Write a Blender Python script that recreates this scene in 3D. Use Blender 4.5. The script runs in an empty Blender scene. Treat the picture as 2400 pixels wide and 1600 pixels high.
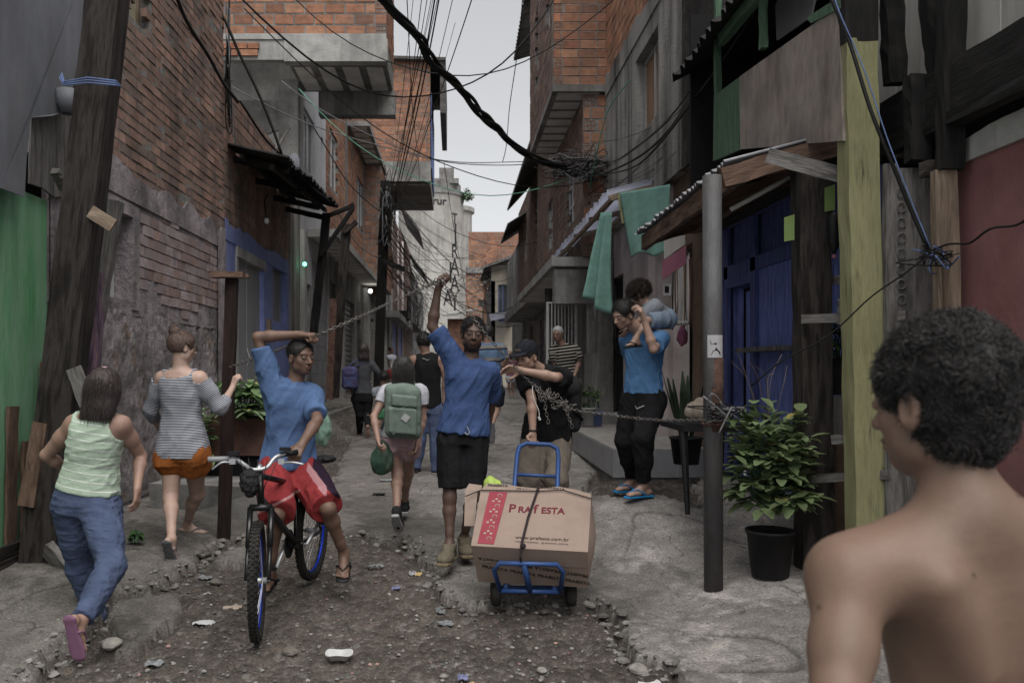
import bpy, math, random
import numpy as np
from mathutils import Vector, Matrix
R = math.radians
SC = bpy.context.scene
COL = SC.collection
F = 2000.0; VX = 1065.0; VY = 865.0; HC = 1.45   # focal length in photo pixels, vanishing point of the alley, eye height
# ---------------------------------------------------------------- camera
cam = bpy.data.cameras.new('camera'); cam_o = bpy.data.objects.new('camera', cam); COL.objects.link(cam_o)
cam_o.location = (0, 0, HC); cam_o.rotation_euler = (R(90), 0, 0)
cam.sensor_width = 36; cam.lens = 36 * F / 2400
cam.shift_x = (1200 - VX) / 2400; cam.shift_y = (VY - 800) / 2400
cam.clip_start = .05; cam.clip_end = 2000
cam.dof.use_dof = True; cam.dof.focus_distance = 6.2; cam.dof.aperture_fstop = 5.0
SC.camera = cam_o
# ---------------------------------------------------------------- sky and sun
world = bpy.data.worlds.new('World'); SC.world = world; world.use_nodes = True
nt = world.node_tree; nt.nodes.clear()
sky = nt.nodes.new('ShaderNodeTexSky'); sky.sky_type = 'NISHITA'; sky.sun_disc = False
sky.sun_elevation = R(62); sky.sun_rotation = R(168); sky.air_density = 1.0; sky.dust_density = .6; sky.ozone_density = 1.0
hs = nt.nodes.new('ShaderNodeHueSaturation'); hs.inputs['Saturation'].default_value = .12
bg = nt.nodes.new('ShaderNodeBackground'); bg.inputs['Strength'].default_value = .069
wo = nt.nodes.new('ShaderNodeOutputWorld')
nt.links.new(sky.outputs[0], hs.inputs['Color']); mxs = nt.nodes.new('ShaderNodeMix'); mxs.data_type = 'RGBA'; mxs.inputs[0].default_value = .5; mxs.inputs[7].default_value = (3.15, 3.17, 3.25, 1)   # even cloud cover over the clear-sky model
nt.links.new(hs.outputs[0], mxs.inputs[6]); nt.links.new(mxs.outputs[2], bg.inputs[0]); nt.links.new(bg.outputs[0], wo.inputs[0])
sun = bpy.data.lights.new('sun', 'SUN'); sun.energy = 1.5; sun.angle = R(60); sun.color = (1, .97, .93)
sun_o = bpy.data.objects.new('sun', sun); COL.objects.link(sun_o)
sun_o.rotation_euler = (R(28), 0, R(12))
SC.view_settings.view_transform = 'Standard'; SC.view_settings.look = 'None'
SC.view_settings.exposure = 1.35; SC.view_settings.gamma = 1
SC.cycles.max_bounces = 8; SC.cycles.diffuse_bounces = 7; SC.cycles.glossy_bounces = 2; SC.cycles.transmission_bounces = 4
SC.cycles.transparent_max_bounces = 6
rnd = random.Random(7)

# ---------------------------------------------------------------- placing helpers
def P(px, py, Y):
    'the point at depth Y that the photo shows at px, py'
    return Vector(((px - VX) * Y / F, Y, HC - (py - VY) * Y / F))
def PX(px, py, X):
    'the same on the plane of a side wall at X'
    return P(px, py, X * F / (px - VX))
def sst(a, b, x):
    t = np.clip((x - a) / (b - a), 0, 1); return t * t * (3 - 2 * t)
GY = np.array([0, 4, 5, 6, 8, 10, 14, 20, 30, 60, 130.]); GZ = np.array([-.1, -.03, .0, .07, .16, .21, .36, .46, .55, .7, .8])
def ground0(x, y):
    z = np.interp(y, GY, GZ)
    z = z + .33 * sst(.35, 1.5, x) * sst(5.5, 7.0, y) * (1 - sst(7.6, 9.2, y)) + .12 * sst(1.2, 2.2, x) * sst(4, 5.4, y) * (1 - sst(5.4, 6.2, y))
    z = z + .22 * sst(-1.9, -2.6, x) * sst(9, 12, y) + .12 * sst(-1.6, -2.6, x) * sst(4.5, 5.5, y) * (1 - sst(7, 10, y))
    return z
def gz(x, y): return float(ground0(np.float64(x), np.float64(y)))

# ---------------------------------------------------------------- objects
def tag(o, label=None, cat=None, group=None, kind=None):
    if label: o['label'] = label
    if cat: o['category'] = cat
    if group: o['group'] = group
    if kind: o['kind'] = kind
    return o
def thing(name, label, cat, loc=(0, 0, 0), group=None):
    o = bpy.data.objects.new(name, None); COL.objects.link(o); o.location = loc; o.empty_display_size = .1
    return tag(o, label, cat, group)
def wloc(o):
    v = Vector((0, 0, 0))
    while o is not None: v += o.location; o = o.parent
    return v
def link_mesh(name, me, parent=None, loc=None):
    'mesh in world coordinates -> object under its parent'
    o = bpy.data.objects.new(name, me); COL.objects.link(o)
    if parent is not None: o.parent = parent; off = wloc(parent)
    else: off = Vector(loc) if loc is not None else Vector((0, 0, 0)); o.location = off
    me.transform(Matrix.Translation(-off))
    return o

def vnoise(p, seed=0):
    'smooth value noise, p (N,3) -> -1..1'
    i = np.floor(p).astype(np.int64); f = p - i; f = f * f * (3 - 2 * f); r = 0
    for dx in (0, 1):
        wx = f[:, 0] if dx else 1 - f[:, 0]
        for dy in (0, 1):
            wy = f[:, 1] if dy else 1 - f[:, 1]
            for dz in (0, 1):
                wz = f[:, 2] if dz else 1 - f[:, 2]
                h = ((i[:, 0] + dx) * 374761393 + (i[:, 1] + dy) * 668265263 + (i[:, 2] + dz) * 2147483647 + seed * 1274126177) & 0x7fffffff
                h = ((h ^ (h >> 13)) * 1274126177) & 0x7fffffff; h = h ^ (h >> 16)
                r = r + wx * wy * wz * ((h & 0xffff) / 32767.5 - 1)
    return r
def fbm(p, o=3, seed=0):
    r = 0; a = 1
    for k in range(o): r = r + a * vnoise(p * 2 ** k, seed + k); a *= .5
    return r

class MB:
    'collects faces of one mesh object; uv in metres'
    def __init__(s): s.v = []; s.f = []; s.uv = []; s.mi = []; s.col = []; s.m = 0; s.c = None; s.ms = []
    def face(s, pts, uv=None):
        n = len(s.v); s.v += [tuple(p) for p in pts]; s.f.append(tuple(range(n, n + len(pts))))
        if uv is None:
            a = Vector(pts[1]) - Vector(pts[0]); b = Vector(pts[-1]) - Vector(pts[0]); nn = a.cross(b); q = [abs(c) for c in nn]
            k = q.index(max(q)); ax = ((1, 2), (0, 2), (0, 1))[k]
            uv = [(p[ax[0]], p[ax[1]]) for p in pts]
        s.uv += uv; s.mi.append(s.m); s.col += [s.c or (1, 1, 1)] * len(pts)
    def grid(s, g, uvg=None, close=False, caps=False):
        'g: rows of points; shared vertices'
        n0 = len(s.v); nr = len(g); nc = len(g[0])
        for row in g: s.v += [tuple(p) for p in row]
        for i in range(nr - 1):
            for j in range(nc if close else nc - 1):
                j2 = (j + 1) % nc
                s.f.append((n0 + i * nc + j, n0 + i * nc + j2, n0 + (i + 1) * nc + j2, n0 + (i + 1) * nc + j))
                if uvg is not None: a = [uvg(i, j), uvg(i, j + 1), uvg(i + 1, j + 1), uvg(i + 1, j)]
                else: a = [(j * .05, i * .05), ((j + 1) * .05, i * .05), ((j + 1) * .05, (i + 1) * .05), (j * .05, (i + 1) * .05)]
                s.uv += a; s.mi.append(s.m); s.col += [s.c or (1, 1, 1)] * 4
        if caps:
            for i, rev in ((0, True), (nr - 1, False)):
                idx = [n0 + i * nc + j for j in range(nc)]
                if rev: idx.reverse()
                s.f.append(tuple(idx)); s.uv += [(.1, .1)] * nc; s.mi.append(s.m); s.col += [s.c or (1, 1, 1)] * nc
    def box(s, c, d, ax=None, jit=0):
        'c centre, d full sizes, ax three axis vectors'
        c = Vector(c); ax = ax or (Vector((1, 0, 0)), Vector((0, 1, 0)), Vector((0, 0, 1)))
        h = [x / 2 for x in d]
        def q(i, j, k):
            p = c + ax[0] * (h[0] * i) + ax[1] * (h[1] * j) + ax[2] * (h[2] * k)
            if jit: p = p + Vector((rnd.uniform(-jit, jit), rnd.uniform(-jit, jit), rnd.uniform(-jit, jit)))
            return p
        V = {(i, j, k): q(i, j, k) for i in (-1, 1) for j in (-1, 1) for k in (-1, 1)}
        fs = [((-1, -1, -1), (-1, -1, 1), (-1, 1, 1), (-1, 1, -1)), ((1, -1, -1), (1, 1, -1), (1, 1, 1), (1, -1, 1)),
              ((-1, -1, -1), (1, -1, -1), (1, -1, 1), (-1, -1, 1)), ((-1, 1, -1), (-1, 1, 1), (1, 1, 1), (1, 1, -1)),
              ((-1, -1, -1), (-1, 1, -1), (1, 1, -1), (1, -1, -1)), ((-1, -1, 1), (1, -1, 1), (1, 1, 1), (-1, 1, 1))]
        L = d.index(max(d)) if isinstance(d, (list, tuple)) else 2
        w = [k for k in range(3) if k != L]; o0 = rnd.random() * 3
        for k, fc in enumerate(fs):
            fx = k // 2
            uu = [x for x in (0, 1, 2) if x != fx]
            if L in uu: u_, v_ = [x for x in uu if x != L][0], L
            else: u_, v_ = uu
            s.face([V[t] for t in fc], [(t[u_] * h[u_] + o0 + fx, t[v_] * h[v_] + o0) for t in fc])
    def wbox(s, x0, x1, y0, y1, z0, z1):
        'axis box with world uv'
        X = (x0, x1); Y = (y0, y1); Z = (z0, z1)
        p = lambda i, j, k: (X[i], Y[j], Z[k])
        for fc in (((0, 0, 0), (0, 0, 1), (0, 1, 1), (0, 1, 0)), ((1, 0, 0), (1, 1, 0), (1, 1, 1), (1, 0, 1)), ((0, 0, 0), (1, 0, 0), (1, 0, 1), (0, 0, 1)),
                   ((0, 1, 0), (0, 1, 1), (1, 1, 1), (1, 1, 0)), ((0, 0, 0), (0, 1, 0), (1, 1, 0), (1, 0, 0)), ((0, 0, 1), (1, 0, 1), (1, 1, 1), (0, 1, 1))):
            s.face([p(*t) for t in fc])
    def beam(s, a, b, w, h, up=(0, 0, 1), jit=.006, n=8, taper=1.0):
        'rough timber from a to b, w sideways, h along up'
        a = Vector(a); b = Vector(b); t = (b - a); L = t.length; t.normalize()
        up = Vector(up); sd = t.cross(up)
        if sd.length < .05: sd = t.cross(Vector((0, 1, 0)))
        sd.normalize(); u = sd.cross(t)
        rows = []; o0 = rnd.random() * 5
        c = [(-1, -1), (-.1, -1.0), (1, -1), (1, 0), (1, 1), (.1, 1.0), (-1, 1), (-1, 0)]
        for i in range(n + 1):
            k = i / n; sc = 1 + (taper - 1) * k; p = a + t * (L * k)
            rows.append([p + sd * (x * w / 2 * sc + rnd.uniform(-jit, jit)) + u * (y * h / 2 * sc + rnd.uniform(-jit, jit)) for x, y in c])
        per = [0, w * .45, w, w + h / 2, w + h, w * 1.55 + h, 2 * w + h, 2 * w + 1.5 * h, 2 * (w + h)]
        s.grid(rows, lambda i, j: (per[j] + o0, L * i / n + o0), close=True, caps=True)
    def tube(s, pts, r, n=6, caps=True, flat=None):
        pts = [Vector(p) for p in pts]; rows = []; pr = None; L = 0; Ls = [0]
        for i in range(1, len(pts)): L += (pts[i] - pts[i - 1]).length; Ls.append(L)
        for i, p in enumerate(pts):
            t = (pts[min(i + 1, len(pts) - 1)] - pts[max(i - 1, 0)])
            if t.length < 1e-9: t = Vector((0, 0, 1))
            t.normalize()
            if pr is None: pr = t.orthogonal().normalized()
            pr = (pr - t * pr.dot(t))
            if pr.length < 1e-6: pr = t.orthogonal()
            pr.normalize(); q = t.cross(pr); rr = r[i] if isinstance(r, (list, tuple)) else r
            rows.append([p + (pr * math.cos(2 * math.pi * k / n) + q * math.sin(2 * math.pi * k / n)) * rr for k in range(n)])
        s.grid(rows, lambda i, j: (j / n * 2 * math.pi * .05, Ls[i]), close=True, caps=caps)
    def lathe(s, c, prof, n=16, ax=None):
        c = Vector(c); ax = ax or (Vector((1, 0, 0)), Vector((0, 1, 0)), Vector((0, 0, 1)))
        rows = [[c + ax[2] * z + (ax[0] * math.cos(2 * math.pi * k / n) + ax[1] * math.sin(2 * math.pi * k / n)) * r for k in range(n)] for r, z in prof]
        s.grid(rows, lambda i, j: (j / n, prof[i][1]), close=True, caps=True)
    def slab(s, pts, nrm, th):
        'flat polygon with thickness'
        n = Vector(nrm).normalized() * th; a = [Vector(p) for p in pts]; b = [p - n for p in a]
        s.face(a); s.face(list(reversed(b)))
        for i in range(len(a)):
            j = (i + 1) % len(a); s.face([a[i], b[i], b[j], a[j]])
    def sph(s, c, r, n=8, m=6, sc=(1, 1, 1)):
        c = Vector(c); rows = []
        for i in range(m + 1):
            t = math.pi * i / m; rr = max(math.sin(t), .02)
            rows.append([c + Vector((math.cos(2 * math.pi * k / n) * rr * sc[0], math.sin(2 * math.pi * k / n) * rr * sc[1], -math.cos(t) * sc[2])) * r for k in range(n)])
        s.grid(rows, None, close=True, caps=True)
    def build(s, name, mat, parent=None, smooth=False, loc=None, bev=0):
        me = bpy.data.meshes.new(name); me.from_pydata(s.v, [], s.f)
        uv = me.uv_layers.new(name='UVMap'); uv.data.foreach_set('uv', np.array(s.uv, dtype=np.float32).ravel())
        if any(c != (1, 1, 1) for c in s.col[:1]) or len(set(s.col)) > 1:
            ca = me.color_attributes.new('Col', 'FLOAT_COLOR', 'CORNER')
            ca.data.foreach_set('color', np.hstack([np.array(s.col, dtype=np.float32), np.ones((len(s.col), 1), np.float32)]).ravel())
        for m in (mat if isinstance(mat, (list, tuple)) else [mat]): me.materials.append(m)
        me.polygons.foreach_set('material_index', np.array(s.mi, dtype=np.int32))
        if smooth: me.polygons.foreach_set('use_smooth', np.ones(len(me.polygons), dtype=bool))
        if loc is None and parent is None:
            lo = [min(p[k] for p in s.v) for k in range(3)]; hi = [max(p[k] for p in s.v) for k in range(3)]
            loc = ((lo[0] + hi[0]) / 2, (lo[1] + hi[1]) / 2, lo[2])
        me.update(); o = link_mesh(name, me, parent, loc)
        if bev: m = o.modifiers.new('b', 'BEVEL'); m.width = bev; m.segments = 1; m.limit_method = 'ANGLE'
        return o

# ---------------------------------------------------------------- materials
MATS = {}
def lin(h):
    h = h.lstrip('#'); return tuple(((int(h[i:i + 2], 16) / 255 + .055) / 1.055) ** 2.4 if int(h[i:i + 2], 16) > 10 else int(h[i:i + 2], 16) / 255 / 12.92 for i in (0, 2, 4))
def mat(name, cols, scale=3.0, rough=.85, bump=.3, bscale=None, coord='Object', st=(1, 1, 1), metal=0, spec=.25, big=None, bigscale=.7, bigw=.5,
        attr=False, pos=None, bdist=.004, detail=8, contrast=(.3, .7), sss=0, trans=0, alpha=1, stripes=None, extra=None, drip=None, sat=.72, transl=0):
    'colour ramp over noise; big: a second colour in broad stains; drip: dark vertical streaks'
    m = bpy.data.materials.new(name); m.use_nodes = True; t = m.node_tree; N = t.nodes; L = t.links; b = N['Principled BSDF']
    tc = N.new('ShaderNodeTexCoord'); mp = N.new('ShaderNodeMapping'); mp.inputs['Scale'].default_value = st
    L.new(tc.outputs[coord], mp.inputs[0])
    no = N.new('ShaderNodeTexNoise'); no.inputs['Scale'].default_value = scale; no.inputs['Detail'].default_value = detail; no.inputs['Roughness'].default_value = .65
    L.new(mp.outputs[0], no.inputs['Vector'])
    cr = N.new('ShaderNodeValToRGB'); L.new(no.outputs[0], cr.inputs[0]); e = cr.color_ramp.elements
    cols = [c if isinstance(c, tuple) else lin(c) for c in cols]
    ps = pos or [contrast[0] + (contrast[1] - contrast[0]) * i / max(1, len(cols) - 1) for i in range(len(cols))]
    while len(e) < len(cols): e.new(.5)
    for i, c in enumerate(cols): e[i].position = ps[i]; e[i].color = (*c, 1)
    if len(cols) == 1: e[1].color = (*cols[0], 1)
    out = cr.outputs[0]
    def mix(fac, a, bb, mode='MIX'):
        x = N.new('ShaderNodeMix'); x.data_type = 'RGBA'; x.blend_type = mode
        if isinstance(fac, float): x.inputs[0].default_value = fac
        else: L.new(fac, x.inputs[0])
        L.new(a, x.inputs[6])
        if isinstance(bb, tuple): x.inputs[7].default_value = (*bb, 1)
        else: L.new(bb, x.inputs[7])
        return x.outputs[2]
    def nz(sc, st_, lo, hi, co='Object', det=6):
        m2 = N.new('ShaderNodeMapping'); m2.inputs['Scale'].default_value = st_; L.new(tc.outputs[co], m2.inputs[0])
        n2 = N.new('ShaderNodeTexNoise'); n2.inputs['Scale'].default_value = sc; n2.inputs['Detail'].default_value = det; n2.inputs['Roughness'].default_value = .7
        L.new(m2.outputs[0], n2.inputs['Vector'])
        r2 = N.new('ShaderNodeMapRange'); r2.inputs[1].default_value = lo; r2.inputs[2].default_value = hi; L.new(n2.outputs[0], r2.inputs[0])
        return r2.outputs[0]
    if attr:
        at = N.new('ShaderNodeAttribute'); at.attribute_name = 'Col'; out = mix(1.0, out, at.outputs['Color'], 'MULTIPLY')
    if stripes:   # (period, duty, colour) along attribute h
        for per, duty, colr, ph in stripes:
            ah = N.new('ShaderNodeAttribute'); ah.attribute_name = 'h'
            q = N.new('ShaderNodeMath'); q.operation = 'MULTIPLY_ADD'; q.inputs[1].default_value = 1 / per; q.inputs[2].default_value = 100 + ph; L.new(ah.outputs['Fac'], q.inputs[0])
            w = N.new('ShaderNodeMath'); w.operation = 'FRACT'; L.new(q.outputs[0], w.inputs[0])
            g = N.new('ShaderNodeMath'); g.operation = 'LESS_THAN'; g.inputs[1].default_value = duty; L.new(w.outputs[0], g.inputs[0])
            out = mix(g.outputs[0], out, lin(colr) if isinstance(colr, str) else colr)
    if big:
        f = nz(bigscale, (1, 1, 1), .42, .62)
        sc = N.new('ShaderNodeMath'); sc.operation = 'MULTIPLY'; sc.inputs[1].default_value = bigw; L.new(f, sc.inputs[0])
        out = mix(sc.outputs[0], out, big if isinstance(big, tuple) else lin(big))
    if drip:
        f = nz(1.0, (2.2, 2.2, .22), .45, .68)
        sc = N.new('ShaderNodeMath'); sc.operation = 'MULTIPLY'; sc.inputs[1].default_value = drip[1]; L.new(f, sc.inputs[0])
        out = mix(sc.outputs[0], out, lin(drip[0]))
    if extra: out = extra(t, out, tc, mix, nz)
    hsv = N.new('ShaderNodeHueSaturation'); hsv.inputs['Saturation'].default_value = sat; L.new(out, hsv.inputs['Color']); out = hsv.outputs[0]
    L.new(out, b.inputs['Base Color'])
    b.inputs['Roughness'].default_value = rough; b.inputs['Metallic'].default_value = metal
    b.inputs['Specular IOR Level'].default_value = spec
    if sss: b.inputs['Subsurface Weight'].default_value = sss; b.inputs['Subsurface Radius'].default_value = (.012, .005, .003); b.inputs['Subsurface Scale'].default_value = 1
    if trans: b.inputs['Transmission Weight'].default_value = trans
    if alpha < 1: b.inputs['Alpha'].default_value = alpha
    if transl:
        tb = N.new('ShaderNodeBsdfTranslucent'); L.new(out, tb.inputs[0]); mx = N.new('ShaderNodeMixShader'); mx.inputs[0].default_value = transl; o_ = N['Material Output']; L.new(b.outputs[0], mx.inputs[1]); L.new(tb.outputs[0], mx.inputs[2]); L.new(mx.outputs[0], o_.inputs[0])
    if bump:
        n3 = N.new('ShaderNodeTexNoise'); n3.inputs['Scale'].default_value = bscale or scale * 4; n3.inputs['Detail'].default_value = 8; n3.inputs['Roughness'].default_value = .7
        L.new(mp.outputs[0], n3.inputs['Vector'])
        bp = N.new('ShaderNodeBump'); bp.inputs['Strength'].default_value = bump; bp.inputs['Distance'].default_value = bdist * 5
        L.new(n3.outputs[0], bp.inputs['Height']); L.new(bp.outputs[0], b.inputs['Normal'])
    MATS[name] = m
    return m
# ---------------------------------------------------------------- figures: implicit surfaces turned into one continuous mesh
def nrm(v): v = np.asarray(v, float); return v / (np.linalg.norm(v) + 1e-12)
A = lambda v: np.array(v, float)
class Sdf:
    def __init__(s): s.p = []
    def add(s, fn, c, br, k=.02, op='u'): s.p.append((fn, A(c), br, k, op)); return s
    def cone(s, a, b, ra, rb, k=.02, op='u'):
        a = A(a); b = A(b); ba = b - a; l2 = max(ba @ ba, 1e-9)
        def f(p):
            pa = p - a; h = np.clip(pa @ ba / l2, 0, 1); return np.linalg.norm(pa - h[:, None] * ba, axis=1) - (ra + (rb - ra) * h)
        return s.add(f, (a + b) / 2, math.sqrt(l2) / 2 + max(ra, rb), k, op)
    def ell(s, c, r, ax=None, k=.02, op='u'):
        c = A(c); r = A(r); M = np.eye(3) if ax is None else np.array(ax)
        def f(p):
            q = (p - c) @ M.T; k0 = np.linalg.norm(q / r, axis=1); k1 = np.linalg.norm(q / (r * r), axis=1) + 1e-9; return k0 * (k0 - 1) / k1
        return s.add(f, c, max(r), k, op)
    def loft(s, st, side, front, k=.02, op='u', e=2.4, capr=.02):
        'st: list of (centre, half width, half depth)'
        C = np.array([A(q[0]) for q in st]); side = nrm(side); ax = nrm(C[-1] - C[0]); front = nrm(A(front) - (A(front) @ ax) * ax); side = nrm(np.cross(ax, front)) * np.sign(np.cross(ax, front) @ side)
        t = (C - C[0]) @ ax; a = np.array([q[1] for q in st]); b = np.array([q[2] for q in st]); cs = (C - C[0]) @ side; cf = (C - C[0]) @ front
        def sm(x, xs, ys):
            y = np.interp(x, xs, ys); d = .02; return (y + np.interp(x - d, xs, ys) + np.interp(x + d, xs, ys)) / 3
        def f(p):
            q = p - C[0]; h = q @ ax; x = (q @ side - sm(h, t, cs)) ; y = (q @ front - sm(h, t, cf)); aa = sm(h, t, a); bb = sm(h, t, b)
            rho = (np.abs(x / aa) ** e + np.abs(y / bb) ** e) ** (1 / e)
            d = (rho - 1) * np.minimum(aa, bb); dz = np.maximum(-h, h - t[-1])
            dd = np.maximum(d, dz); m = (d > -capr) & (dz > -capr)
            return np.where(m, np.sqrt(np.maximum(d + capr, 0) ** 2 + np.maximum(dz + capr, 0) ** 2) - capr, dd)
        return s.add(f, C.mean(0), np.linalg.norm(C[-1] - C[0]) / 2 + max(a.max(), b.max()) * 1.2, k, op)
    def plane(s, c, n, k=.005):
        'keep the side n points away from'
        c = A(c); n = nrm(n); return s.add(lambda p: (p - c) @ n, c, 1e9, k, 'i')
    def cut(s, fn, c, br, k=.005): return s.add(fn, c, br, k, 's')
    def ev(s, p, c, hr):
        d = np.full(len(p), 1.0)
        for fn, pc, br, k, op in s.p:
            if op != 'i' and np.linalg.norm(pc - c) - br > hr + k + .03: continue
            q = fn(p)
            if op == 'u':
                h = np.maximum(k - np.abs(d - q), 0) / max(k, 1e-6); d = np.minimum(d, q) - h * h * k * .25
            else:
                if op == 's': q = -q
                h = np.maximum(k - np.abs(d - q), 0) / max(k, 1e-6); d = np.maximum(d, q) + h * h * k * .25
        return d
    def bbox(s):
        P_ = [(pc, br) for fn, pc, br, k, op in s.p if op == 'u']
        return np.min([c - b for c, b in P_], 0), np.max([c + b for c, b in P_], 0)
    def mesh(s, h, disp=None):
        lo, hi = s.bbox(); lo = lo - .03; B = 12; n = np.ceil((hi - lo + .03) / h / B).astype(int) * B
        D = np.full(n + 1, 1.0, np.float32); hr = h * B * .5 * 1.74; g = np.arange(B + 1) * h
        gx, gy, gz_ = np.meshgrid(g, g, g, indexing='ij'); base = np.stack([gx.ravel(), gy.ravel(), gz_.ravel()], 1)
        U = [(pc, br) for fn, pc, br, k, op in s.p if op == 'u']; UC = np.array([u[0] for u in U]); UB = np.array([u[1] for u in U])
        for i in range(0, n[0], B):
            for j in range(0, n[1], B):
                for k in range(0, n[2], B):
                    o = lo + A((i, j, k)) * h; c = o + h * B / 2
                    if (np.linalg.norm(UC - c, axis=1) - UB).min() > hr + .03: continue
                    dc = s.ev(c[None], c, hr)[0]
                    if abs(dc) > hr + .035 and dc < .9: D[i:i + B + 1, j:j + B + 1, k:k + B + 1] = dc; continue
                    p = base + o; d = s.ev(p, c, hr)
                    if disp is not None:
                        near = np.abs(d) < .05
                        if near.any(): d[near] += disp(p[near])
                    D[i:i + B + 1, j:j + B + 1, k:k + B + 1] = d.reshape(B + 1, B + 1, B + 1)
        return surfnets(D, lo, h)
def surfnets(D, lo, h):
    ins = D < 0; nx, ny, nz = D.shape
    cnt = sum(ins[a:nx - 1 + a, b:ny - 1 + b, c:nz - 1 + c].astype(np.int8) for a in (0, 1) for b in (0, 1) for c in (0, 1))
    act = (cnt > 0) & (cnt < 8); idx = np.argwhere(act)
    if len(idx) == 0: return np.zeros((0, 3)), np.zeros((0, 4), int)
    vid = np.full(act.shape, -1, np.int32); vid[act] = np.arange(len(idx))
    i, j, k = idx.T; S = np.zeros((len(idx), 3)); W = np.zeros(len(idx))
    cor = [(a, b, c) for a in (0, 1) for b in (0, 1) for c in (0, 1)]
    cd = {q: D[i + q[0], j + q[1], k + q[2]] for q in cor}
    for q in cor:
        for ax in range(3):
            if q[ax] == 0:
                r = list(q); r[ax] = 1; r = tuple(r); d0 = cd[q]; d1 = cd[r]; m = (d0 < 0) != (d1 < 0)
                t = np.where(m, d0 / np.where(m, d0 - d1, 1), 0); pt = np.tile(A(q), (len(idx), 1)); pt[:, ax] = t
                S += pt * m[:, None]; W += m
    V = (idx + S / W[:, None]) * h + lo
    Fs = []
    for ax in range(3):
        sl0 = [slice(1, -1)] * 3; sl1 = [slice(1, -1)] * 3
        e0 = ins; m = [slice(None)] * 3; n_ = [slice(None)] * 3; m[ax] = slice(0, -1); n_[ax] = slice(1, None)
        ch = e0[tuple(m)] != e0[tuple(n_)]; q = np.argwhere(ch); u, v = [x for x in range(3) if x != ax]
        if ax == 1: u, v = v, u
        ok = (q[:, u] > 0) & (q[:, v] > 0) & (q[:, u] < D.shape[u] - 1) & (q[:, v] < D.shape[v] - 1); q = q[ok]
        def cell(du, dv): c = q.copy(); c[:, u] -= du; c[:, v] -= dv; return vid[c[:, 0], c[:, 1], c[:, 2]]
        f = np.stack([cell(0, 0), cell(1, 0), cell(1, 1), cell(0, 1)], 1)
        inn = ins[q[:, 0], q[:, 1], q[:, 2]]; f[~inn] = f[~inn][:, ::-1]; Fs.append(f)
    Fc = np.concatenate(Fs); Fc = Fc[(Fc >= 0).all(1)]
    return V, Fc
def sdf_obj(name, sd, h, m, parent, disp=None, colf=None, hf=None, extra=None, smooth_it=1):
    V, Fc = sd.mesh(h, disp)
    nb = len(V); faces = Fc; mi = np.zeros(len(Fc), np.int32)
    vs = [V]; fl = Fc.tolist(); mi = mi.tolist()
    if extra:
        for ev_, ef, em in extra:
            o = sum(len(x) for x in vs); vs.append(np.array(ev_)); fl += [[a + o for a in f] for f in ef]; mi += [em] * len(ef)
    AV = np.concatenate(vs)
    me = bpy.data.meshes.new(name); me.from_pydata(AV.tolist(), [], fl)
    me.polygons.foreach_set('use_smooth', np.ones(len(fl), bool)); me.polygons.foreach_set('material_index', np.array(mi, np.int32))
    for q in (m if isinstance(m, (list, tuple)) else [m]): me.materials.append(q)
    if colf is not None:
        c = np.ones((len(AV), 4), np.float32); c[:, :3] = colf(AV); ca = me.color_attributes.new('Col', 'FLOAT_COLOR', 'POINT'); ca.data.foreach_set('color', c.ravel())
    if hf is not None:
        at = me.attributes.new('h', 'FLOAT', 'POINT'); at.data.foreach_set('value', hf(AV).astype(np.float32))
    me.update(); return link_mesh(name, me, parent)
def uvsphere(c, r, ax, n=12, m=8):
    V = []; Fc = []
    for i in range(m + 1):
        t = math.pi * i / m
        for k in range(n): V.append(A(c) + (ax[0] * math.cos(2 * math.pi * k / n) * math.sin(t) + ax[2] * math.sin(2 * math.pi * k / n) * math.sin(t) + ax[1] * math.cos(t)) * r)
    for i in range(m):
        for k in range(n): Fc.append([i * n + k, i * n + (k + 1) % n, (i + 1) * n + (k + 1) % n, (i + 1) * n + k])
    return V, Fc

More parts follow.
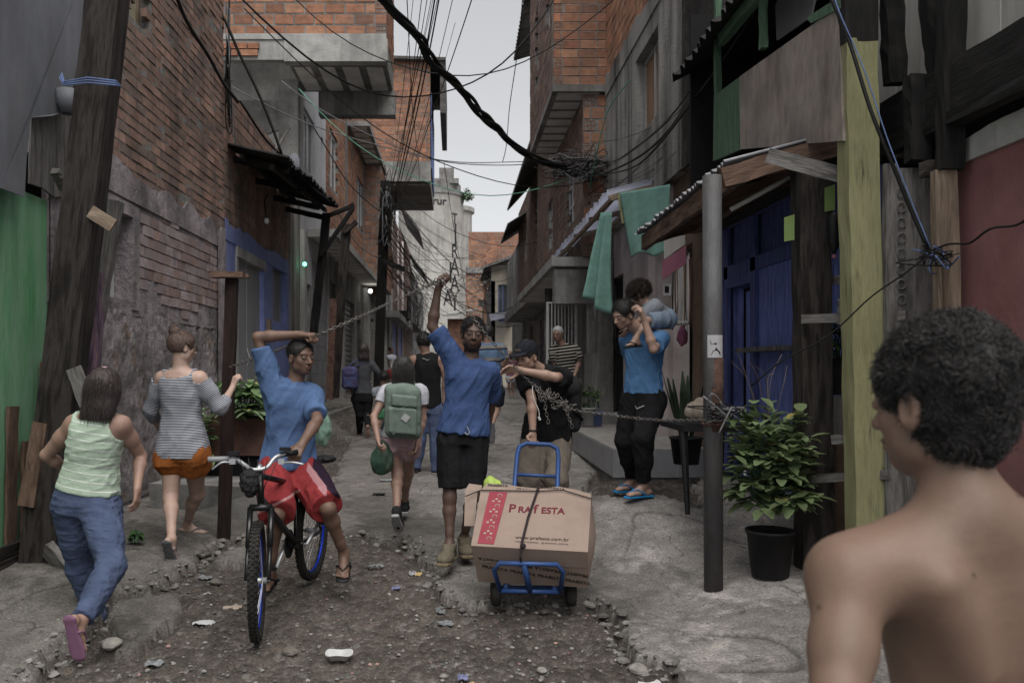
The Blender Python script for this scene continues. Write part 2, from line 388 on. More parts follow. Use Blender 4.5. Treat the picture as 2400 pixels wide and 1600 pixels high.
def rotv(v, ax, a):
    ax = nrm(ax); v = A(v); return v * math.cos(a) + np.cross(ax, v) * math.sin(a) + ax * (ax @ v) * (1 - math.cos(a))
def frame(yaw, pitch=0, roll=0):
    'yaw 0 looks at the camera (-Y), 90 looks to +X (image right), 180 away; returns side(+X at yaw 0), front, up'
    y = R(yaw); f = A((math.sin(y), -math.cos(y), 0)); s_ = A((math.cos(y), math.sin(y), 0)); u = A((0, 0, 1))
    f2 = rotv(f, s_, R(pitch)); u2 = rotv(u, s_, R(pitch))   # pitch > 0 looks down
    s3 = rotv(s_, f2, R(roll)); u3 = rotv(u2, f2, R(roll))
    return s3, f2, u3
def hand(sd, w, d, pn, s=1.0, curl=40, thumb=1, spread=0.0, tcurl=30, cl=None):
    'w wrist, d direction of the hand, pn palm normal, thumb side +-1'
    d = nrm(d); pn = nrm(A(pn) - (A(pn) @ d) * d); x = np.cross(d, pn) * thumb; w = A(w)
    cl = cl or [curl, curl * 1.05, curl * 1.1, curl * 1.15]
    kx = [.028, .009, -.011, -.029]; ky = [.092, .095, .09, .08]; fl = [.95, 1.05, .98, .78]
    for i in range(4):
        kn = w + (x * kx[i] + d * ky[i]) * s
        sd.cone(w + (x * kx[i] * .55 + d * .012) * s, kn, .0145 * s, .0118 * s, .014 * s)
        fd = nrm(d + x * (kx[i] * 4 * spread)); p = kn; a = 0; ax = np.cross(fd, pn)
        for q, (ln, r0, r1, cf) in enumerate(((.042, .0098, .009, .8), (.026, .009, .0082, 1.1), (.021, .0082, .0068, .7))):
            a += R(cl[i] * cf); dd = rotv(fd, ax, a); e = p + dd * ln * fl[i] * s; sd.cone(p, e, r0 * s, r1 * s, .004 * s); p = e
    t0 = w + (x * .018 + d * .018 + pn * .008) * s; td = nrm(d * .75 + x * .8 + pn * .35); p1 = t0 + td * .045 * s
    sd.cone(t0, p1, .0155 * s, .0115 * s, .012 * s); td2 = rotv(td, np.cross(td, nrm(-x + pn * .6 + d * .3)), R(tcurl)); p2 = p1 + td2 * .032 * s; sd.cone(p1, p2, .0112 * s, .0098 * s, .004)
    td3 = rotv(td2, np.cross(td, nrm(-x + pn * .6 + d * .3)), R(tcurl * .8)); sd.cone(p2, p2 + td3 * .024 * s, .0098 * s, .0078 * s, .004)
def foot(sd, an, d, s=1.0, up=(0, 0, 1), toes=True, fat=0.0):
    d = nrm(d); up = nrm(A(up) - (A(up) @ d) * d); x = np.cross(d, up); an = A(an); o = an - up * .075 * s
    sd.ell(o - d * .035 * s + up * .006 * s, A((.031, .04, .034)) * s + fat, (x, d, up), .03)
    sd.cone(an - up * .01 * s, o + d * .06 * s + up * .022 * s, .034 * s + fat, .028 * s + fat, .03)
    sd.ell(o + d * .085 * s + up * .0 * s, A((.041, .075, .024)) * s + fat, (x, d, up), .03)
    if toes:
        for i in range(5):
            xx = (-.03 + .0155 * i); sd.cone(o + (d * .125 + x * xx * 1.0 - up * .006) * s, o + (d * (.172 - abs(i - 1) * .008) + x * xx * 1.1 - up * .01) * s, .0105 * s, .0095 * s, .004)
    else: sd.ell(o + d * .13 * s - up * .002, A((.04, .055, .026)) * s + fat, (x, d, up), .03)
def head(sd, c, fr, s=1.0, female=False):
    S, Fd, U = fr; ax = (S, Fd, U); q = lambda x, y, z: c + (S * x + Fd * y + U * z) * s
    E = lambda x, y, z, r, k=.012, op='u': sd.ell(q(x, y, z), A(r) * s, ax, k, op)
    E(0, -.014, .034, (.074, .094, .084), .02); E(0, .022, -.03, (.056, .066, .078), .03); E(0, .052, -.088, (.024, .022, .018), .03)
    for m in (-1, 1):
        E(m * .042, .05, -.022, (.02, .02, .022), .02); E(m * .046, .012, -.062, (.016, .03, .022), .025)
        E(m * .031, .1015, .002, (.018, .0165, .009), .016, 's')
        E(m * .031, .0785, .0015, (.0155, .0115, .0105), .006)
        E(m * .0775, -.006, -.006, (.009, .019, .032), .006); E(m * .084, -.002, -.002, (.006, .011, .019), .005, 's')
        E(m * .011, .094, -.034, (.008, .01, .007), .006)
    E(0, .074, .024, (.05, .018, .011), .014)
    sd.cone(q(0, .084, .008), q(0, .107, -.03), .007 * s, .0115 * s, .01)
    E(0, .086, -.057, (.022, .011, .0062), .005); E(0, .084, -.0685, (.019, .011, .007), .005); E(0, .1, -.0625, (.017, .012, .0012), .002, 's')
    return q
def solve(a, px, py, L, sg):
    'point seen at px,py at distance L from a, nearer (-1) or farther (+1)'
    u = (px - VX) / F; w = -(py - VY) / F; ax, ay, az = a[0], a[1], a[2] - HC
    qa = u * u + 1 + w * w; qb = -2 * (u * ax + ay + w * az); qc = ax * ax + ay * ay + az * az - L * L
    D = qb * qb - 4 * qa * qc
    Y = (-qb + sg * math.sqrt(max(D, 0))) / (2 * qa) if D > 0 else -qb / (2 * qa)
    return A(P(px, py, Y))
class Fig: pass
def skel(Y, s, yaw, hip, neck, hd, arms, legs, fem=False, fat=0.0, shw=None, lean=0):
    g = Fig(); g.s = s; g.fem = fem; g.fat = fat
    g.S, g.Fd, g.U = frame(yaw)
    g.hip = A(P(hip[0], hip[1], Y + (hip[2] if len(hip) > 2 else 0))); g.neck = A(P(neck[0], neck[1], Y + (neck[2] if len(neck) > 2 else 0)))
    g.up = nrm(g.neck - g.hip); g.hd = A(P(hd[0], hd[1], Y + hd[2])); g.hf = frame(hd[3], hd[4], hd[5] if len(hd) > 5 else 0)
    sg = -1 if g.S[0] >= 0 else 1; g.sgn = (sg, -sg); w = (shw or (.155 if fem else .172)) * s
    g.arms = []; g.legs = []
    for i, a in enumerate(arms):
        if a is None: g.arms.append(None); continue
        sh = g.neck + g.S * g.sgn[i] * w - g.up * .06 * s
        if 'sh' in a: sh = sh + A(a['sh']) * s
        el = solve(sh, *a['e'][:2], (a['e'][3] if len(a['e']) > 3 else .29) * s, a['e'][2]); wr = solve(el, *a['w'][:2], (a['w'][3] if len(a['w']) > 3 else .25) * s, a['w'][2])
        g.arms.append((sh, el, wr, a))
    for i, l in enumerate(legs):
        if l is None: g.legs.append(None); continue
        hj = g.hip + g.S * g.sgn[i] * .088 * s - g.up * .05 * s
        kn = solve(hj, *l['k'][:2], .42 * s, l['k'][2]); an = solve(kn, *l['a'][:2], .40 * s, l['a'][2])
        g.legs.append((hj, kn, an, l))
    return g
def torso(sd, g, grow=0.0, t0=-.12, t1=1.0, flare=0.0, k=.03, capr=.02, shoulders=True, belly=0.0):
    s = g.s; f = g.fat; L = np.linalg.norm(g.neck - g.hip)
    tt = [-.3, -.12, 0, .2, .42, .62, .8, .93, 1.02]
    if g.fem: a = [.165, .168, .17, .148, .122, .128, .138, .125, .075]; b = [.11, .115, .118, .095, .085, .1, .1, .08, .055]
    else: a = [.14, .142, .146, .138, .13, .142, .155, .148, .08]; b = [.1, .1, .102, .095, .092, .102, .105, .085, .055]
    st = []
    for t in sorted(set([t0, t1] + [x for x in tt if t0 < x < t1])):
        fl = flare * max(0, .35 - t) / .5
        st.append((g.hip + (g.neck - g.hip) * t, (np.interp(t, tt, a) + fl) * s + f + grow, (np.interp(t, tt, b) + fl * .8 + belly * math.exp(-((t - .3) / .2) ** 2)) * s + f * 1.2 + grow))
    sd.loft(st, g.S, g.Fd, k, capr=capr)
    if not g.fem: pass
    else:
        for m in (-1, 1): sd.ell(g.hip + (g.neck - g.hip) * .64 + g.S * m * .062 * s + g.Fd * (.075 * s + f), A((.055, .045, .05)) * s + grow, (g.S, g.Fd, g.U), .04)
    if shoulders:
        for q in g.arms:
            if q is not None: sd.cone(g.neck - g.up * .03 * s, q[0], .046 * s + grow, .045 * s + grow + f * .5, .05)
def body_sdf(g, hands=True, torsoon=True, feet='bare', rA=1.0, rL=1.0, headon=True, beard=False):
    sd = Sdf(); s = g.s; f = g.fat
    if torsoon: torso(sd, g, 0, -.12, 1.0)
    sd.cone(g.neck - g.up * .03 * s, g.hd - g.hf[2] * .05 * s - g.hf[1] * .02 * s, .058 * s + f * .3, .05 * s + f * .2, .03)
    g.q = head(sd, g.hd, g.hf, s * g.hs if hasattr(g, 'hs') else s)
    fe = .88 if g.fem else 1.0
    for i, q in enumerate(g.arms):
        if q is None: continue
        sh, el, wr, a = q; r = rA * fe
        sd.cone(sh, sh + (el - sh) * .45, .05 * s * r + f * .5, .045 * s * r + f * .6, .03); sd.cone(sh + (el - sh) * .4, el, .045 * s * r + f * .5, .034 * s * r + f * .3, .02)
        sd.cone(el, el + (wr - el) * .3, .035 * s * r + f * .3, .039 * s * r + f * .25, .015); sd.cone(el + (wr - el) * .3, wr, .038 * s * r + f * .2, .024 * s * r, .015)
        h = a.get('h')
        if h is not None:
            d = A(h.get('d', nrm(wr - el))); pn = A(h.get('pn', -g.Fd if False else g.S * -g.sgn[i]))
            hand(sd, wr, d, pn, s * (.92 if g.fem else 1.0), h.get('curl', 35), h.get('th', -g.sgn[i]), h.get('sp', 0), h.get('tc', 30), h.get('cl'))
            sd.cone(wr - nrm(wr - el) * .02, wr + nrm(d) * .02 * s, .025 * s * fe, .022 * s * fe, .01)
    for i, q in enumerate(g.legs):
        if q is None: continue
        hj, kn, an, l = q; r = rL; bk = nrm(np.cross(np.cross(an - kn, kn - hj), an - kn)); 
        if np.linalg.norm(np.cross(an - kn, kn - hj)) < 1e-3: bk = -g.Fd
        if bk @ g.Fd > 0: bk = -bk
        sd.cone(hj, kn, .078 * s * r + f, .05 * s * r + f * .4, .03); m = kn + (an - kn) * .3 + bk * .012 * s
        sd.cone(kn, m, .048 * s * r + f * .3, .05 * s * r + f * .3, .03); sd.cone(m, kn + (an - kn) * .8, .05 * s * r + f * .3, .031 * s * r, .02); sd.cone(kn + (an - kn) * .75, an, .031 * s * r, .032 * s * r, .02)
        if l.get('f') is not None: foot(sd, an, A(l['f']), s * (.92 if g.fem else 1), l.get('u', (0, 0, 1)))
    return sd
def skin_mat(name, rough=.5):
    return mat(name, [(.86, .86, .86), (1, 1, 1), (1.1, 1.08, 1.07)], scale=9, rough=rough, bump=.12, bscale=120, attr=True, sss=.08, spec=.35, bdist=.002, sat=.95)
SKIN = skin_mat('skin'); EYEW = mat('eye_white', [(.12, .105, .095)], rough=.5, bump=0); EYED = mat('eye_dark', [(.018, .01, .008)], rough=.1, bump=0, spec=.5)
def body(g, root, sd, tone, h=.0055, brows=True, beard=0, cropped=False, mouth=(.75, .55, .55), tattoo=None):
    tone = A(tone); Q = np.array(g.hf); hs = g.s
    def colf(V):
        c = np.tile(tone, (len(V), 1)); q = (V - g.hd) @ Q.T / hs; x, y, z = np.abs(q[:, 0]), q[:, 1], q[:, 2]; near = (np.linalg.norm(q, axis=1) < .2)
        w = lambda m: (near * np.clip(m, 0, 1))[:, None]
        c = c * (1 - w(1.3 - np.hypot(x / .026, (z + .062) / .0125) * (y > .06) - (y < .06) * 9) * (1 - A(mouth)))
        c = c * (1 - w((1.35 - np.hypot((x - .031) / .021, (z - .003) / .0115)) * 1.5 * (y > .05)) * .0)      # lids
        c = c * (1 - w((1.3 - np.hypot((x - .031) / .0175, (z - .0045) / .0035)) * 2 * (y > .06)) * .6)
        if brows: c = c * (1 - w((1.2 - np.hypot((x - .033) / .02, (z - .0245 + (x - .033) * .08) / .0055)) * 2.2 * (y > .045)) * .78)
        if beard:
            n = vnoise(V * 300) * .25 + .85; m = sst(-.045, -.07, z) * (y > -.01) * (x < .075) + sst(.062, .07, y) * (np.abs(z + .047) < .008) * (x < .028)
            lip = np.hypot(x / .027, (z + .062) / .014) < 1; m = m * ~lip * (z > -.125); c = c * (1 - w(m * n * beard))
        if cropped:
            m = sst(.045, .075, z + np.clip(-y, -.02, .1) * .6 - .012); m = np.maximum(m * (np.linalg.norm(q, axis=1) < .128), (np.linalg.norm(q, axis=1) < .115) * sst(-.02, .03, z) * (y < .03) * (x < .09) * .85 * (x > .0)); ear = np.hypot(y + .006, z + .006) < .034
            c = c * (1 - w(m * ~(ear & (x > .074)) * .8))
        pal = (vnoise(V * 25) * .05 + vnoise(V * 8, 3) * .07 + vnoise(V * 140, 5) * .035)[:, None] * A((1, 1.1, 1.2)) + 1; pal = pal * (1 - .55 * (vnoise(V * 38, 11) > .93))[:, None]
        return np.clip(c * pal, .004, 1)
    ex = []
    s = g.s; S, Fd, U = g.hf
    if h < .009:
        gz_ = getattr(g, 'gaze', 0)
        for m in (-1, 1):
            c = g.q(m * .031, .0802, .0); v, f = uvsphere(c, s, (S * .0122, Fd * .0112, U * .0045)); ex.append((v, f, 1))
            c = g.q(m * .031 + gz_ * .005, .0826, .0002); v, f = uvsphere(c, s, (S * .0058, Fd * .0108, U * .0052)); ex.append((v, f, 2))
    return sdf_obj('body', sd, h, [SKIN, EYEW, EYED], root, None, colf, None, ex)
def folds(g, amp=.007, seed=0, sx=.07, sy=.22, ang=0.0, o=2):
    S, U, Fd = g.S, g.up, g.Fd; o0 = g.hip; ca, sa = math.cos(ang), math.sin(ang)
    def d(p):
        q = p - o0; x = q @ S; y = q @ U; z = q @ Fd; x, y = x * ca + y * sa, -x * sa + y * ca
        n = vnoise(np.stack([x / sx, z / sx, y / sy], 1) + seed, seed); n2 = vnoise(np.stack([x / sx * 2.1 + 9, z / sx * 2, y / sy * 1.6], 1) - seed, seed + 5)
        return -amp * ((1 - np.abs(n) * 2) + .5 * (1 - np.abs(n2) * 2))
    return d
def hattr(g):
    def hf(V):
        h = (V - g.hip) @ g.up
        for q in g.arms:
            if q is None: continue
            sh, el, wr, a = q; d = nrm(el - sh); t = (V - sh) @ d; r = np.linalg.norm(V - sh - t[:, None] * d, axis=1); r2 = np.abs((V - g.hip) @ g.S)
            m = (t > .03) & (r < .11) & (t < .4) & (r2 > .15 * g.s); h = np.where(m, t + 5, h)
        return h
    return hf
def shirt(g, root, m, name='shirt', grow=.012, hem=-.15, sleeve=.55, h=.0055, fold=None, flare=0.0, tank=False, belly=0, slw=.016, extra=None, top=.985):
    sd = Sdf(); s = g.s; torso(sd, g, grow, hem, top, flare, .03, capr=.006, belly=belly)
    for i, q in enumerate(g.arms):
        if q is None or tank: continue
        sh, el, wr, a = q; f = g.fat * .5; e = sh + (el - sh) * min(sleeve, 1)
        fe = .9 if g.fem else 1
        st = [(sh + (e - sh) * t, (r * fe) * s + f + slw * (1 if sleeve <= 1 else .7), (r * fe) * s + f + slw * (1 if sleeve <= 1 else .7)) for t, r in ((.1, .043), (.4, .047), (1, .05 if sleeve <= 1 else .04))]
        ax = nrm(el - sh); sd.cone(sh, sh + (e - sh) * .5, .045 * s * fe + f + grow, .046 * s * fe + f + grow, .04)
        sd.loft(st, np.cross(ax, nrm(np.cross(ax, (0.3, .5, .8)))), nrm(np.cross(ax, (0.3, .5, .8))), .03, e=2, capr=.004)
        if sleeve > 1:
            k = sleeve - 1; e2 = el + (wr - el) * k; ax = nrm(wr - el)
            sd.cone(el, el + (e2 - el) * .5, .036 * s + slw * .8, .034 * s + slw * .8, .02)
            sd.loft([(el, .036 * s + slw * .8, .036 * s + slw * .8), (e2, .028 * s + slw * .8, .028 * s + slw * .8)], np.cross(ax, nrm(np.cross(ax, (0.3, .5, .8)))), nrm(np.cross(ax, (0.3, .5, .8))), .02, e=2, capr=.004)
    if tank:
        for q in g.arms:
            if q is None: continue
            sh = q[0]; out = nrm(sh - g.neck + g.up * .04)
            sd.ell(sh + out * .02 * s + g.up * .0, A((.075, .12, .1)) * s, (nrm(g.S), g.Fd, g.up), .01, 's')
    if extra: extra(sd)
    return sdf_obj(name, sd, h, m, root, folds(g, **(fold or {})), None, hattr(g))
def trousers(g, root, m, name='trousers', length=2.0, grow=.012, top=.12, h=.0055, fold=None, flare=0.0, w0=.085, w1=.06, w2=.05, colf=None):
    'length 0..1 along the thigh, 1..2 along the shin'
    sd = Sdf(); s = g.s; f = g.fat; torso(sd, g, .0035 + min(grow * .15, .002), -.16, top, 0, .03, .006, shoulders=False)
    for q in g.legs:
        if q is None: continue
        hj, kn, an, l = q; e = hj + (kn - hj) * min(length, 1); ax = nrm(kn - hj); fr = nrm(np.cross(np.cross(ax, g.Fd), ax)) if abs(ax @ g.Fd) < .95 else g.up; sd_ = np.cross(ax, fr)
        def W(t): return np.interp(t, [0, 1, 2], [w0, w1, w2]) * s + grow + f * (1 - t * .35)
        st = [(hj + (e - hj) * t, W(t * min(length, 1)) + flare * t, W(t * min(length, 1)) * 1.02 + flare * t) for t in (0, .5, 1)]
        sd.cone(hj, hj + (e - hj) * .6, W(0), W(.6 * min(length, 1)), .035)
        if length <= 1: sd.loft(st, sd_, fr, .03, e=2, capr=.004)
        else:
            sd.cone(hj, kn, W(0), W(1), .03); e2 = kn + (an - kn) * (length - 1); ax = nrm(an - kn); fr = nrm(np.cross(np.cross(ax, g.Fd), ax)) if abs(ax @ g.Fd) < .95 else g.up
            sd.cone(kn, kn + (e2 - kn) * .55, W(1), W(1 + .55 * (length - 1)), .03)
            sd.loft([(kn + (e2 - kn) * t, W(1 + t * (length - 1)) + flare * t, W(1 + t * (length - 1)) + flare * t) for t in (0, .5, 1)], np.cross(ax, fr), fr, .03, e=2, capr=.004)
    return sdf_obj(name, sd, h, m, root, folds(g, **(fold or {})), colf, hattr(g))
def strands(V, NV, m, root, n, L, r, flow, curl=.0, seed=1, up=None, name='hair_strand', seg=4):
    'thin tapering locks growing from surface points; flow(p,n)->direction'
    rs = np.random.RandomState(seed); ii = rs.randint(0, len(V), n); mb = MB()
    vs = []; fs = []
    for i in ii:
        p = V[i] + rs.normal(0, .002, 3); d = nrm(flow(p, NV[i]) + rs.normal(0, .25 if curl > .2 else .09, 3)); o = nrm(np.cross(d, rs.normal(0, 1, 3))); o2 = np.cross(d, o); ph = rs.rand() * 6; l = L * rs.uniform(.6, 1.2); n0 = len(vs)
        for k in range(seg + 1):
            t = k / seg; c = p + d * l * t + (o * math.cos(ph + t * curl * 6) + o2 * math.sin(ph + t * curl * 6)) * (min(curl, 1) * l * .28) * min(1, t * 2); rr = r * (1 - t * .75)
            for j in range(3): a = j * 2.094; vs.append(tuple(c + (o * math.cos(a) + o2 * math.sin(a)) * rr))
        for k in range(seg):
            for j in range(3): fs.append((n0 + k * 3 + j, n0 + k * 3 + (j + 1) % 3, n0 + k * 3 + 3 + (j + 1) % 3, n0 + k * 3 + 3 + j))
    return vs, fs
def hair(g, root, m, kind='short', h=.0055, n=1500, seed=1, grow=.01, name='hair', L=None, curl=None, r=.0016, lift=0):
    sd = Sdf(); s = g.s; S, Fd, U = g.hf; q = g.q; ax = (S, Fd, U)
    E = lambda x, y, z, rr, k=.012, op='u', gr=0: sd.ell(q(x, y, z), (A(rr)) * s + gr, ax, k, op)
    E(0, -.016, .036 + lift, (.078, .096, .086), .02, 'u', grow)
    if kind in ('bob', 'long'):
        z1 = -.16 if kind == 'bob' else -.3; yb = -.05 if kind == 'bob' else -.075
        dn = A((0, 0, -1.0)) if kind == 'long' else -U
        c0 = q(0, -.03, .0); sd.loft([(c0 + U * .05 * s, .085 * s, .085 * s), (c0 + dn * .06 * s, .096 * s, .078 * s), (c0 + dn * (-z1 * .75) * s - Fd * .02, .1 * s, .06 * s), (c0 + dn * (-z1) * s - Fd * .03, .085 * s if kind == 'bob' else .05 * s, .045 * s)], S, Fd, .03, capr=.02)
    if kind == 'bun': E(0, -.075, .12, (.05, .046, .04), .015); E(0, -.02, -.0, (.08, .085, .06), .02)
    E(0, .085 + (.004 if kind in ('afro', 'short') else 0), -.035 + (.014 if kind in ('afro', 'short') else 0), (.064, .075, .09), .012, 's')
    if kind not in ('bob', 'long'):
        if kind == 'wavy': E(0, -.03, -.028, (.07, .078, .07), .03); E(0, .05, -.125, (.12, .125, .085), .01, 's')
        else: E(0, .01, -.115, (.12, .16, .085), .01, 's')
        for mm in (-1, 1): E(mm * .085, .012, -.02, (.03, .036, .045), .008, 's')
    amp = {'curly': .007, 'afro': .01, 'wavy': .006}.get(kind, .0025); fr = {'curly': 60, 'afro': 75, 'wavy': 45}.get(kind, 50)
    if kind in ('bob', 'long', 'bun'): dsp = lambda p: .004 * vnoise(np.stack([(p - g.hd) @ S * 90, (p - g.hd) @ Fd * 90, (p - g.hd) @ U * 12], 1), seed)
    else: dsp = lambda p: amp * vnoise(p * fr, seed)
    V, Fc = sd.mesh(h, dsp)
    NV = V - (g.hd + U * .02 * s); NV /= np.linalg.norm(NV, axis=1)[:, None]; ex = []
    if n:
        if kind in ('curly', 'afro'): fl = lambda p, nn: nn * .9 + U * .1; LL = L or .022; cu = 1.2 if curl is None else curl
        elif kind in ('bob', 'long'): fl = lambda p, nn: -U * 1.3 + nn * .12 - Fd * .1; LL = L or .07; cu = .15
        elif kind == 'bun': fl = lambda p, nn: (lambda v: v - nn * (v @ nn) * .95)(-Fd * .9 + U * 1.1); LL = L or .04; cu = .1
        elif kind == 'wavy': fl = lambda p, nn: nn * .22 + np.cross(nn, U) * math.sin(p[0] * 60 + p[2] * 40) * .9 + np.cross(nn, S) * math.cos(p[0] * 45 - p[2] * 55 + 1) * .8 - U * .15; LL = L or .03; cu = .8
        else: fl = lambda p, nn: nn * .45 + Fd * .55 + U * .1; LL = L or .016; cu = .3 if curl is None else curl
        vs, fs = strands(V, NV, m, root, n, LL * s, r, fl, cu, seed); ex = [(vs, fs, 0)]
    o = 0; vv = [V]; fl_ = Fc.tolist()
    for a, b, c in ex: o = len(V); vv.append(np.array(a)); fl_ += [[x + o for x in f] for f in b]
    me = bpy.data.meshes.new(name); me.from_pydata(np.concatenate(vv).tolist(), [], fl_); me.polygons.foreach_set('use_smooth', np.ones(len(fl_), bool)); me.materials.append(m); me.update()
    return link_mesh(name, me, root)
def sole(root, g, an, d, m, ms=None, s=1.0, up=(0, 0, 1), name='flip_flop', strap=True):
    d = nrm(d); up = nrm(A(up) - (A(up) @ d) * d); x = np.cross(d, up); o = A(an) - up * .075 * s - up * .028 * s
    sd = Sdf(); prof = [(-.075, .034), (-.03, .036), (.03, .035), (.09, .046), (.14, .046), (.18, .033)]
    sd.loft([(o + d * t * s - up * .0, w * s, .009) for t, w in prof], x, up, .01, e=4, capr=.008)
    sd.ell(o + d * .165 * s, A((.036, .03, .009)) * s, (x, d, up), .01); sd.ell(o - d * .068 * s, A((.033, .025, .009)) * s, (x, d, up), .01)
    if strap:
        t0 = o + d * .135 * s + up * .03 * s - x * 0
        for mm in (-1, 1):
            pr = t0 + up * .012
            for e_ in (o + d * .085 * s + x * mm * .03 * s + up * .062 * s, o + d * .03 * s + x * mm * .045 * s + up * .03 * s, o + d * .015 * s + x * mm * .04 * s): sd.cone(pr, e_, .006, .006, .003); pr = e_
    return sdf_obj(name, sd, .005, m, root)
def shoe(root, g, an, d, ms, s=1.0, up=(0, 0, 1), high=.03, name='shoe'):
    d = nrm(d); up = nrm(A(up) - (A(up) @ d) * d); x = np.cross(d, up); sd = Sdf(); foot(sd, an, d, s, up, toes=False, fat=.008); an = A(an)
    sd.cone(an - up * .02 * s, an + up * high * s, .043 * s, .042 * s, .02)
    o = an - up * .1 * s; sd.cut(lambda p: (p - an) @ up - high * s, an + up * high * s, .0, .004); sd.p[-1] = (lambda p: high * s - (p - an) @ up, an + up * high * s, .12, .004, 's')
    so = Sdf(); prof = [(-.085, .036), (-.03, .04), (.03, .04), (.09, .05), (.15, .05), (.195, .034)]
    so.loft([(o + d * t * s, w * s, .014) for t, w in prof], x, up, .01, e=4, capr=.008)
    u = sdf_obj(name, sd, .006, ms[0], root)
    sdf_obj('sole', so, .006, ms[1], u)
    return u
# ---------------------------------------------------------------- materials of the place
def ribs(sc, amt):
    def ex(t, out, tc, mix, nz):
        N = t.nodes; L = t.links; mp = N.new('ShaderNodeMapping'); L.new(tc.outputs['UV'], mp.inputs[0])
        w = N.new('ShaderNodeTexWave'); w.wave_type = 'BANDS'; w.bands_direction = 'Y'; w.inputs['Scale'].default_value = sc; w.inputs['Distortion'].default_value = .6
        L.new(mp.outputs[0], w.inputs['Vector']); bp = N.new('ShaderNodeBump'); bp.inputs['Strength'].default_value = amt; bp.inputs['Distance'].default_value = .02
        L.new(w.outputs['Fac'], bp.inputs['Height']); t['rib'] = bp.name
        m = N.new('ShaderNodeMapRange'); m.inputs[3].default_value = .72; m.inputs[4].default_value = 1.05; L.new(w.outputs['Fac'], m.inputs[0])  # shade of the grooves multiplied into the colour
        return mix(1.0, out, m.outputs[0], 'MULTIPLY')
    return ex
def brickmat(name, grime='#6a6058', gw=.55, tint=(1, 1, 1), rsc=12.0, drip=None):
    m = mat(name, [tuple(a * b for a, b in zip(c, tint)) for c in ((.62, .6, .58), (1, 1, 1), (1.25, 1.22, 1.2))], scale=7, rough=.92, bump=.35, bscale=60, attr=True, big=grime, bigscale=1.1, bigw=gw, extra=ribs(rsc, .35), drip=drip, sat=.88)
    t = m.node_tree; b = t.nodes['Principled BSDF']; bp = t.nodes[t['rib']]; nb = b.inputs['Normal'].links[0].from_node
    t.links.new(bp.outputs[0], nb.inputs['Normal']); return m
BRICK = brickmat('brick_hollow'); BRICKN = brickmat('brick_hollow_near', rsc=18, gw=.5, drip=('#3a322d', .5)); BRICKP = brickmat('brick_painted_pink', '#8a7d80', .75, rsc=18)
MORTAR = mat('mortar', ['#6a6764', '#8d8a86', '#a5a19c'], scale=14, bump=.9, bscale=40, bdist=.012, drip=('#3c3a38', .5))
CONC = mat('concrete', ['#6c6a67', '#8a8885', '#9d9a96'], scale=4, bump=.5, bscale=30, big='#4b4845', bigw=.6, drip=('#33302e', .55))
CONCL = mat('concrete_light', ['#8d8c89', '#a5a49f', '#b5b4af'], scale=3, bump=.5, bscale=25, big='#6b6a68', bigw=.5, drip=('#55524f', .4))
CONCS = mat('concrete_sooty', ['#7a7875', '#9c9a96', '#b8b5b0'], scale=2.2, bump=.9, bscale=16, bdist=.01, big='#4a4846', bigw=.6, bigscale=.55, drip=('#1c1b1a', .92))
CHAR = mat('charred_concrete', ['#161514', '#2a2826', '#4a4744'], scale=3, bump=.9, bscale=25, bdist=.01, drip=('#0c0b0b', .8))
PLASP = mat('plaster_pink_grey', ['#7d7375', '#a19498', '#baaab0', '#9a8e92'], scale=2.6, bump=1.0, bscale=22, bdist=.012, big='#4d4949', bigw=.75, bigscale=.8, drip=('#3b3837', .6))
PLASR = mat('plaster_rough_grey', ['#4f4b4a', '#6f6867', '#8d8483', '#a39898'], scale=6, bump=1.0, bscale=28, bdist=.02, big='#544e4c', bigw=.6, drip=('#3a3635', .45))
PINKW = mat('wall_pale_pink', ['#9b8d8d', '#b3a5a5', '#c0b3b3'], scale=2, bump=.4, bscale=30, big='#756a68', bigw=.5, drip=('#5d5452', .4))
WHITEW = mat('wall_white', ['#a5a6ab', '#b5b6bb', '#bfc0c5'], scale=2, bump=.15, bscale=30, big='#9a9aa0', bigw=.4)
BLUEW = mat('wall_blue', ['#4157a0', '#4f68b6', '#5a74c4'], scale=3, bump=.6, bscale=30, big='#3d4f94', bigw=.5, drip=('#6b6f86', .35))
GREYD = mat('door_grey', ['#797b80', '#85878c', '#8d8f94'], scale=1.4, bump=.08, rough=.55, big='#6f7176', bigw=.4)
REDW = mat('wall_red', ['#6d3432', '#80413f', '#8a4a49'], scale=1.6, bump=.35, bscale=20, big='#6a2c2b', bigw=.6, drip=('#8a5a58', .4), rough=.7)
GREENW = mat('wood_green_paint', ['#2f7a3c', '#489458', '#7aa885', '#529c62'], sat=.9, scale=1.5, st=(1, 1, .25), bump=.5, bscale=12, big='#79a583', bigw=.55, bigscale=1.1, drip=('#12481f', .6), rough=.6)
def woodm(name, cols, **k): return mat(name, cols, coord='UV', st=(1, .12, 1), scale=k.pop('scale', 22), bump=k.pop('bump', .7), bscale=k.pop('bscale', 70), rough=k.pop('rough', .85), **k)
WDARK = woodm('wood_dark', ['#120f0e', '#231d1a', '#3b3430', '#1a1614']); WGREY = woodm('wood_weathered', ['#3a3634', '#56524f', '#74706c', '#4a4643'])
WBLACK = woodm('wood_black', ['#0d0c0c', '#1a1817', '#2b2827']); WBROWN = woodm('wood_brown', ['#33231a', '#553a29', '#6e4f39', '#3c2a1e'])
WRED = woodm('wood_redbrown', ['#150d0b', '#2a1915', '#3b251f']); WLIGHT = woodm('wood_light', ['#5d4c3a', '#806a53', '#998368'])
WYEL = woodm('wood_yellow_paint', ['#24231a', '#7d7b4c', '#908e58', '#82804e'], pos=[.3, .37, .5, .66], big='#73713d', bigw=.5)
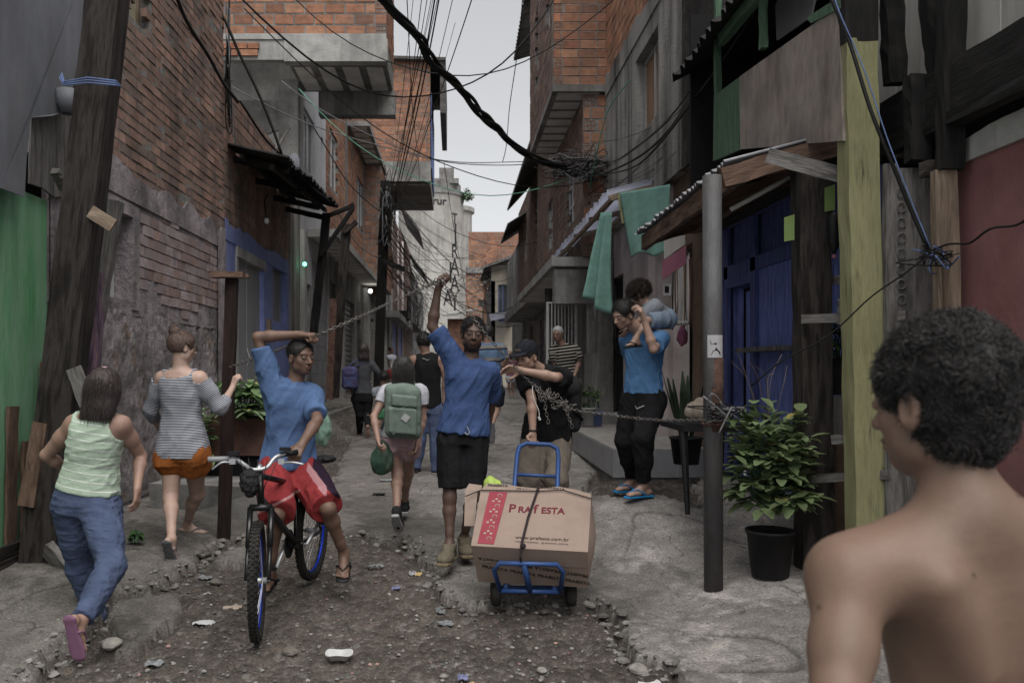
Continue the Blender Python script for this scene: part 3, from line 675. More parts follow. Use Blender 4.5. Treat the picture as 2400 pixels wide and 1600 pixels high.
WBLUE = woodm('wood_blue_paint', ['#143080', '#204bb4', '#2b5ccc'], contrast=(.3, .6)); WBLUED = woodm('wood_blue_dark', ['#12276a', '#1b378c', '#2346ac'])
WGREEN = woodm('wood_green_faded', ['#2c4a34', '#3b5f45', '#48704f']); PLY = mat('plywood', ['#5d5048', '#7a6c61', '#8d8074', '#6a5e56'], coord='UV', st=(1, .3, 1), scale=5, bump=.4, bscale=40, big='#565257', bigw=.7, bigscale=.9)
WPINK = woodm('wood_pink_paint', ['#3f2b33', '#7a5866', '#553e58', '#3a3436']); WHITEPL = woodm('wood_white_panel', ['#8d8a85', '#a19e98', '#aaa7a1'], scale=6, bump=.2)
SHEET = mat('sheet_grey', ['#5c5f66', '#6b6e76', '#787b83'], scale=2.2, bump=.35, bscale=5, big='#565960', bigw=.5, st=(1, 1, .5), rough=.6, drip=('#4c4b4e', .4))
ETER = mat('fibre_cement', ['#3a3837', '#55524f', '#6a6764'], scale=5, bump=.5, bscale=40, big='#2b2928', bigw=.6); ETERB = mat('fibre_cement_black', ['#151413', '#22201f', '#33302e'], scale=5, bump=.5, bscale=40)
PVCW = mat('sheet_white_plastic', ['#c0c5d4', '#d0d5e4', '#dde2ee'], scale=3, bump=.1, rough=.5, big='#8f929c', bigw=.4, transl=.85); SLABW = mat('slab_fill_white', ['#c0beb9', '#d2d0cb', '#dedcd7'], scale=4, bump=.2, big='#8a8783', bigw=.5)
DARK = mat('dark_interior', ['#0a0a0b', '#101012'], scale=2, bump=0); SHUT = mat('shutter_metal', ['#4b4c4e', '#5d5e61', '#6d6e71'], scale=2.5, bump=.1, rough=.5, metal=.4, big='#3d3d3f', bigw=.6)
SHUTB = mat('shutter_beige', ['#7d756b', '#8d857b', '#99917f'], scale=2.5, bump=.1, rough=.6); ALU = mat('aluminium', ['#9a9ca0', '#b0b2b6'], scale=5, bump=.05, rough=.4, metal=.6)
GLASS = mat('window_glass', ['#30363c', '#4a525a', '#6a737c'], scale=1.2, bump=0, rough=.12, spec=.6); GLASSB = mat('window_glass_ribbed', ['#5d6c78', '#718290'], scale=2, rough=.3, bump=0, extra=ribs(40, .0))
TILE = mat('tile_grey', ['#6e7074', '#808286', '#8b8d92'], scale=2, bump=.1, rough=.45, big='#66686c', bigw=.4); TILEF = mat('tile_floor', ['#77736f', '#87837e', '#93908b'], scale=5, st=(3, .6, 1), bump=.1, rough=.5, big='#6b6763', bigw=.4)
STEEL = mat('pole_steel', ['#3c3c3d', '#515254', '#636466'], scale=3, st=(1, 1, .4), bump=.5, bscale=40, rough=.55, metal=.2, big='#473b36', bigw=.6, drip=('#2b2524', .5))
RUST = mat('rust', ['#2c1a14', '#4b2d20', '#5f3c2a'], scale=20, bump=.6, rough=.85); CHAINM = mat('chain_steel', ['#3d3a37', '#6a6560', '#85807a'], scale=40, bump=.3, rough=.45, metal=.7)
CABLE = mat('cable_black', ['#0b0b0c', '#151516'], scale=10, bump=.1, rough=.6); CABLEG = mat('cable_grey', ['#5d5d60', '#77777a'], scale=10, bump=.1); CABLEB = mat('cable_blue', ['#2b4a80', '#3b62a0'], scale=10, bump=.1); CABLEGR = mat('cable_green', ['#2f8a68', '#3fa07c'], scale=10, bump=.1)
CLOTHG = mat('cloth_teal', ['#4a7c70', '#588e82', '#669c90'], scale=6, bump=.4, bscale=300, rough=.95, big='#3a7566', bigw=.5); TARP = mat('tarp_blue', ['#2c4f96', '#3a60aa'], scale=4, bump=.3)
WHITEM = mat('metal_white_paint', ['#a8a8a6', '#bababa'], scale=6, bump=.1, rough=.5); BLKM = mat('metal_black', ['#101012', '#1c1c20'], scale=10, bump=.1, rough=.5)
EARTH = mat('wall_ochre', ['#4d3a2c', '#604835', '#6f5540'], scale=4, bump=.5, bscale=40); BEIGEW = mat('wall_beige_wood', ['#6d5b4e', '#7f6b5d', '#8a7566'], scale=3, bump=.2, big='#67574c', bigw=.5)
PAPER = mat('paper', ['#9a9a9c', '#acacae'], scale=5, bump=.05); INK = mat('ink_black', ['#0e0e10', '#121214'], bump=0); MAG = mat('sign_magenta', ['#7d2f50', '#8d3a5c'], scale=5, bump=.05)
SILO = mat('silo_concrete', ['#8d8a84', '#a8a59e', '#b8b5ae', '#9c948a'], scale=.35, bump=.3, bscale=3, big='#77716a', bigw=.7, bigscale=.12, drip=('#5f5c58', .6))
# ---------------------------------------------------------------- wall helpers: W = (side, plane)
def wp(W, a, z, d=0.0):
    k, c = W
    return Vector((c + d, a, z)) if k == 'L' else Vector((c - d, a, z)) if k == 'R' else Vector((a, c - d, z))
def wbx(mb, W, a0, a1, z0, z1, d0, d1):
    p = wp(W, a0, z0, d0); q = wp(W, a1, z1, d1)
    mb.wbox(min(p.x, q.x), max(p.x, q.x), min(p.y, q.y), max(p.y, q.y), min(p.z, q.z), max(p.z, q.z))
def panels(mb, W, a0, a1, z0, z1, ops=(), th=.2, d=0.0):
    As = sorted({a0, a1, *[min(max(x, a0), a1) for o in ops for x in o[:2]]}); Zs = sorted({z0, z1, *[min(max(x, z0), z1) for o in ops for x in o[2:4]]})
    for i in range(len(As) - 1):
        run = None
        for j in range(len(Zs) - 1):
            ca = (As[i] + As[i + 1]) / 2; cz = (Zs[j] + Zs[j + 1]) / 2
            if not any(o[0] < ca < o[1] and o[2] < cz < o[3] for o in ops): wbx(mb, W, As[i], As[i + 1], Zs[j], Zs[j + 1], d - th, d)
PAL = [(.38, .15, .07), (.42, .17, .08), (.34, .14, .075), (.45, .2, .10), (.31, .13, .07), (.40, .19, .10)]
PALD = [(.34, .2, .15), (.36, .205, .15), (.29, .185, .145), (.40, .235, .175), (.26, .18, .15)]
PALP = [(.36, .29, .29), (.40, .32, .33), (.33, .26, .26), (.34, .22, .18), (.38, .28, .27), (.30, .2, .17)]
PALB = [(.21, .13, .1), (.24, .15, .12), (.19, .12, .1), (.26, .16, .12)]
def bricks(mb, W, a0, a1, z0, z1, bw=.28, bh=.14, m=.014, ops=(), pal=PAL, d=.0, th=.05, miss=0, keep=None, lat=None, jit=.004, slope=None):
    nr = int((z1 - z0) / bh); bh = (z1 - z0) / max(nr, 1)
    for r in range(nr):
        z = z0 + r * bh; off = (r % 2) * bw / 2 + rnd.uniform(-.03, .03); A0, A1 = a0, a1
        if lat is not None and r % 2 == 0 and bh > .1:
            for e_ in (0, 1):
                if lat not in (str(e_), 'b'): continue
                xa, xb = (a0 + .004, a0 + bh * .95) if e_ == 0 else (a1 - bh * .95, a1 - .004)
                if e_ == 0: A0 = xb + m / 2
                else: A1 = xa - m / 2
                mb.c = (.012, .009, .008); wbx(mb, W, xa, xb, z + m / 2, z + bh - m / 2, d - .06, d - .022); k = rnd.uniform(.7, 1.0); mb.c = tuple(c * k for c in rnd.choice(pal)); tq = .016  # shade inside the holes painted as a near-black block behind the webs
                for i in range(4): xx = xa + (xb - xa - tq) * i / 3; wbx(mb, W, xx, xx + tq, z + m / 2, z + bh - m / 2, d - .03, d + .001)
                for i in range(3): zz_ = z + m / 2 + (bh - m - tq) * i / 2; wbx(mb, W, xa, xb, zz_, zz_ + tq, d - .03, d)
        a = A0 - off
        while a < A1:
            b = a + bw; x0 = max(a + m / 2, A0); x1 = min(b - m / 2, A1); a = b
            if x1 - x0 < .03 or rnd.random() < miss: continue
            cx = (x0 + x1) / 2; cz = z + bh / 2
            if any(o[0] < cx < o[1] and o[2] < cz < o[3] for o in ops): continue
            if keep and not keep(cx, cz): continue
            cc = rnd.choice(pal); k = rnd.uniform(.78, 1.15); mb.c = tuple(c * k for c in cc); dd = d + rnd.uniform(-jit, jit); tl = rnd.uniform(-.003, .003)
            q = [wp(W, x0, z + m / 2 + tl, dd), wp(W, x1, z + m / 2 - tl, dd + rnd.uniform(-jit, jit)), wp(W, x1, z + bh - m / 2 - tl, dd), wp(W, x0, z + bh - m / 2 + tl, dd)]
            s_ = [p - (wp(W, 0, 0, 1) - wp(W, 0, 0, 0)) * th for p in q]; uv = [(x0, 0), (x1, 0), (x1, bh), (x0, bh)]
            flip = W[0] == 'R'
            fs = [(q, uv)] + [([q[i], s_[i], s_[(i + 1) % 4], q[(i + 1) % 4]], None) for i in range(4)]
            for f_, u_ in fs:
                if u_: mb.face(f_, u_)
                else: mb.face(f_, [(0, .003)] * 4)
    mb.c = None
def brickwall(root, W, a0, a1, z0, z1, mt=None, ops=(), back=MORTAR, th=.2, bname='brickwork', **k):
    mb = MB(); panels(mb, W, a0, a1, z0, z1, ops, th, d=-.006); mb.build('wall', back, root)
    mb = MB(); bricks(mb, W, a0, a1, z0, z1, ops=ops, **k); mb.c = (1, 1, 1)
    return mb.build(bname, mt or BRICK, root)
def window(root, W, a0, a1, z0, z1, fm=None, gm=None, dep=-.06, nx=2, nz=1, fw=.045, name='window', back=True):
    mb = MB(); f = fw
    for i in range(nx + 1): a = a0 + (a1 - a0 - f) * i / nx; wbx(mb, W, a, a + f, z0, z1, dep - .05, dep)
    for i in range(nz + 1): z = z0 + (z1 - z0 - f) * i / nz; wbx(mb, W, a0, a1, z, z + f, dep - .048, dep - .003)
    o = mb.build(name, fm or ALU, root); mb = MB(); wbx(mb, W, a0 + .01, a1 - .01, z0 + .01, z1 - .01, dep - .035, dep - .025); mb.build('pane', gm or GLASS, o); return o
def opening(root, W, a0, a1, z0, z1, dep=.6, m=None):
    'black sheet behind an opening, the darkness of the room put into its colour'
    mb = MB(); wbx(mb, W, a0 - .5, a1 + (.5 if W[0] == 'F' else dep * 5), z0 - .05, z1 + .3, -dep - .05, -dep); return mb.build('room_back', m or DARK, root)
def shutter(root, W, a0, a1, z0, z1, m=None, dep=-.05, pitch=.09):
    mb = MB(); n = int((z1 - z0) / pitch); rows = []
    for i in range(n + 1):
        z = z0 + (z1 - z0) * i / n
        rows += [[wp(W, a0, z, dep - .03), wp(W, a1, z, dep - .03)], [wp(W, a0, z + pitch * .35, dep), wp(W, a1, z + pitch * .35, dep)], [wp(W, a0, z + pitch * .75, dep), wp(W, a1, z + pitch * .75, dep)]]
    mb.grid(rows[:-2]); return mb.build('roller_shutter', m or SHUT, root)
def corr(mb, p00, p10, p01, pitch=.14, amp=.022, th=.006, ny=4, sagz=0.0, sub=6, jit=.0):
    'corrugated sheet: waves run across p00-p10, ridges along p00-p01'
    p00, p10, p01 = map(Vector, (p00, p10, p01)); u = p10 - p00; v = p01 - p00; n = u.cross(v).normalized()
    if n.z < 0: n = -n
    nw = max(1, round(u.length / pitch)) * sub
    js = [rnd.uniform(-jit, jit) for _ in range(nw // sub + 2)]
    def pt(i, j, o):
        t = i / nw; s_ = j / ny; p = p00 + u * t + v * s_ + n * (math.sin(t * nw / sub * 2 * math.pi) * amp + o) - Vector((0, 0, sagz * math.sin(math.pi * s_)))
        if jit and j in (0, ny): p = p + v.normalized() * js[i // sub] * (1 if j else -1)
        return p
    for o in (0, -th):
        g = [[pt(i, j, o) for i in range(nw + 1)] for j in range(ny + 1)]; mb.grid(g, lambda i, j: (j * pitch / sub, i * .3))
    for j in (0, ny): mb.grid([[pt(i, j, 0) for i in range(nw + 1)], [pt(i, j, -th) for i in range(nw + 1)]])
def ribslab(root, x0, x1, y0, y1, z, th=.1, along='x', name='slab', pitch=.5, edge=None):
    'concrete slab seen from below: pale infill strips between darker ribs, edge beam'
    mb = MB(); mb.wbox(x0, x1, y0, y1, z, z + th); o = mb.build(name, edge or CONC, root)
    mb = MB()
    if along == 'x':
        n = max(1, round((y1 - y0) / pitch))
        for i in range(n): a = y0 + (y1 - y0) * i / n; mb.wbox(x0 + .1, x1 - .1, a + pitch * .14, a + (y1 - y0) / n - pitch * .14, z - .012, z - .002)
    else:
        n = max(1, round((x1 - x0) / pitch))
        for i in range(n): a = x0 + (x1 - x0) * i / n; mb.wbox(a + pitch * .14, a + (x1 - x0) / n - pitch * .14, y0 + .1, y1 - .1, z - .012, z - .002)
    mb.build('slab_infill', SLABW, o); return o
# ---------------------------------------------------------------- ground
def G(px, py):
    y = HC * F / (py - VY)
    for _ in range(30):
        x = (px - VX) * y / F; y = .5 * y + .5 * (HC - gz(x, y)) * F / (py - VY)
    return (px - VX) * y / F, y
def polyd(X, Y, pts):
    'signed distance, negative inside'
    P_ = np.array(pts); n = len(P_); d = np.full(X.shape, 1e9); ins = np.zeros(X.shape, bool)
    for i in range(n):
        a = P_[i]; b = P_[(i + 1) % n]; e = b - a; wx = X - a[0]; wy = Y - a[1]; t = np.clip((wx * e[0] + wy * e[1]) / (e @ e + 1e-12), 0, 1)
        d = np.minimum(d, (wx - e[0] * t) ** 2 + (wy - e[1] * t) ** 2)
        c = (a[1] > Y) != (b[1] > Y); ins ^= c & (X < (b[0] - a[0]) * (Y - a[1]) / (b[1] - a[1] + 1e-12) + a[0])
    d = np.sqrt(d); return np.where(ins, -d, d)
DIRT = [[(-150, 1750), (30, 1590), (110, 1540), (190, 1470), (250, 1385), (330, 1372), (430, 1335), (470, 1290), (540, 1262), (620, 1250), (760, 1243), (850, 1243), (950, 1262), (1000, 1295), (1050, 1345), (1010, 1362), (1060, 1392), (1130, 1408), (1400, 1408), (1450, 1440), (1478, 1495), (1510, 1535), (1575, 1560), (1640, 1640), (1650, 1900), (-150, 1900)],
        [(560, 1060), (640, 1010), (760, 1000), (830, 1030), (800, 1075), (790, 1130), (720, 1150), (600, 1150)], [(760, 960), (830, 945), (900, 960), (930, 1000), (840, 1020)],
        [(1360, 1150), (1450, 1165), (1560, 1160), (1640, 1190), (1640, 1110), (1560, 1100), (1480, 1110), (1390, 1105)]]
SLABS = [[(255, 1400), (400, 1388), (430, 1410), (400, 1445), (370, 1465), (330, 1492), (270, 1480), (245, 1440)], [(520, 1290), (600, 1265), (625, 1290), (560, 1315), (500, 1312)], [(240, 1490), (330, 1500), (300, 1520), (240, 1510)]]
TRENCH = [[(-20, 1620), (60, 1560), (140, 1490), (260, 1400), (330, 1350), (420, 1330), (380, 1362), (300, 1392), (200, 1470), (120, 1550), (60, 1600)], [(1500, 1540), (1475, 1480), (1440, 1430), (1395, 1398), (1150, 1396), (1150, 1415), (1390, 1420), (1425, 1450), (1455, 1500), (1480, 1545)],
          [(860, 1236), (960, 1255), (1010, 1290), (1055, 1335), (1040, 1350), (990, 1320), (950, 1285), (850, 1255)]]
gp = lambda L: [[G(*q) for q in p] for p in L]
DG, SG, TG = gp(DIRT), gp(SLABS), gp(TRENCH)
def ground_full(X, Y):
    Pn = np.stack([X.ravel(), Y.ravel(), 0 * X.ravel()], 1); n1 = vnoise(Pn * 5, 1).reshape(X.shape); n2 = vnoise(Pn * 17, 2).reshape(X.shape); n3 = vnoise(Pn * 45, 3).reshape(X.shape); n4 = vnoise(Pn * 110, 4).reshape(X.shape)
    nn = n1 * .05 + n2 * .035 + n3 * .026 + n4 * .008
    D = np.min([polyd(X, Y, p) for p in DG], 0) + nn; Sd = np.min([polyd(X, Y, p) for p in SG], 0) + nn * .7; T = np.min([polyd(X, Y, p) for p in TG], 0) + nn * .6
    D = np.maximum(D, -Sd); dirt = sst(.008, -.008, D)
    z = ground0(X, Y) - dirt * (.05 + .012 * n1 + .016 * n2 + .013 * n3 + .006 * n4) - dirt * .04 * np.exp(-(D / .045) ** 2)
    z -= .07 * sst(.008, -.014, T) * (.6 + .4 * n3)
    z += (1 - dirt) * (.003 * n1 + .004 * n2 + .0025 * n3 + .0012 * n4)
    # cracks in the concrete
    w = Pn[:, :2] + np.stack([vnoise(Pn * 3 + 50, 8), vnoise(Pn * 3 + 80, 9)], 1) * .12; k = 1 - dirt
    c1 = np.abs(vnoise(np.stack([w[:, 0] * 1.3, w[:, 1] * 1.1, 0 * w[:, 0] + 7], 1), 11)).reshape(X.shape); c2 = np.abs(vnoise(np.stack([w[:, 0] * 2.4, w[:, 1] * 2.2, 0 * w[:, 0] + 3], 1), 12)).reshape(X.shape)
    cr = np.maximum(np.exp(-(c1 / .016) ** 2), .7 * np.exp(-(c2 / .014) ** 2) * (n1 > 0)); z -= k * cr * .014
    return z, dirt, cr * k, n1, n2, n3, n4, T
def gcr(t, out, tc, mix, nz):
    N = t.nodes; L = t.links; n = N.new('ShaderNodeTexNoise'); n.inputs['Scale'].default_value = 3.5; n.inputs['Detail'].default_value = 5; L.new(tc.outputs['Object'], n.inputs['Vector'])
    v = N.new('ShaderNodeVectorMath'); v.operation = 'MULTIPLY_ADD'; L.new(n.outputs['Color'], v.inputs[0]); v.inputs[1].default_value = (.7, .7, 0); L.new(tc.outputs['Object'], v.inputs[2])
    w = N.new('ShaderNodeTexVoronoi'); w.feature = 'DISTANCE_TO_EDGE'; w.inputs['Scale'].default_value = 1.5; L.new(v.outputs[0], w.inputs['Vector'])
    r = N.new('ShaderNodeMapRange'); r.inputs[1].default_value = .0; r.inputs[2].default_value = .017; r.inputs[3].default_value = .9; r.inputs[4].default_value = 0; L.new(w.outputs['Distance'], r.inputs[0])
    q = N.new('ShaderNodeMath'); q.operation = 'MULTIPLY'; L.new(r.outputs[0], q.inputs[0]); L.new(nz(1.1, (1, 1, 1), .45, .6), q.inputs[1]); out = mix(q.outputs[0], out, (.035, .03, .027))
    s_ = N.new('ShaderNodeTexNoise'); s_.inputs['Scale'].default_value = 75; s_.inputs['Detail'].default_value = 4; L.new(tc.outputs['Object'], s_.inputs['Vector'])
    r2 = N.new('ShaderNodeMapRange'); r2.inputs[1].default_value = .3; r2.inputs[2].default_value = .7; r2.inputs[3].default_value = .62; r2.inputs[4].default_value = 1.38; L.new(s_.outputs[0], r2.inputs[0]); return mix(1.0, out, r2.outputs[0], 'MULTIPLY')
def ground_mesh():
    ys = [1.0]; 
    while ys[-1] < 140: ys.append(ys[-1] + (.05 if ys[-1] < 3.2 else .0135 if ys[-1] < 6.5 else .02 if ys[-1] < 9 else .05 if ys[-1] < 14 else .2 if ys[-1] < 40 else 4))
    xs = np.concatenate([np.array([-90, -30, -12, -7, -5, -4]), np.arange(-3.4, 3.4, .0175), np.array([4, 5, 7, 12, 30, 90])]); Xg, Yg = np.meshgrid(xs, np.array(ys))
    z, dirt, cr, n1, n2, n3, n4, T = ground_full(Xg, Yg)
    far = Yg > 16; z = np.where(far, ground0(Xg, Yg) + .01 * n1, z)
    nr, nc = Xg.shape; V = np.stack([Xg.ravel(), Yg.ravel(), z.ravel()], 1); i = np.arange(nr - 1)[:, None] * nc + np.arange(nc - 1)[None]
    Fc = np.stack([i, i + 1, i + nc + 1, i + nc], -1).reshape(-1, 4)
    me = bpy.data.meshes.new('ground'); me.from_pydata(V.tolist(), [], Fc.tolist()); me.polygons.foreach_set('use_smooth', np.ones(len(Fc), bool))
    con = A((.225, .212, .198)); drt = A((.09, .07, .055)); Pn = V.copy(); b1 = vnoise(Pn * 1.3, 21).reshape(Xg.shape); b2 = fbm(Pn * 30, 3, 22).reshape(Xg.shape)
    c = con * (1 + .16 * b1 + .14 * n1 + .08 * b2)[..., None]; patch = sst(.15, .5, vnoise(Pn * A((1.6, 1.1, 1)) + 4, 23).reshape(Xg.shape) + .3 * n2); c = c * (1 - .38 * patch[..., None]) * A((1, .97, .95))
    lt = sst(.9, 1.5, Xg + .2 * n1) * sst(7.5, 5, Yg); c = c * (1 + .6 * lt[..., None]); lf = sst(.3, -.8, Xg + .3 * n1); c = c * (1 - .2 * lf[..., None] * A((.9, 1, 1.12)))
    c = c * (1 - .55 * cr[..., None])
    d = drt * (1 + .3 * n2 + .25 * n3 + .2 * b1 + .3 * n4 + .15 * b2)[..., None]; peb = sst(.45, .6, n3 + .35 * n4)[..., None]; d = d * (1 - peb) + A((.15, .135, .12)) * peb
    c = c * (1 - dirt[..., None]) + d * dirt[..., None]; c = np.clip(c, .01, 1)
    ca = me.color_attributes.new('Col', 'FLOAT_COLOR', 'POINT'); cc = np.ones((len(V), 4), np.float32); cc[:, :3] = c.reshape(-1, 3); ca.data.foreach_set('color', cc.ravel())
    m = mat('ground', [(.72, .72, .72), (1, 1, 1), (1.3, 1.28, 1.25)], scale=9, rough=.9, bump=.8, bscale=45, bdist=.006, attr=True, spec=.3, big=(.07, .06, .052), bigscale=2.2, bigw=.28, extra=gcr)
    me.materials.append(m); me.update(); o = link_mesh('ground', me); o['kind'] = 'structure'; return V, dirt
GV, GD = ground_mesh()
# loose stones: more than anyone could count
def rock(mb, c, r, sq=.6, seed=0, col=None):
    rs = rnd; c = Vector(c); rows = []; a0 = rs.uniform(0, 6); mb.c = col
    for t, k in ((-.8, .55), (-.25, 1), (.35, .9), (.85, .45)):
        rows.append([c + Vector((math.cos(a0 + j * 1.0472) * r * k * rs.uniform(.7, 1.2), math.sin(a0 + j * 1.0472) * r * k * rs.uniform(.7, 1.2), r * sq * t * rs.uniform(.8, 1.1))) for j in range(6)])
    mb.grid(rows, None, close=True, caps=True)
STONE = mat('stone', [(.7, .7, .7), (1, 1, 1), (1.2, 1.2, 1.2)], scale=25, bump=.5, bscale=90, attr=True)
mb = MB(); rr = np.random.RandomState(5); cnt = 0
yy = np.array([G(1065, p)[1] for p in rr.uniform(1225, 1720, 5200)])
xx = rr.uniform(-2.4, 1.5, 5200); zz, dd, _, _, _, _, _, TT = ground_full(xx, yy)
for x, y, z, d, t in zip(xx, yy, zz, dd, TT):
    if (d > .6 or t < .05 or rr.rand() < .05) and -.5 < (x * F / y + VX) / 2400 < 1.1:
        r = .004 + .011 * rr.rand() ** 3 + (.013 * rr.rand() if t < .03 else 0); k = rr.uniform(.06, .2) * (1.4 if r > .012 else 1); w = rr.rand()
        rock(mb, (x, y, z + r * .25), r, .6, 0, (k * 1.5, k * .75, k * .6) if w < .05 else (k * 1.02, k * .95, k * .87)); cnt += 1
ex_ = rr.uniform(-2.4, 1.4, 9000); ey_ = rr.uniform(3.9, 7.2, 9000); nb_ = np.abs(np.min([polyd(ex_, ey_, p) for p in DG[:1]], 0) + .03) < .075; ex_, ey_ = ex_[nb_], ey_[nb_]; zz2 = ground_full(ex_, ey_)[0]
for x, y, z in list(zip(ex_, ey_, zz2))[:420]: k = rr.uniform(.09, .24); rock(mb, (x, y, z + .004), .012 + .028 * rr.rand() ** 2, .55, 0, (k, k * .92, k * .84))
tag(mb.build('gravel', STONE, smooth=False, loc=(0, 0, 0)), 'loose gravel and crumbs of concrete over the dirt', 'gravel', kind='stuff')
print('stones', cnt)
# ---------------------------------------------------------------- left side of the alley
def ragged(mb, W, a0, a1, z0, z1, d0, d1, amp=.06, step=.07, bottom=False):
    n = max(2, int((a1 - a0) / step)); ps = []
    s0 = rnd.uniform(0, 99); n = n * 2; nz_ = vnoise(np.array([[a0 * 1 + (a1 - a0) * i / n * 2.6 + s0, 0, 0] for i in range(n + 1)]), 3) + .45 * vnoise(np.array([[(a1 - a0) * i / n * 9 + s0, 0, 0] for i in range(n + 1)]), 4) + .2 * vnoise(np.array([[(a1 - a0) * i / n * 26 + s0, 0, 0] for i in range(n + 1)]), 5)
    for i in range(n + 1):
        a = a0 + (a1 - a0) * i / n; e = amp * .75 * float(nz_[i]); ps.append((a, z0 + (e if bottom else 0), z1 + (0 if bottom else e)))
    for (a, u, v), (b, s_, t) in zip(ps, ps[1:]):
        f = [wp(W, a, u, d1), wp(W, b, s_, d1), wp(W, b, t, d1), wp(W, a, v, d1)]; k = [p - (wp(W, 0, 0, d1) - wp(W, 0, 0, d0)) for p in f]
        mb.face(f); mb.face([f[3], f[2], k[2], k[3]]); mb.face([f[0], k[0], k[1], f[1]])
W3 = ('L', -3.0)
# green shack
sh = thing('wooden_shack', 'green painted board shack at the left edge behind the leaning pole', 'shack', (-3, 5, 0))
mb = MB(); a = 3.0
while a < 6.32:
    w = rnd.uniform(.34, .5); b = min(a + w, 6.35); wbx(mb, W3, a + .004, b - .004, .12 + rnd.uniform(-.04, .05), 2.72 + rnd.uniform(-.05, .05), -.03, rnd.uniform(-.012, .006)); a = b
mb.build('board_wall', GREENW, sh, bev=.004)
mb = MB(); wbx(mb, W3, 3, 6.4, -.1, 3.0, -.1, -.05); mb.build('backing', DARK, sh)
mb = MB()
for a, w, z0, z1 in ((5.72, .13, .1, 1.2), (5.9, .1, .1, .95), (6.2, .16, .2, 1.5), (6.02, .12, .05, .6)): mb.beam(wp(W3, a, z0, .02), wp(W3, a + .04, z1, .02), w, .02, up=(1, 0, 0))
mb.build('patch_board', WBROWN, sh)
mb = MB()
for z in (.16, .24): mb.beam((-2.95, 4.2, z), (-2.93, 6.4, z + .03), .05, .07)
mb.build('bottom_rail', WDARK, sh)
st = thing('metal_sheet_cladding', 'dull grey metal sheet hung above the green boards, torn lower corner', 'metal sheet', (-2.9, 5, 2.6))
pl = [(-200, -80), (203, -80), (198, 60), (172, 200), (166, 232), (158, 262), (120, 272), (72, 276), (62, 380), (58, 462), (0, 440), (-200, 380)]
mb = MB(); mb.slab([PX(x, y, -2.9 + (.02 if x > 100 else 0)) for x, y in pl], (1, 0, 0), .01); mb.build('sheet', SHEET, st)
mb = MB(); mb.slab([PX(*q, -2.955) for q in ((74, 270), (165, 262), (166, 330), (160, 460), (128, 462), (100, 440), (70, 430))], (1, 0, 0), .015); mb.build('torn_plywood', WGREY, st)
mb = MB(); mb.slab([PX(*q, -2.97) for q in ((172, -60), (212, -60), (200, 120), (186, 235), (168, 200))], (1, 0, 0), .02); mb.build('edge_board', WDARK, st)
mb = MB(); c = PX(160, 235, -2.82); mb.lathe(c, [(.085, .07), (.08, -.03), (.05, -.1), (.045, -.1), (.07, -.03), (.075, .07)], 14); tag(mb.build('gutter_end', SHEET, None, smooth=True), 'short grey gutter end poking from the metal sheet beside the pole', 'gutter')
mb = MB(); mb.beam(PX(128, 400, -2.8), PX(158, 450, -2.78), .06, .05); tag(mb.build('broken_board_stub', WGREY, None), 'broken grey board stub under the torn plywood', 'board')
# leaning timber pole
lp = thing('leaning_timber_pole', 'thick dark timber pole leaning right in front of the green shack', 'pole', P(100, 1350, 5.75))
mb = MB(); mb.beam(P(95, 1350, 5.75), P(262, -80, 5.6), .235, .2, up=(0, -1, .0), jit=.004, n=16, taper=.92); mb.build('post', WDARK, lp)
mb = MB(); mb.beam(P(180, 1330, 6.0), P(224, 640, 6.0), .13, .1, up=(0, -1, 0), n=12); mb.build('painted_side_board', WPINK, lp)
mb = MB(); mb.beam(P(216, 760, 6.04), P(262, 470, 6.04), .14, .1, up=(0, -1, 0), n=8); mb.build('side_board', WGREY, lp)
mb = MB(); mb.beam(P(212, 495, 5.55), P(266, 530, 5.55), .02, .085, up=(0, 0, 1), n=3, jit=.003); mb.build('cleat', WLIGHT, lp)
mb = MB(); mb.beam(P(172, 862, 5.6), P(205, 950, 5.6), .02, .1, up=(1, 0, .3), n=3, jit=.003); mb.build('cleat', WGREY, lp)
mb = MB(); mb.beam(P(112, 1285, 5.62), P(160, 1340, 5.55), .05, .13, up=(0, -.3, 1), n=3); mb.build('foot_block', WGREY, lp)
mb = MB(); mb.beam(P(62, 1185, 5.62), P(95, 990, 5.62), .1, .03, up=(0, -1, 0), n=5); mb.build('splice_board', WBROWN, lp)
mb = MB()
for k in range(3): mb.tube([P(145 - k * 3, 172 + k * 5, 5.75), P(150, 192 + 4 * k, 5.5), P(205, 182 + 6 * k, 5.44), P(272, 190 + 5 * k, 5.44), P(283, 202, 5.5)], .005, 5)
mb.build('blue_wire_tie', CABLEB, lp)
mb = MB(); mb.tube([P(212 + 10 * math.cos(t) - 2, 642 + 4 * math.sin(t) + 2, 5.88) for t in np.linspace(0, 6.28, 12)], .005, 5); mb.build('iron_link', ALU, lp)
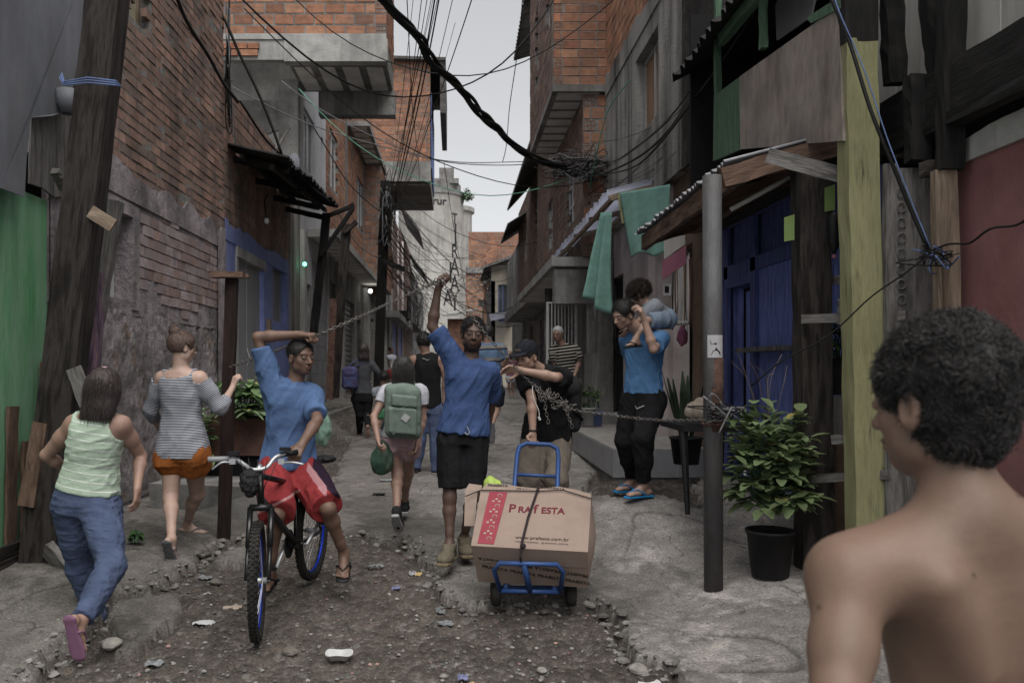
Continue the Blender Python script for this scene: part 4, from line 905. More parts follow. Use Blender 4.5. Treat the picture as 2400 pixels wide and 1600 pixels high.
# brick house with bare upper storey
b1 = thing('brick_house', 'tall house of bare ribbed bricks over pink grey peeling plaster, left foreground', 'house', (-3, 8.5, 0))
op1 = [(7.3, 7.93, 2.08, 2.86), (7.9, 8.42, 4.72, 5.7)]
brickwall(b1, W3, 6.3, 11.1, 3.2, 10, BRICKN, op1, bw=.27, bh=.098, m=.017, pal=PALD, jit=.006, miss=.012, lat=None)
def rough_wall(root, name, W, a0, a1, z0, z1, step, amp, m, cols, seed, d0=0.0):
    na, nz_ = int((a1 - a0) / step) + 1, int((z1 - z0) / step) + 1; Ag, Zg = np.meshgrid(np.linspace(a0, a1, na), np.linspace(z0, z1, nz_)); q = np.stack([Ag.ravel(), Zg.ravel(), 0 * Ag.ravel()], 1)
    n1 = vnoise(q * 2.2, seed); n2 = vnoise(q * 7, seed + 1); n3 = vnoise(q * 21, seed + 2); n4 = vnoise(q * 55, seed + 3); d = d0 + amp * (.5 * n1 + .55 * n2 + .45 * n3 + .3 * n4); t = np.clip(.5 + .45 * n1 + .35 * n2 + .2 * n3 + .25 * (q[:, 1] - z0) / (z1 - z0) - .1, 0, 1)[:, None]
    c = A(cols[0]) * (1 - t) + A(cols[1]) * t; c = c * (1 + .35 * n4[:, None] + .2 * n3[:, None]); c = np.where((vnoise(q * 4.5, seed + 9) > .62)[:, None] & (n3 > -.2)[:, None], A(cols[2]), c)
    mb = MB(); V = [wp(W, a, z, dd) for (a, z, _), dd in zip(q, d)]; i = np.arange(nz_ - 1)[:, None] * na + np.arange(na - 1)[None]; Fc = np.stack([i, i + 1, i + na + 1, i + na], -1).reshape(-1, 4)
    me = bpy.data.meshes.new(name); me.from_pydata([tuple(v) for v in V], [], Fc.tolist()); me.polygons.foreach_set('use_smooth', np.ones(len(Fc), bool)); ca = me.color_attributes.new('Col', 'FLOAT_COLOR', 'POINT'); cc = np.ones((len(V), 4), np.float32); cc[:, :3] = np.clip(c, .01, 1); ca.data.foreach_set('color', cc.ravel()); me.materials.append(m); me.update(); return link_mesh(name, me, root)
ROUGH = mat('render_rough', [(.7, .7, .7), (1, 1, 1), (1.2, 1.2, 1.2)], scale=9, bump=1.0, bscale=55, bdist=.012, attr=True, drip=('#3a3635', .35), sat=.85)
mb = MB(); panels(mb, W3, 6.3, 11.1, -.3, 1.95, op1, .2, -.04); mb.build('lower_wall_core', PLASR, b1)
rough_wall(b1, 'lower_plaster', W3, 6.3, 11.1, -.25, 1.99, .025, .013, ROUGH, ((.24, .215, .21), (.47, .41, .42), (.33, .23, .18)), 31)
mb = MB(); panels(mb, W3, 6.3, 11.1, 1.95, 3.2, op1, .2, .004); ragged(mb, W3, 6.3, 11.1, 3.0, 3.27, -.01, .022, .07); ragged(mb, W3, 6.3, 7.2, 1.8, 3.1, 0, .018, .05)
for a0_, a1_, z0_, z1_ in ((7.18, 7.304, 2.0, 2.855), (7.926, 8.08, 2.0, 2.855), (7.18, 8.08, 2.856, 2.97)): wbx(mb, W3, a0_, a1_, z0_, z1_, -.2, .02)
mb.build('upper_plaster', PLASP, b1)
mb = MB(); nk = lambda a, z: math.sin(a * 3.1 + 1) * .12 + math.sin(a * 7.7) * .06 + 2.12 < z < 2.98 + .05 * math.sin(a * 5) and (a > 8.15)
bricks(mb, W3, 8.1, 11.05, 2.0, 3.05, .25, .098, .013, pal=PALP, d=.014, keep=nk, jit=.005); mb.build('exposed_brick', BRICKP, b1)
mb = MB(); ragged(mb, W3, 10.72, 11.1, -.2, 3.1, 0, .03, .04); mb.build('corner_render', PLASP, b1)
window(b1, W3, 7.32, 7.92, 2.08, 2.86, WHITEM, GLASSB, -.16, 2, 3, .03); window(b1, W3, 7.9, 8.42, 4.72, 5.7, WLIGHT, mat('board_cream', ['#8f8562', '#a1966f'], scale=5), -.1, 1, 1, .05)
mb = MB(); wbx(mb, W3, 7.0, 11.3, -.3, .28, -.1, .10)
mb.build('footing', PLASR, b1)
# blue fronted house
b2 = thing('blue_front_house', 'low house with flaking blue paint around grey doors under black roof sheets', 'house', (-3, 13.5, .2))
op2 = [(11.72, 13.45, .2, 3.1), (14.1, 15.15, 2.25, 3.25)]
mb = MB(); panels(mb, W3, 11.1, 15.45, .0, 3.25, op2, .2); ragged(mb, W3, 11.1, 15.4, 3.15, 3.38, -.05, .012, .06); mb.build('painted_wall', BLUEW, b2)
brickwall(b2, W3, 11.1, 15.6, 3.25, 5.2, BRICKN, (), bw=.3, bh=.15, pal=PALD)
mb = MB(); wbx(mb, W3, 15.45, 16.4, 0, 4.7, -.2, .03); mb.build('side_pier', CONCS, b2)
mb = MB(); wbx(mb, W3, 11.72, 12.55, .2, 3.05, -.1, -.06); wbx(mb, W3, 12.58, 13.4, .2, 3.05, -.1, -.058); o = mb.build('door', GREYD, b2, bev=.004)
mb = MB(); wbx(mb, W3, 11.7, 13.47, 3.0, 3.14, -.06, .03); wbx(mb, W3, 11.68, 11.78, .2, 3.0, -.06, .02); mb.build('door_frame', CONCL, o)
mb = MB(); mb.tube([wp(W3, 12.5, 1.5, -.04), wp(W3, 12.5, 1.62, 0), wp(W3, 12.5, 1.75, -.04)], .012, 5); mb.build('handle', ALU, o)
window(b2, W3, 14.1, 15.15, 2.25, 3.25, GREYD, GREYD, -.08, 1, 1, .04)
mb = MB(); wbx(mb, W3, 13.6, 13.72, 1.95, 2.25, 0, .06); mb.build('meter_box', WLIGHT, b2)
mb = MB(); corr(mb, (-3, 11.25, 4.42), (-3, 15.5, 4.62), (-2.12, 10.75, 4.12), .16, .028, jit=.05); corr(mb, (-2.9, 12.4, 4.47), (-2.9, 15.3, 4.6), (-2.02, 12.0, 4.15), .16, .028, jit=.05); aw = mb.build('roof_awning', ETERB, b2, smooth=True)
mb = MB()
for y in (11.6, 12.9, 14.2, 15.2): mb.beam((-3, y, 4.3), (-2.2, y - .3, 4.08), .05, .09)
mb.beam((-2.35, 11, 4.06), (-2.3, 15.2, 4.28), .06, .07); mb.beam((-2.8, 11.2, 4.25), (-2.8, 15.3, 4.42), .05, .06); mb.build('rafter', WDARK, aw)
mb = MB(); mb.slab([P(625, 372, 11.6), P(640, 365, 11.6), P(680, 300, 11.9), P(672, 306, 11.9)], (0, -1, 0), .03); mb.build('roof_pole', WGREY, aw)
bu = thing('light_bulb', 'bare unlit white bulb hanging under the black roof sheets', 'bulb', P(625, 518, 12))
mb = MB(); mb.sph(P(625, 518, 12), .035, 10, 8, (1, 1, 1.3)); mb.build('bulb', WHITEM, bu, smooth=True); mb = MB(); mb.tube([P(624, 510, 12), P(620, 470, 12.1), P(628, 455, 12.2)], .012, 5); mb.build('wire', CABLE, bu)
# tall house with overhanging rooms
b3 = thing('overhanging_house', 'tall pale house with big concrete overhang and roller shutters, mid left', 'house', (-3, 22, .4))
WF = ('F', 16.4)
mb = MB(); panels(mb, WF, -5.2, -3.0, 4.0, 8.6, (), .25); mb.build('gable_wall', CONCL, b3)
mb = MB(); ragged(mb, WF, -4.5, -3.32, 6.0, 6.6, .0, .035, .12, .1, bottom=True); ragged(mb, WF, -3.36, -3.0, 4.2, 7.0, .0, .05, .01); mb.build('rough_render', CONC, b3)
WO = ('F', 15.3); brickwall(b3, WO, -5.2, -1.22, 7.42, 9.8, BRICK, (), bw=.36, bh=.185, m=.03, lat='1', back=CONC)
mb = MB(); mb.wbox(-3.05, -1.2, 15.28, 15.5, 6.96, 7.36); mb.wbox(-5.2, -3.05, 15.32, 15.5, 7.0, 7.42); mb.wbox(-5.2, -1.22, 15.29, 15.5, 7.36, 7.46); mb.build('edge_beam', CONCL, b3)
mb = MB(); bricks(mb, WO, -4.6, -3.5, 7.05, 7.3, .36, .12, .02, d=.03); mb.build('brick_patch', BRICK, b3)
ribslab(b3, -3, -1.24, 15.5, 17.0, 6.97, .1, 'y', 'overhang_soffit', .5)
mb = MB(); mb.wbox(-2.7, -1.18, 16.95, 17.25, 6.5, 6.98); mb.build('rear_beam', CONCS, b3)
WS = ('L', -1.22); mb = MB(); panels(mb, WS, 15.5, 17.2, 7.0, 9.8, (), .15, -.01); mb.build('side_wall', MORTAR, b3); mb = MB(); bricks(mb, WS, 15.35, 17.2, 7.4, 9.8, .3, .185, .03); mb.build('side_brickwork', BRICK, b3)
o3 = [(17.0, 18.3, 5.5, 6.7), (19.2, 19.5, 5.9, 6.7)]; mb = MB(); panels(mb, W3, 16.66, 19.9, 3.2, 9.4, o3, .2); mb.build('white_wall', WHITEW, b3)
window(b3, W3, 17.0, 18.3, 5.5, 6.7, WHITEM, GLASS, -.05, 2, 1, .07); window(b3, W3, 19.2, 19.5, 5.9, 6.7, WHITEM, GLASS, -.05, 1, 1, .05)
o3b = [(20.5, 21.9, 5.9, 7.3), (26.3, 28, 5.9, 7.5)]; brickwall(b3, W3, 19.9, 33, 4.2, 9.4, BRICK, o3b, bw=.3, bh=.16, m=.02)
for q in o3b: window(b3, W3, *q, WHITEM, GLASS, -.05, 2, 1, .08)
for y in (23.4, 28.0): mb = MB(); wbx(mb, W3, y, y + .3, 4.2, 9.4, 0, .03); mb.build('column', CONC, b3)
ribslab(b3, -2.99, -2.36, 23.7, 29.8, 8.2, .14, 'x', 'upper_slab', .6); ribslab(b3, -2.99, -2.38, 17.4, 27.8, 4.15, .16, 'x', 'lower_slab', .6, CONCL)
brickwall(b3, ('F', 24.5), -2.97, -2.38, 8.34, 10.5, BRICK, (), bw=.3, bh=.17, th=.1, bname='balcony_brick')
brickwall(b3, ('F', 28.1), -2.97, -2.42, 4.32, 8.15, BRICK, (), bw=.28, bh=.2, m=.03, lat='1', bname='projecting_brick')
brickwall(b3, ('L', -2.42), 28.15, 33, 4.32, 8.15, BRICK, (), bw=.28, bh=.2, m=.03, bname='projecting_brick_side')
o3c = [(16.85, 17.8, .2, 3.5), (20.2, 21.9, .2, 3.6), (23, 25.6, .2, 3.4), (29.2, 31.8, .2, 3.3), (26.4, 27.4, .2, 3)]
mb = MB(); panels(mb, W3, 16.41, 33, 0, 4.15, o3c, .3, -.005); mb.build('shop_wall', CONC, b3)
for q, m_ in zip(o3c, (SHUT, SHUT, SHUT, SHUTB, SHUT)): shutter(b3, W3, *q, m_, -.08, .14)
mb = MB()
for i in range(6):
    for j in range(11): wbx(mb, W3, 17.86 + i * .38, 17.86 + i * .38 + .37, .45 + j * .3, .45 + j * .3 + .29, 0, .015 + .002 * ((i + j) % 2))
mb.build('wall_tiles', TILE, b3)
for y0, y1, d in ((16.5, 16.8, .1), (20, 20.15, .05), (22.2, 22.6, .12), (28.2, 28.9, .15)): mb = MB(); wbx(mb, W3, y0, y1, .3, 4.15, 0, d); mb.build('pilaster', CONCL, b3)
mb = MB(); mb.wbox(-3.0, -2.3, 15.9, 33, .0, .62); tag(mb.build('pavement', CONC, None), kind='structure')
gl = mat('lamp_green', ['#30c060'], bump=0); gl.node_tree.nodes['Principled BSDF'].inputs['Emission Color'].default_value = (.1, .9, .4, 1); gl.node_tree.nodes['Principled BSDF'].inputs['Emission Strength'].default_value = 3
wl = mat('lamp_white', ['#ffffff'], bump=0); wl.node_tree.nodes['Principled BSDF'].inputs['Emission Color'].default_value = (1, .97, .9, 1); wl.node_tree.nodes['Principled BSDF'].inputs['Emission Strength'].default_value = 4
mb = MB(); mb.sph(P(714, 619, 16.2), .04, 8, 6); tag(mb.build('green_lamp', gl, None, smooth=True), 'tiny lit green lamp over the first roller shutter', 'lamp')
for px, py in ((868, 682), (891, 683)):
    mb = MB(); mb.sph(P(px, py, 27), .065, 8, 6); tag(mb.build('shop_lamp', wl, None, smooth=True), 'lit white lamp under the slab, ' + ('left' if px < 880 else 'right') + ' one of the pair beside the dark utility pole', 'lamp', 'white lamps under the slab')
# brick box on stilts further back
b4 = thing('brick_box_house', 'cantilevered orange brick room on a concrete soffit, with a blue tarp at its edge', 'house', (-2, 32, 8))
brickwall(b4, ('F', 30), -3.4, -.85, 8.75, 12.3, BRICK, (), bw=.32, bh=.148, m=.02, lat='1')
mb = MB(); mb.wbox(-3.4, -.83, 29.98, 30.2, 8.05, 8.75); mb.wbox(-3.0, -.85, 30.2, 35, 7.95, 8.1); mb.build('slab', CONC, b4)
mb = MB(); panels(mb, ('L', -.85), 30.2, 35, 8.1, 12.3, (), .2); mb.build('side_wall', CONC, b4); mb = MB(); mb.slab([(-.8, 30.1, 11.2), (-.8, 34, 11.0), (-.8, 34, 8.3), (-.8, 30.4, 8.6)], (1, 0, 0), .03); mb.build('blue_tarp', TARP, b4)
mb = MB(); mb.slab([(-3.4, 29.7, 12.4), (-.3, 29.7, 12.3), (-.3, 35.5, 12.3), (-3.4, 35.5, 12.4)], (0, 0, 1), .1); mb.wbox(-.5, -.3, 29.8, 35, 10.4, 12.25); mb.build('roof', ETER, b4)
mb = MB(); mb.slab([(-2.99, 33, 0), (-.95, 29.99, 7.95), (-.95, 35, 7.95)], (-.8, 0, .5), .05)
# row beyond
b5 = thing('pipe_front_house', 'narrow pale and brick house with vertical drain pipes under the brick box', 'house', (-2.7, 38, .5))
W5 = ('L', -2.75); o5 = [(36, 37.6, .4, 3), (39.5, 41, .4, 3), (36.5, 38, 5, 6.6), (41, 42.6, 5, 6.6)]
mb = MB(); panels(mb, W5, 33.05, 38, 0, 8, o5, .3); mb.build('pale_wall', CONCL, b5); brickwall(b5, W5, 38, 46, 3.6, 8.4, BRICK, o5, bw=.3, bh=.16, pal=PALB); mb = MB(); panels(mb, W5, 38, 46, 0, 3.6, o5, .3); mb.build('ground_floor_wall', BLUEW, b5)
for q in o5[2:]: window(b5, W5, *q, WHITEM, GLASS)
for q in o5[:2]: shutter(b5, W5, *q, SHUTB)
mb = MB(); mb.wbox(-2.75, -2.2, 33.5, 45, 3.5, 3.75); mb.build('ledge', CONC, b5)
for y in (35.2, 40.3, 43.9): mb = MB(); mb.tube([(-2.68, y, .5), (-2.68, y, 8)], .06, 8); mb.build('drain_pipe', PINKW if y > 40 else ALU, b5, smooth=True)
mb = MB(); mb.wbox(-2.7, -2.1, 38.5, 41.5, 3.8, 4.1); [mb.wbox(-2.15, -2.1, 38.5 + k * .25, 38.55 + k * .25, 4.1, 4.9) for k in range(12)]; mb.build('balcony', BLKM, b5)
b6 = thing('timber_row_house', 'dark timber and brick house with tilted roof sheets next to the silo', 'house', (-3, 55, .6)); W6 = ('L', -2.9); o6 = [(48, 50, 5.2, 6.8), (54, 56, 5.2, 6.8), (60, 62, 5, 6.5)]
brickwall(b6, W6, 46, 56, 0, 9, BRICK, o6, bw=.3, bh=.16, pal=PALB); mb = MB(); panels(mb, W6, 56, 80, 0, 8.2, o6, .3); mb.build('timber_wall', WGREY, b6)
for q in o6: window(b6, W6, *q, WHITEM, GLASS)
mb = MB(); corr(mb, (-2.9, 46, 10.2), (-2.9, 53, 10.2), (-1.9, 46, 8.9), .25, .04); corr(mb, (-2.9, 55, 8.9), (-2.9, 62, 8.9), (-1.9, 55, 7.6), .25, .04); mb.build('roof', ETER, b6)
mb = MB(); mb.wbox(-2.9, -2.2, 47, 60, 4, 4.3); mb.build('ledge', CONC, b6)
# silo
si = thing('grain_silo', 'tall stained concrete silo with painted letters closing the alley', 'silo', (-1.5, 90, 0)); u = 90 / F
def cylc(mb, px, rpx, ytop, Y, z0=0, n=40): mb.lathe(((px - VX) * Y / F, Y, 0), [(rpx * Y / F, z0), (rpx * Y / F, HC + (VY - ytop) * Y / F)], n)
mb = MB(); cylc(mb, 1010, 76, 466, 90); o = mb.build('drum', SILO, si, smooth=False); o.data.polygons.foreach_set('use_smooth', [True] * len(o.data.polygons)); mm = o.modifiers.new('e', 'EDGE_SPLIT')
mb = MB(); cylc(mb, 1056, 50, 494, 94); cylc(mb, 1056, 56, 490, 94, HC + (VY - 500) * 94 / F); o = mb.build('side_drum', SILO, si, smooth=True); o.modifiers.new('e', 'EDGE_SPLIT')
mb = MB(); cylc(mb, 1010, 79, 456, 90, HC + (VY - 466) * 90 / F); cylc(mb, 1010, 70, 437, 90, HC + (VY - 457) * 90 / F); o = mb.build('cornice', CONC, si, smooth=True); o.modifiers.new('e', 'EDGE_SPLIT')
mb = MB(); x0, x1 = (1030 - VX) * u, (1064 - VX) * u; mb.wbox(x0, x1, 88.5, 90, HC + (VY - 440) * u, HC + (VY - 401) * u); mb.wbox(-4, (1075 - VX) * u, 87.5, 91, HC + (VY - 441) * u, HC + (VY - 430) * u); mb.build('water_tank', CONC, si)
LETTER = mat('painted_letters', ['#3c3b3d', '#4b4a4c'], scale=3, bump=0)
def text3(s, name, m, parent, origin, xa, ya, size, depth=.004, align='CENTER', offset=0.0, label=None, flat=None, sx=1.0):
    'lettering as a thin mesh: xa text direction, ya text up'
    cu = bpy.data.curves.new('t', 'FONT'); cu.body = s; cu.size = size; cu.align_x = align; cu.extrude = depth / 2; cu.offset = offset
    o = bpy.data.objects.new('t', cu); COL.objects.link(o); dg = bpy.context.evaluated_depsgraph_get(); me = bpy.data.meshes.new_from_object(o.evaluated_get(dg)); bpy.data.objects.remove(o)
    xa = Vector(xa).normalized(); ya = Vector(ya); ya = (ya - xa * ya.dot(xa)).normalized(); za = xa.cross(ya)
    M = Matrix((( *[xa[i] * sx for i in ()],),)) if False else Matrix(((xa.x * sx, ya.x, za.x, origin[0]), (xa.y * sx, ya.y, za.y, origin[1]), (xa.z * sx, ya.z, za.z, origin[2]), (0, 0, 0, 1)))
    me.transform(M); me.materials.clear(); me.materials.append(m)
    if flat: flat(me)
    return link_mesh(name, me, parent, origin if parent is None else None)
def oncyl(cx, cy, r):
    def f(me):
        for v in me.vertices: v.co.y = cy - math.sqrt(max(r * r - (v.co.x - cx) ** 2, .01)) - .04 + (.03 if False else 0)
    return f
cx = (1010 - VX) * u; rr_ = 76 * u
for ch, px, py, sz in (('J', 1068, 560, 2.6), ('T', 1066, 520, 1.6), ('R', 1066, 600, 2.0), ('A', 1066, 640, 2.4), ('A', 1066, 680, 2.4), ('Y', 1066, 725, 3.2), ('A', 1050, 715, 2.4), ('I', 1056, 660, 3)):
    text3(ch, 'painted_letter', LETTER, si, P(px, py, 86.5), (1, 0, 0), (0, 0, 1), sz, flat=oncyl(cx, 90, rr_), sx=.6)
text3('rur', 'painted_word', LETTER, si, P(1030, 478, 86.5), (1, 0, 0), (0, 0, 1), 1.1, flat=oncyl(cx, 90, rr_), offset=.02)
# ---------------------------------------------------------------- right side and far end
f1 = thing('far_brick_house', 'orange brick house facing down the alley beside the silo', 'house', (3, 62, .7)); WFF = ('F', 60)
of = [(2.5, 3.2, 6.5, 8.0)]
brickwall(f1, WFF, .8, 6, 3.4, 8.2, BRICK, of, bw=.35, bh=.28, m=.05); brickwall(f1, WFF, 1.0, 6, 8.6, 11.1, BRICK, (), bw=.4, bh=.3, m=.03, bname='top_brickwork')
mb = MB(); mb.wbox(.8, 6, 59.9, 60.3, 8.2, 8.6); mb.wbox(2.2, 2.5, 59.85, 60.2, 3.4, 8.2); mb.wbox(.7, 6, 59.5, 60.2, 3.0, 3.4); panels(mb, WFF, .8, 6, 0, 3.4, [(2, 3, 0, 2.5)]); mb.build('concrete_frame', CONC, f1); window(f1, WFF, *of[0], WHITEM, GLASS)
f2 = thing('low_brick_house', 'small brick house with lean-to roof behind the man with the raised arm', 'house', (.3, 52, .6)); WG = ('F', 50)
brickwall(f2, WG, -.4, 1.25, .5, 4.4, BRICK, [(.3, .9, .6, 2.3)], bw=.3, bh=.18); mb = MB(); mb.slab([(-.7, 49.3, 4.6), (1.3, 49.3, 4.9), (1.3, 51, 5.1), (-.7, 51, 4.8)], (0, 0, 1), .1); mb.build('roof', CONCL, f2); opening(f2, WG, .3, .9, .6, 2.3)
f3 = thing('cream_house', 'narrow cream house with a pale blue window and white sheet canopy at the far right', 'house', (2.6, 44, .6)); WH = ('F', 44); oh = [(2.25, 2.75, 3.9, 5.8)]
mb = MB(); panels(mb, WH, 1.9, 3.2, 0, 6.8, oh); mb.build('wall', mat('wall_cream', ['#9a917e', '#aca38f', '#b5ab98'], scale=2, drip=('#6d6557', .5)), f3); window(f3, WH, *oh[0], BLUEW, GLASS); mb = MB(); mb.slab([(1.8, 42.5, 3.9), (3.2, 42.5, 4.2), (3.2, 44, 4.5), (1.8, 44, 4.3)], (0, 0, 1), .05); mb.build('canopy', PVCW, f3)
mb = MB(); panels(mb, ('R', 1.9), 44, 58, 0, 6, [(46, 48, .5, 3), (50, 52, 3.5, 5)]); mb.build('side_wall', CONC, f3); mb = MB(); corr(mb, (3.2, 43.4, 7.2), (3.2, 50, 7.2), (1.5, 43.4, 6.6), .25, .04); mb.build('roof', ETER, f3)
f4 = thing('lean_to_shack', 'dark lean-to with sloping roof sheets in front of the far brick house', 'shack', (2.2, 50, .6)); WI = ('F', 52)
brickwall(f4, WI, 1.8, 4, 4, 8, BRICK, [(2, 2.5, 5, 6.4)], bw=.35, bh=.24); mb = MB(); corr(mb, (1.7, 51.8, 7.7), (4, 51.8, 8.6), (1.7, 50.2, 6.4), .25, .04); corr(mb, (1.4, 51, 5.6), (2.0, 51, 5.6), (1.4, 50, 5.1), .25, .04); mb.build('roof', ETER, f4)
# brown brick building
b7 = thing('brown_brick_house', 'long brown brick house with deep grey eaves on the right, far half', 'house', (2.7, 28, .6)); W7 = ('R', 2.7)
o7 = [(24.2, 25.2, 5.8, 7.2), (27.5, 28.6, 5.8, 7.2), (32, 33, 5.6, 7), (25, 27, .6, 3), (29, 30.4, .6, 3)]
brickwall(b7, W7, 23.05, 36, 3.6, 8.0, BRICK, o7, bw=.28, bh=.14, pal=PALB); mb = MB(); panels(mb, W7, 23.05, 40, 0, 3.6, o7); mb.build('ground_floor_wall', CONC, b7); mb = MB(); panels(mb, W7, 36, 43.9, 3.6, 6.8, ()); mb.build('rear_wall', CONCS, b7)
for q in o7[:3]: window(b7, W7, *q, WHITEM, GLASS, -.05, 2, 3)
for q in o7[3:]: shutter(b7, W7, *q)
mb = MB(); corr(mb, (2.8, 20.5, 8.1), (2.8, 30.4, 8.1), (1.88, 20.5, 7.1), .2, .03); corr(mb, (2.8, 32, 7.4), (2.8, 37, 7.4), (2.0, 32, 6.9), .2, .03); mb.build('eaves', ETER, b7)
mb = MB(); mb.wbox(2.0, 2.7, 23.2, 34, 3.3, 3.6); mb.build('slab', CONC, b7)
# three storey brick house
b8 = thing('tall_brick_house', 'three storey orange brick house with projecting upper room, right of the sky', 'house', (2.3, 18, .5))
brickwall(b8, ('F', 14.65), 1.7, 2.6, 6.32, 10.2, BRICK, (), bw=.3, bh=.155, m=.018, lat='0'); o8 = [(15.2, 15.9, 7.6, 9.6), (17.3, 18, 7.2, 8.9)]
brickwall(b8, ('R', 1.7), 14.86, 19.2, 6.32, 10.2, BRICK, o8, bw=.3, bh=.155, m=.018, pal=PALB, bname='side_brickwork'); window(b8, ('R', 1.7), *o8[0], WHITEM, GLASS); window(b8, ('R', 1.7), *o8[1], WHITEM, GLASS)
ribslab(b8, 1.68, 2.6, 14.6, 19.3, 6.2, .12, 'x', 'upper_slab', .55)
brickwall(b8, ('F', 14.7), 2.22, 2.6, 3.4, 6.18, BRICK, (), bw=.24, bh=.2, m=.03, lat='0', th=.1, bname='pier_brick'); o8b = [(16.0, 17.0, 4.2, 5.4), (19.5, 20.4, 4.2, 5.4)]
brickwall(b8, ('R', 2.24), 14.82, 23, 3.4, 7.2, BRICK, o8b, bw=.28, bh=.14, pal=PALB, bname='middle_brickwork')
for q in o8b: window(b8, ('R', 2.24), *q, WHITEM, GLASS, -.04, 2, 3)
mb = MB(); corr(mb, (2.4, 19.0, 10.0), (2.4, 22.4, 9.8), (1.55, 19.0, 9.75), .2, .03); mb.build('eaves', ETER, b8)
ribslab(b8, 1.7, 2.75, 14.9, 23, 3.25, .16, 'x', 'lower_slab', .6, CONCL); mb = MB(); mb.wbox(1.75, 2.6, 14.95, 15.25, 2.6, 3.2); mb.wbox(1.9, 2.2, 15, 15.3, .5, 3.2) if False else None; mb.build('cross_beam', CONC, b8)
og = [(15.6, 17.4, .5, 3.0), (19, 21, .5, 3)]; mb = MB(); panels(mb, ('R', 2.7), 14.6, 23, 0, 3.25, og); mb.build('ground_floor_wall', CONCS, b8); opening(b8, ('R', 2.7), *og[0]); shutter(b8, ('R', 2.7), *og[1])
mb = MB(); mb.tube([(2.1, 19, .5), (2.1, 19, 3.25)], .09, 8); mb.build('column', CONC, b8, smooth=True)
mb = MB(); wbx(mb, ('F', 14.9), 2.5, 2.7, .4, 3.3, 0, .4)
mb.build('door_jamb', CONC, b8)
# gate with white bars
gt = thing('white_bar_gate', 'open white iron bar gate behind the old man in the striped shirt', 'gate', (1.95, 15.6, .6)); mb = MB()
for k in range(9): mb.tube([(1.72 + k * .061, 15.6, .62), (1.72 + k * .061, 15.6, 2.66)], .011, 5)
mb.build('bars', WHITEM, gt); mb = MB()
for z in (.62, 1.6, 2.66): mb.tube([(1.70, 15.6, z), (2.23, 15.6, z)], .018, 5)
for x in (1.7, 2.23): mb.tube([(x, 15.6, .6), (x, 15.6, 2.68)], .018, 5)
mb.build('frame', WHITEM, gt); mb = MB(); mb.wbox(1.7, 1.82, 15.5, 15.6, 1.45, 1.62); mb.build('lock_box', BLKM, gt)
# sooty concrete building
b9 = thing('sooty_concrete_house', 'rain streaked grey concrete house with bare brick top, right of centre', 'house', (2.6, 12, .5)); W9 = ('R', 2.6); o9 = [(10.9, 12.25, 4.72, 5.85)]
mb = MB(); panels(mb, W9, 9.2, 15.5, 3.75, 6.25, o9); ragged(mb, W9, 9.2, 14.6, 6.1, 6.4, -.1, .02, .08); mb.build('upper_wall', CONCS, b9); brickwall(b9, W9, 8.4, 15.6, 6.25, 11, BRICK, (), bw=.3, bh=.15)
window(b9, W9, *o9[0], ALU, mat('curtain_ochre', ['#6d4a28', '#8a6238'], scale=6, st=(1, 1, .2)), -.12, 2, 1, .07); mb = MB(); wbx(mb, W9, 8.35, 9.25, 3.0, 6.9, -.2, .05); mb.build('charred_corner', CHAR, b9); mb = MB(); mb.c = None; ragged(mb, W9, 9.25, 9.65, 3.7, 6.2, 0, .03, .02); mb.build('streaked_render', CHAR, b9)
W9b = ('R', 2.72); o10 = [(13.75, 14.6, .6, 3.0), (9.75, 10.6, .5, 2.9)]
mb = MB(); panels(mb, W9b, 10.6, 14.6, 0, 3.9, o10); mb.build('pink_wall', PINKW, b9); mb = MB(); panels(mb, W9b, 9.0, 10.6, 0, 3.9, o10); mb.build('shop_front', EARTH, b9)
mb = MB(); wbx(mb, W9b, 10.85, 11.35, .4, 3.3, 0, .14); mb.build('pilaster', PINKW, b9)
mb = MB(); wbx(mb, W9b, 14.62, 16.2, .5, 3.85, -.2, .02); mb.build('boarded_front', BEIGEW, b9); mb = MB(); wbx(mb, W9b, 14.65, 17.2, .4, 1.75, .02, .1); mb.build('low_grey_wall', CONCL, b9)
mb = MB(); [wbx(mb, W9b, 13.78 + k * .09, 13.8 + k * .09, .62, 2.95, -.06, -.03) for k in range(9)]; [wbx(mb, W9b, 13.75, 14.6, z, z + .05, -.08, -.02) for z in (.62, 1.7, 2.9)]; o = mb.build('barred_door', BLKM, b9); mb = MB(); wbx(mb, W9b, 13.75, 14.6, .6, 3, -.14, -.12); mb.build('door_panel', DARK, o)
mb = MB(); wbx(mb, W9b, 9.8, 10.55, .55, 2.6, -.5, -.45); mb.build('green_door', mat('door_dull_green', ['#3a4630', '#46543a'], scale=3), b9); opening(b9, W9b, 9.75, 10.6, .5, 2.9, .55)
# tiled step
stp = thing('tiled_step', 'raised porch of grey wood-look tiles in front of the pink wall', 'step', (2.2, 11, .4)); mb = MB(); mb.wbox(1.72, 2.75, 9.1, 14.4, .1, .585); mb.build('core', CONC, stp)
mb = MB()
for i in range(9):
    for j in range(3): mb.wbox(1.70 + j * .35, 1.70 + j * .35 + .345, 9.08 + i * .6, 9.08 + i * .6 + .595, .588, .6)
mb.build('floor_tiles', TILEF, stp); mb = MB()
for i in range(9): mb.c = None; mb.wbox(1.69, 1.718, 9.08 + i * .6, 9.08 + i * .6 + .595, .3, .586)
for j in range(3): mb.wbox(1.70 + j * .35, 1.70 + j * .35 + .345, 9.07, 9.098, .3, .586)
mb.build('riser_tiles', TILE, stp)
mb = MB(); mb.wbox(2.0, 2.7, 13.2, 14.2, .6, .74); tag(mb.build('door_step', CONC, None, bev=.01), 'small concrete step at the black barred door', 'step')
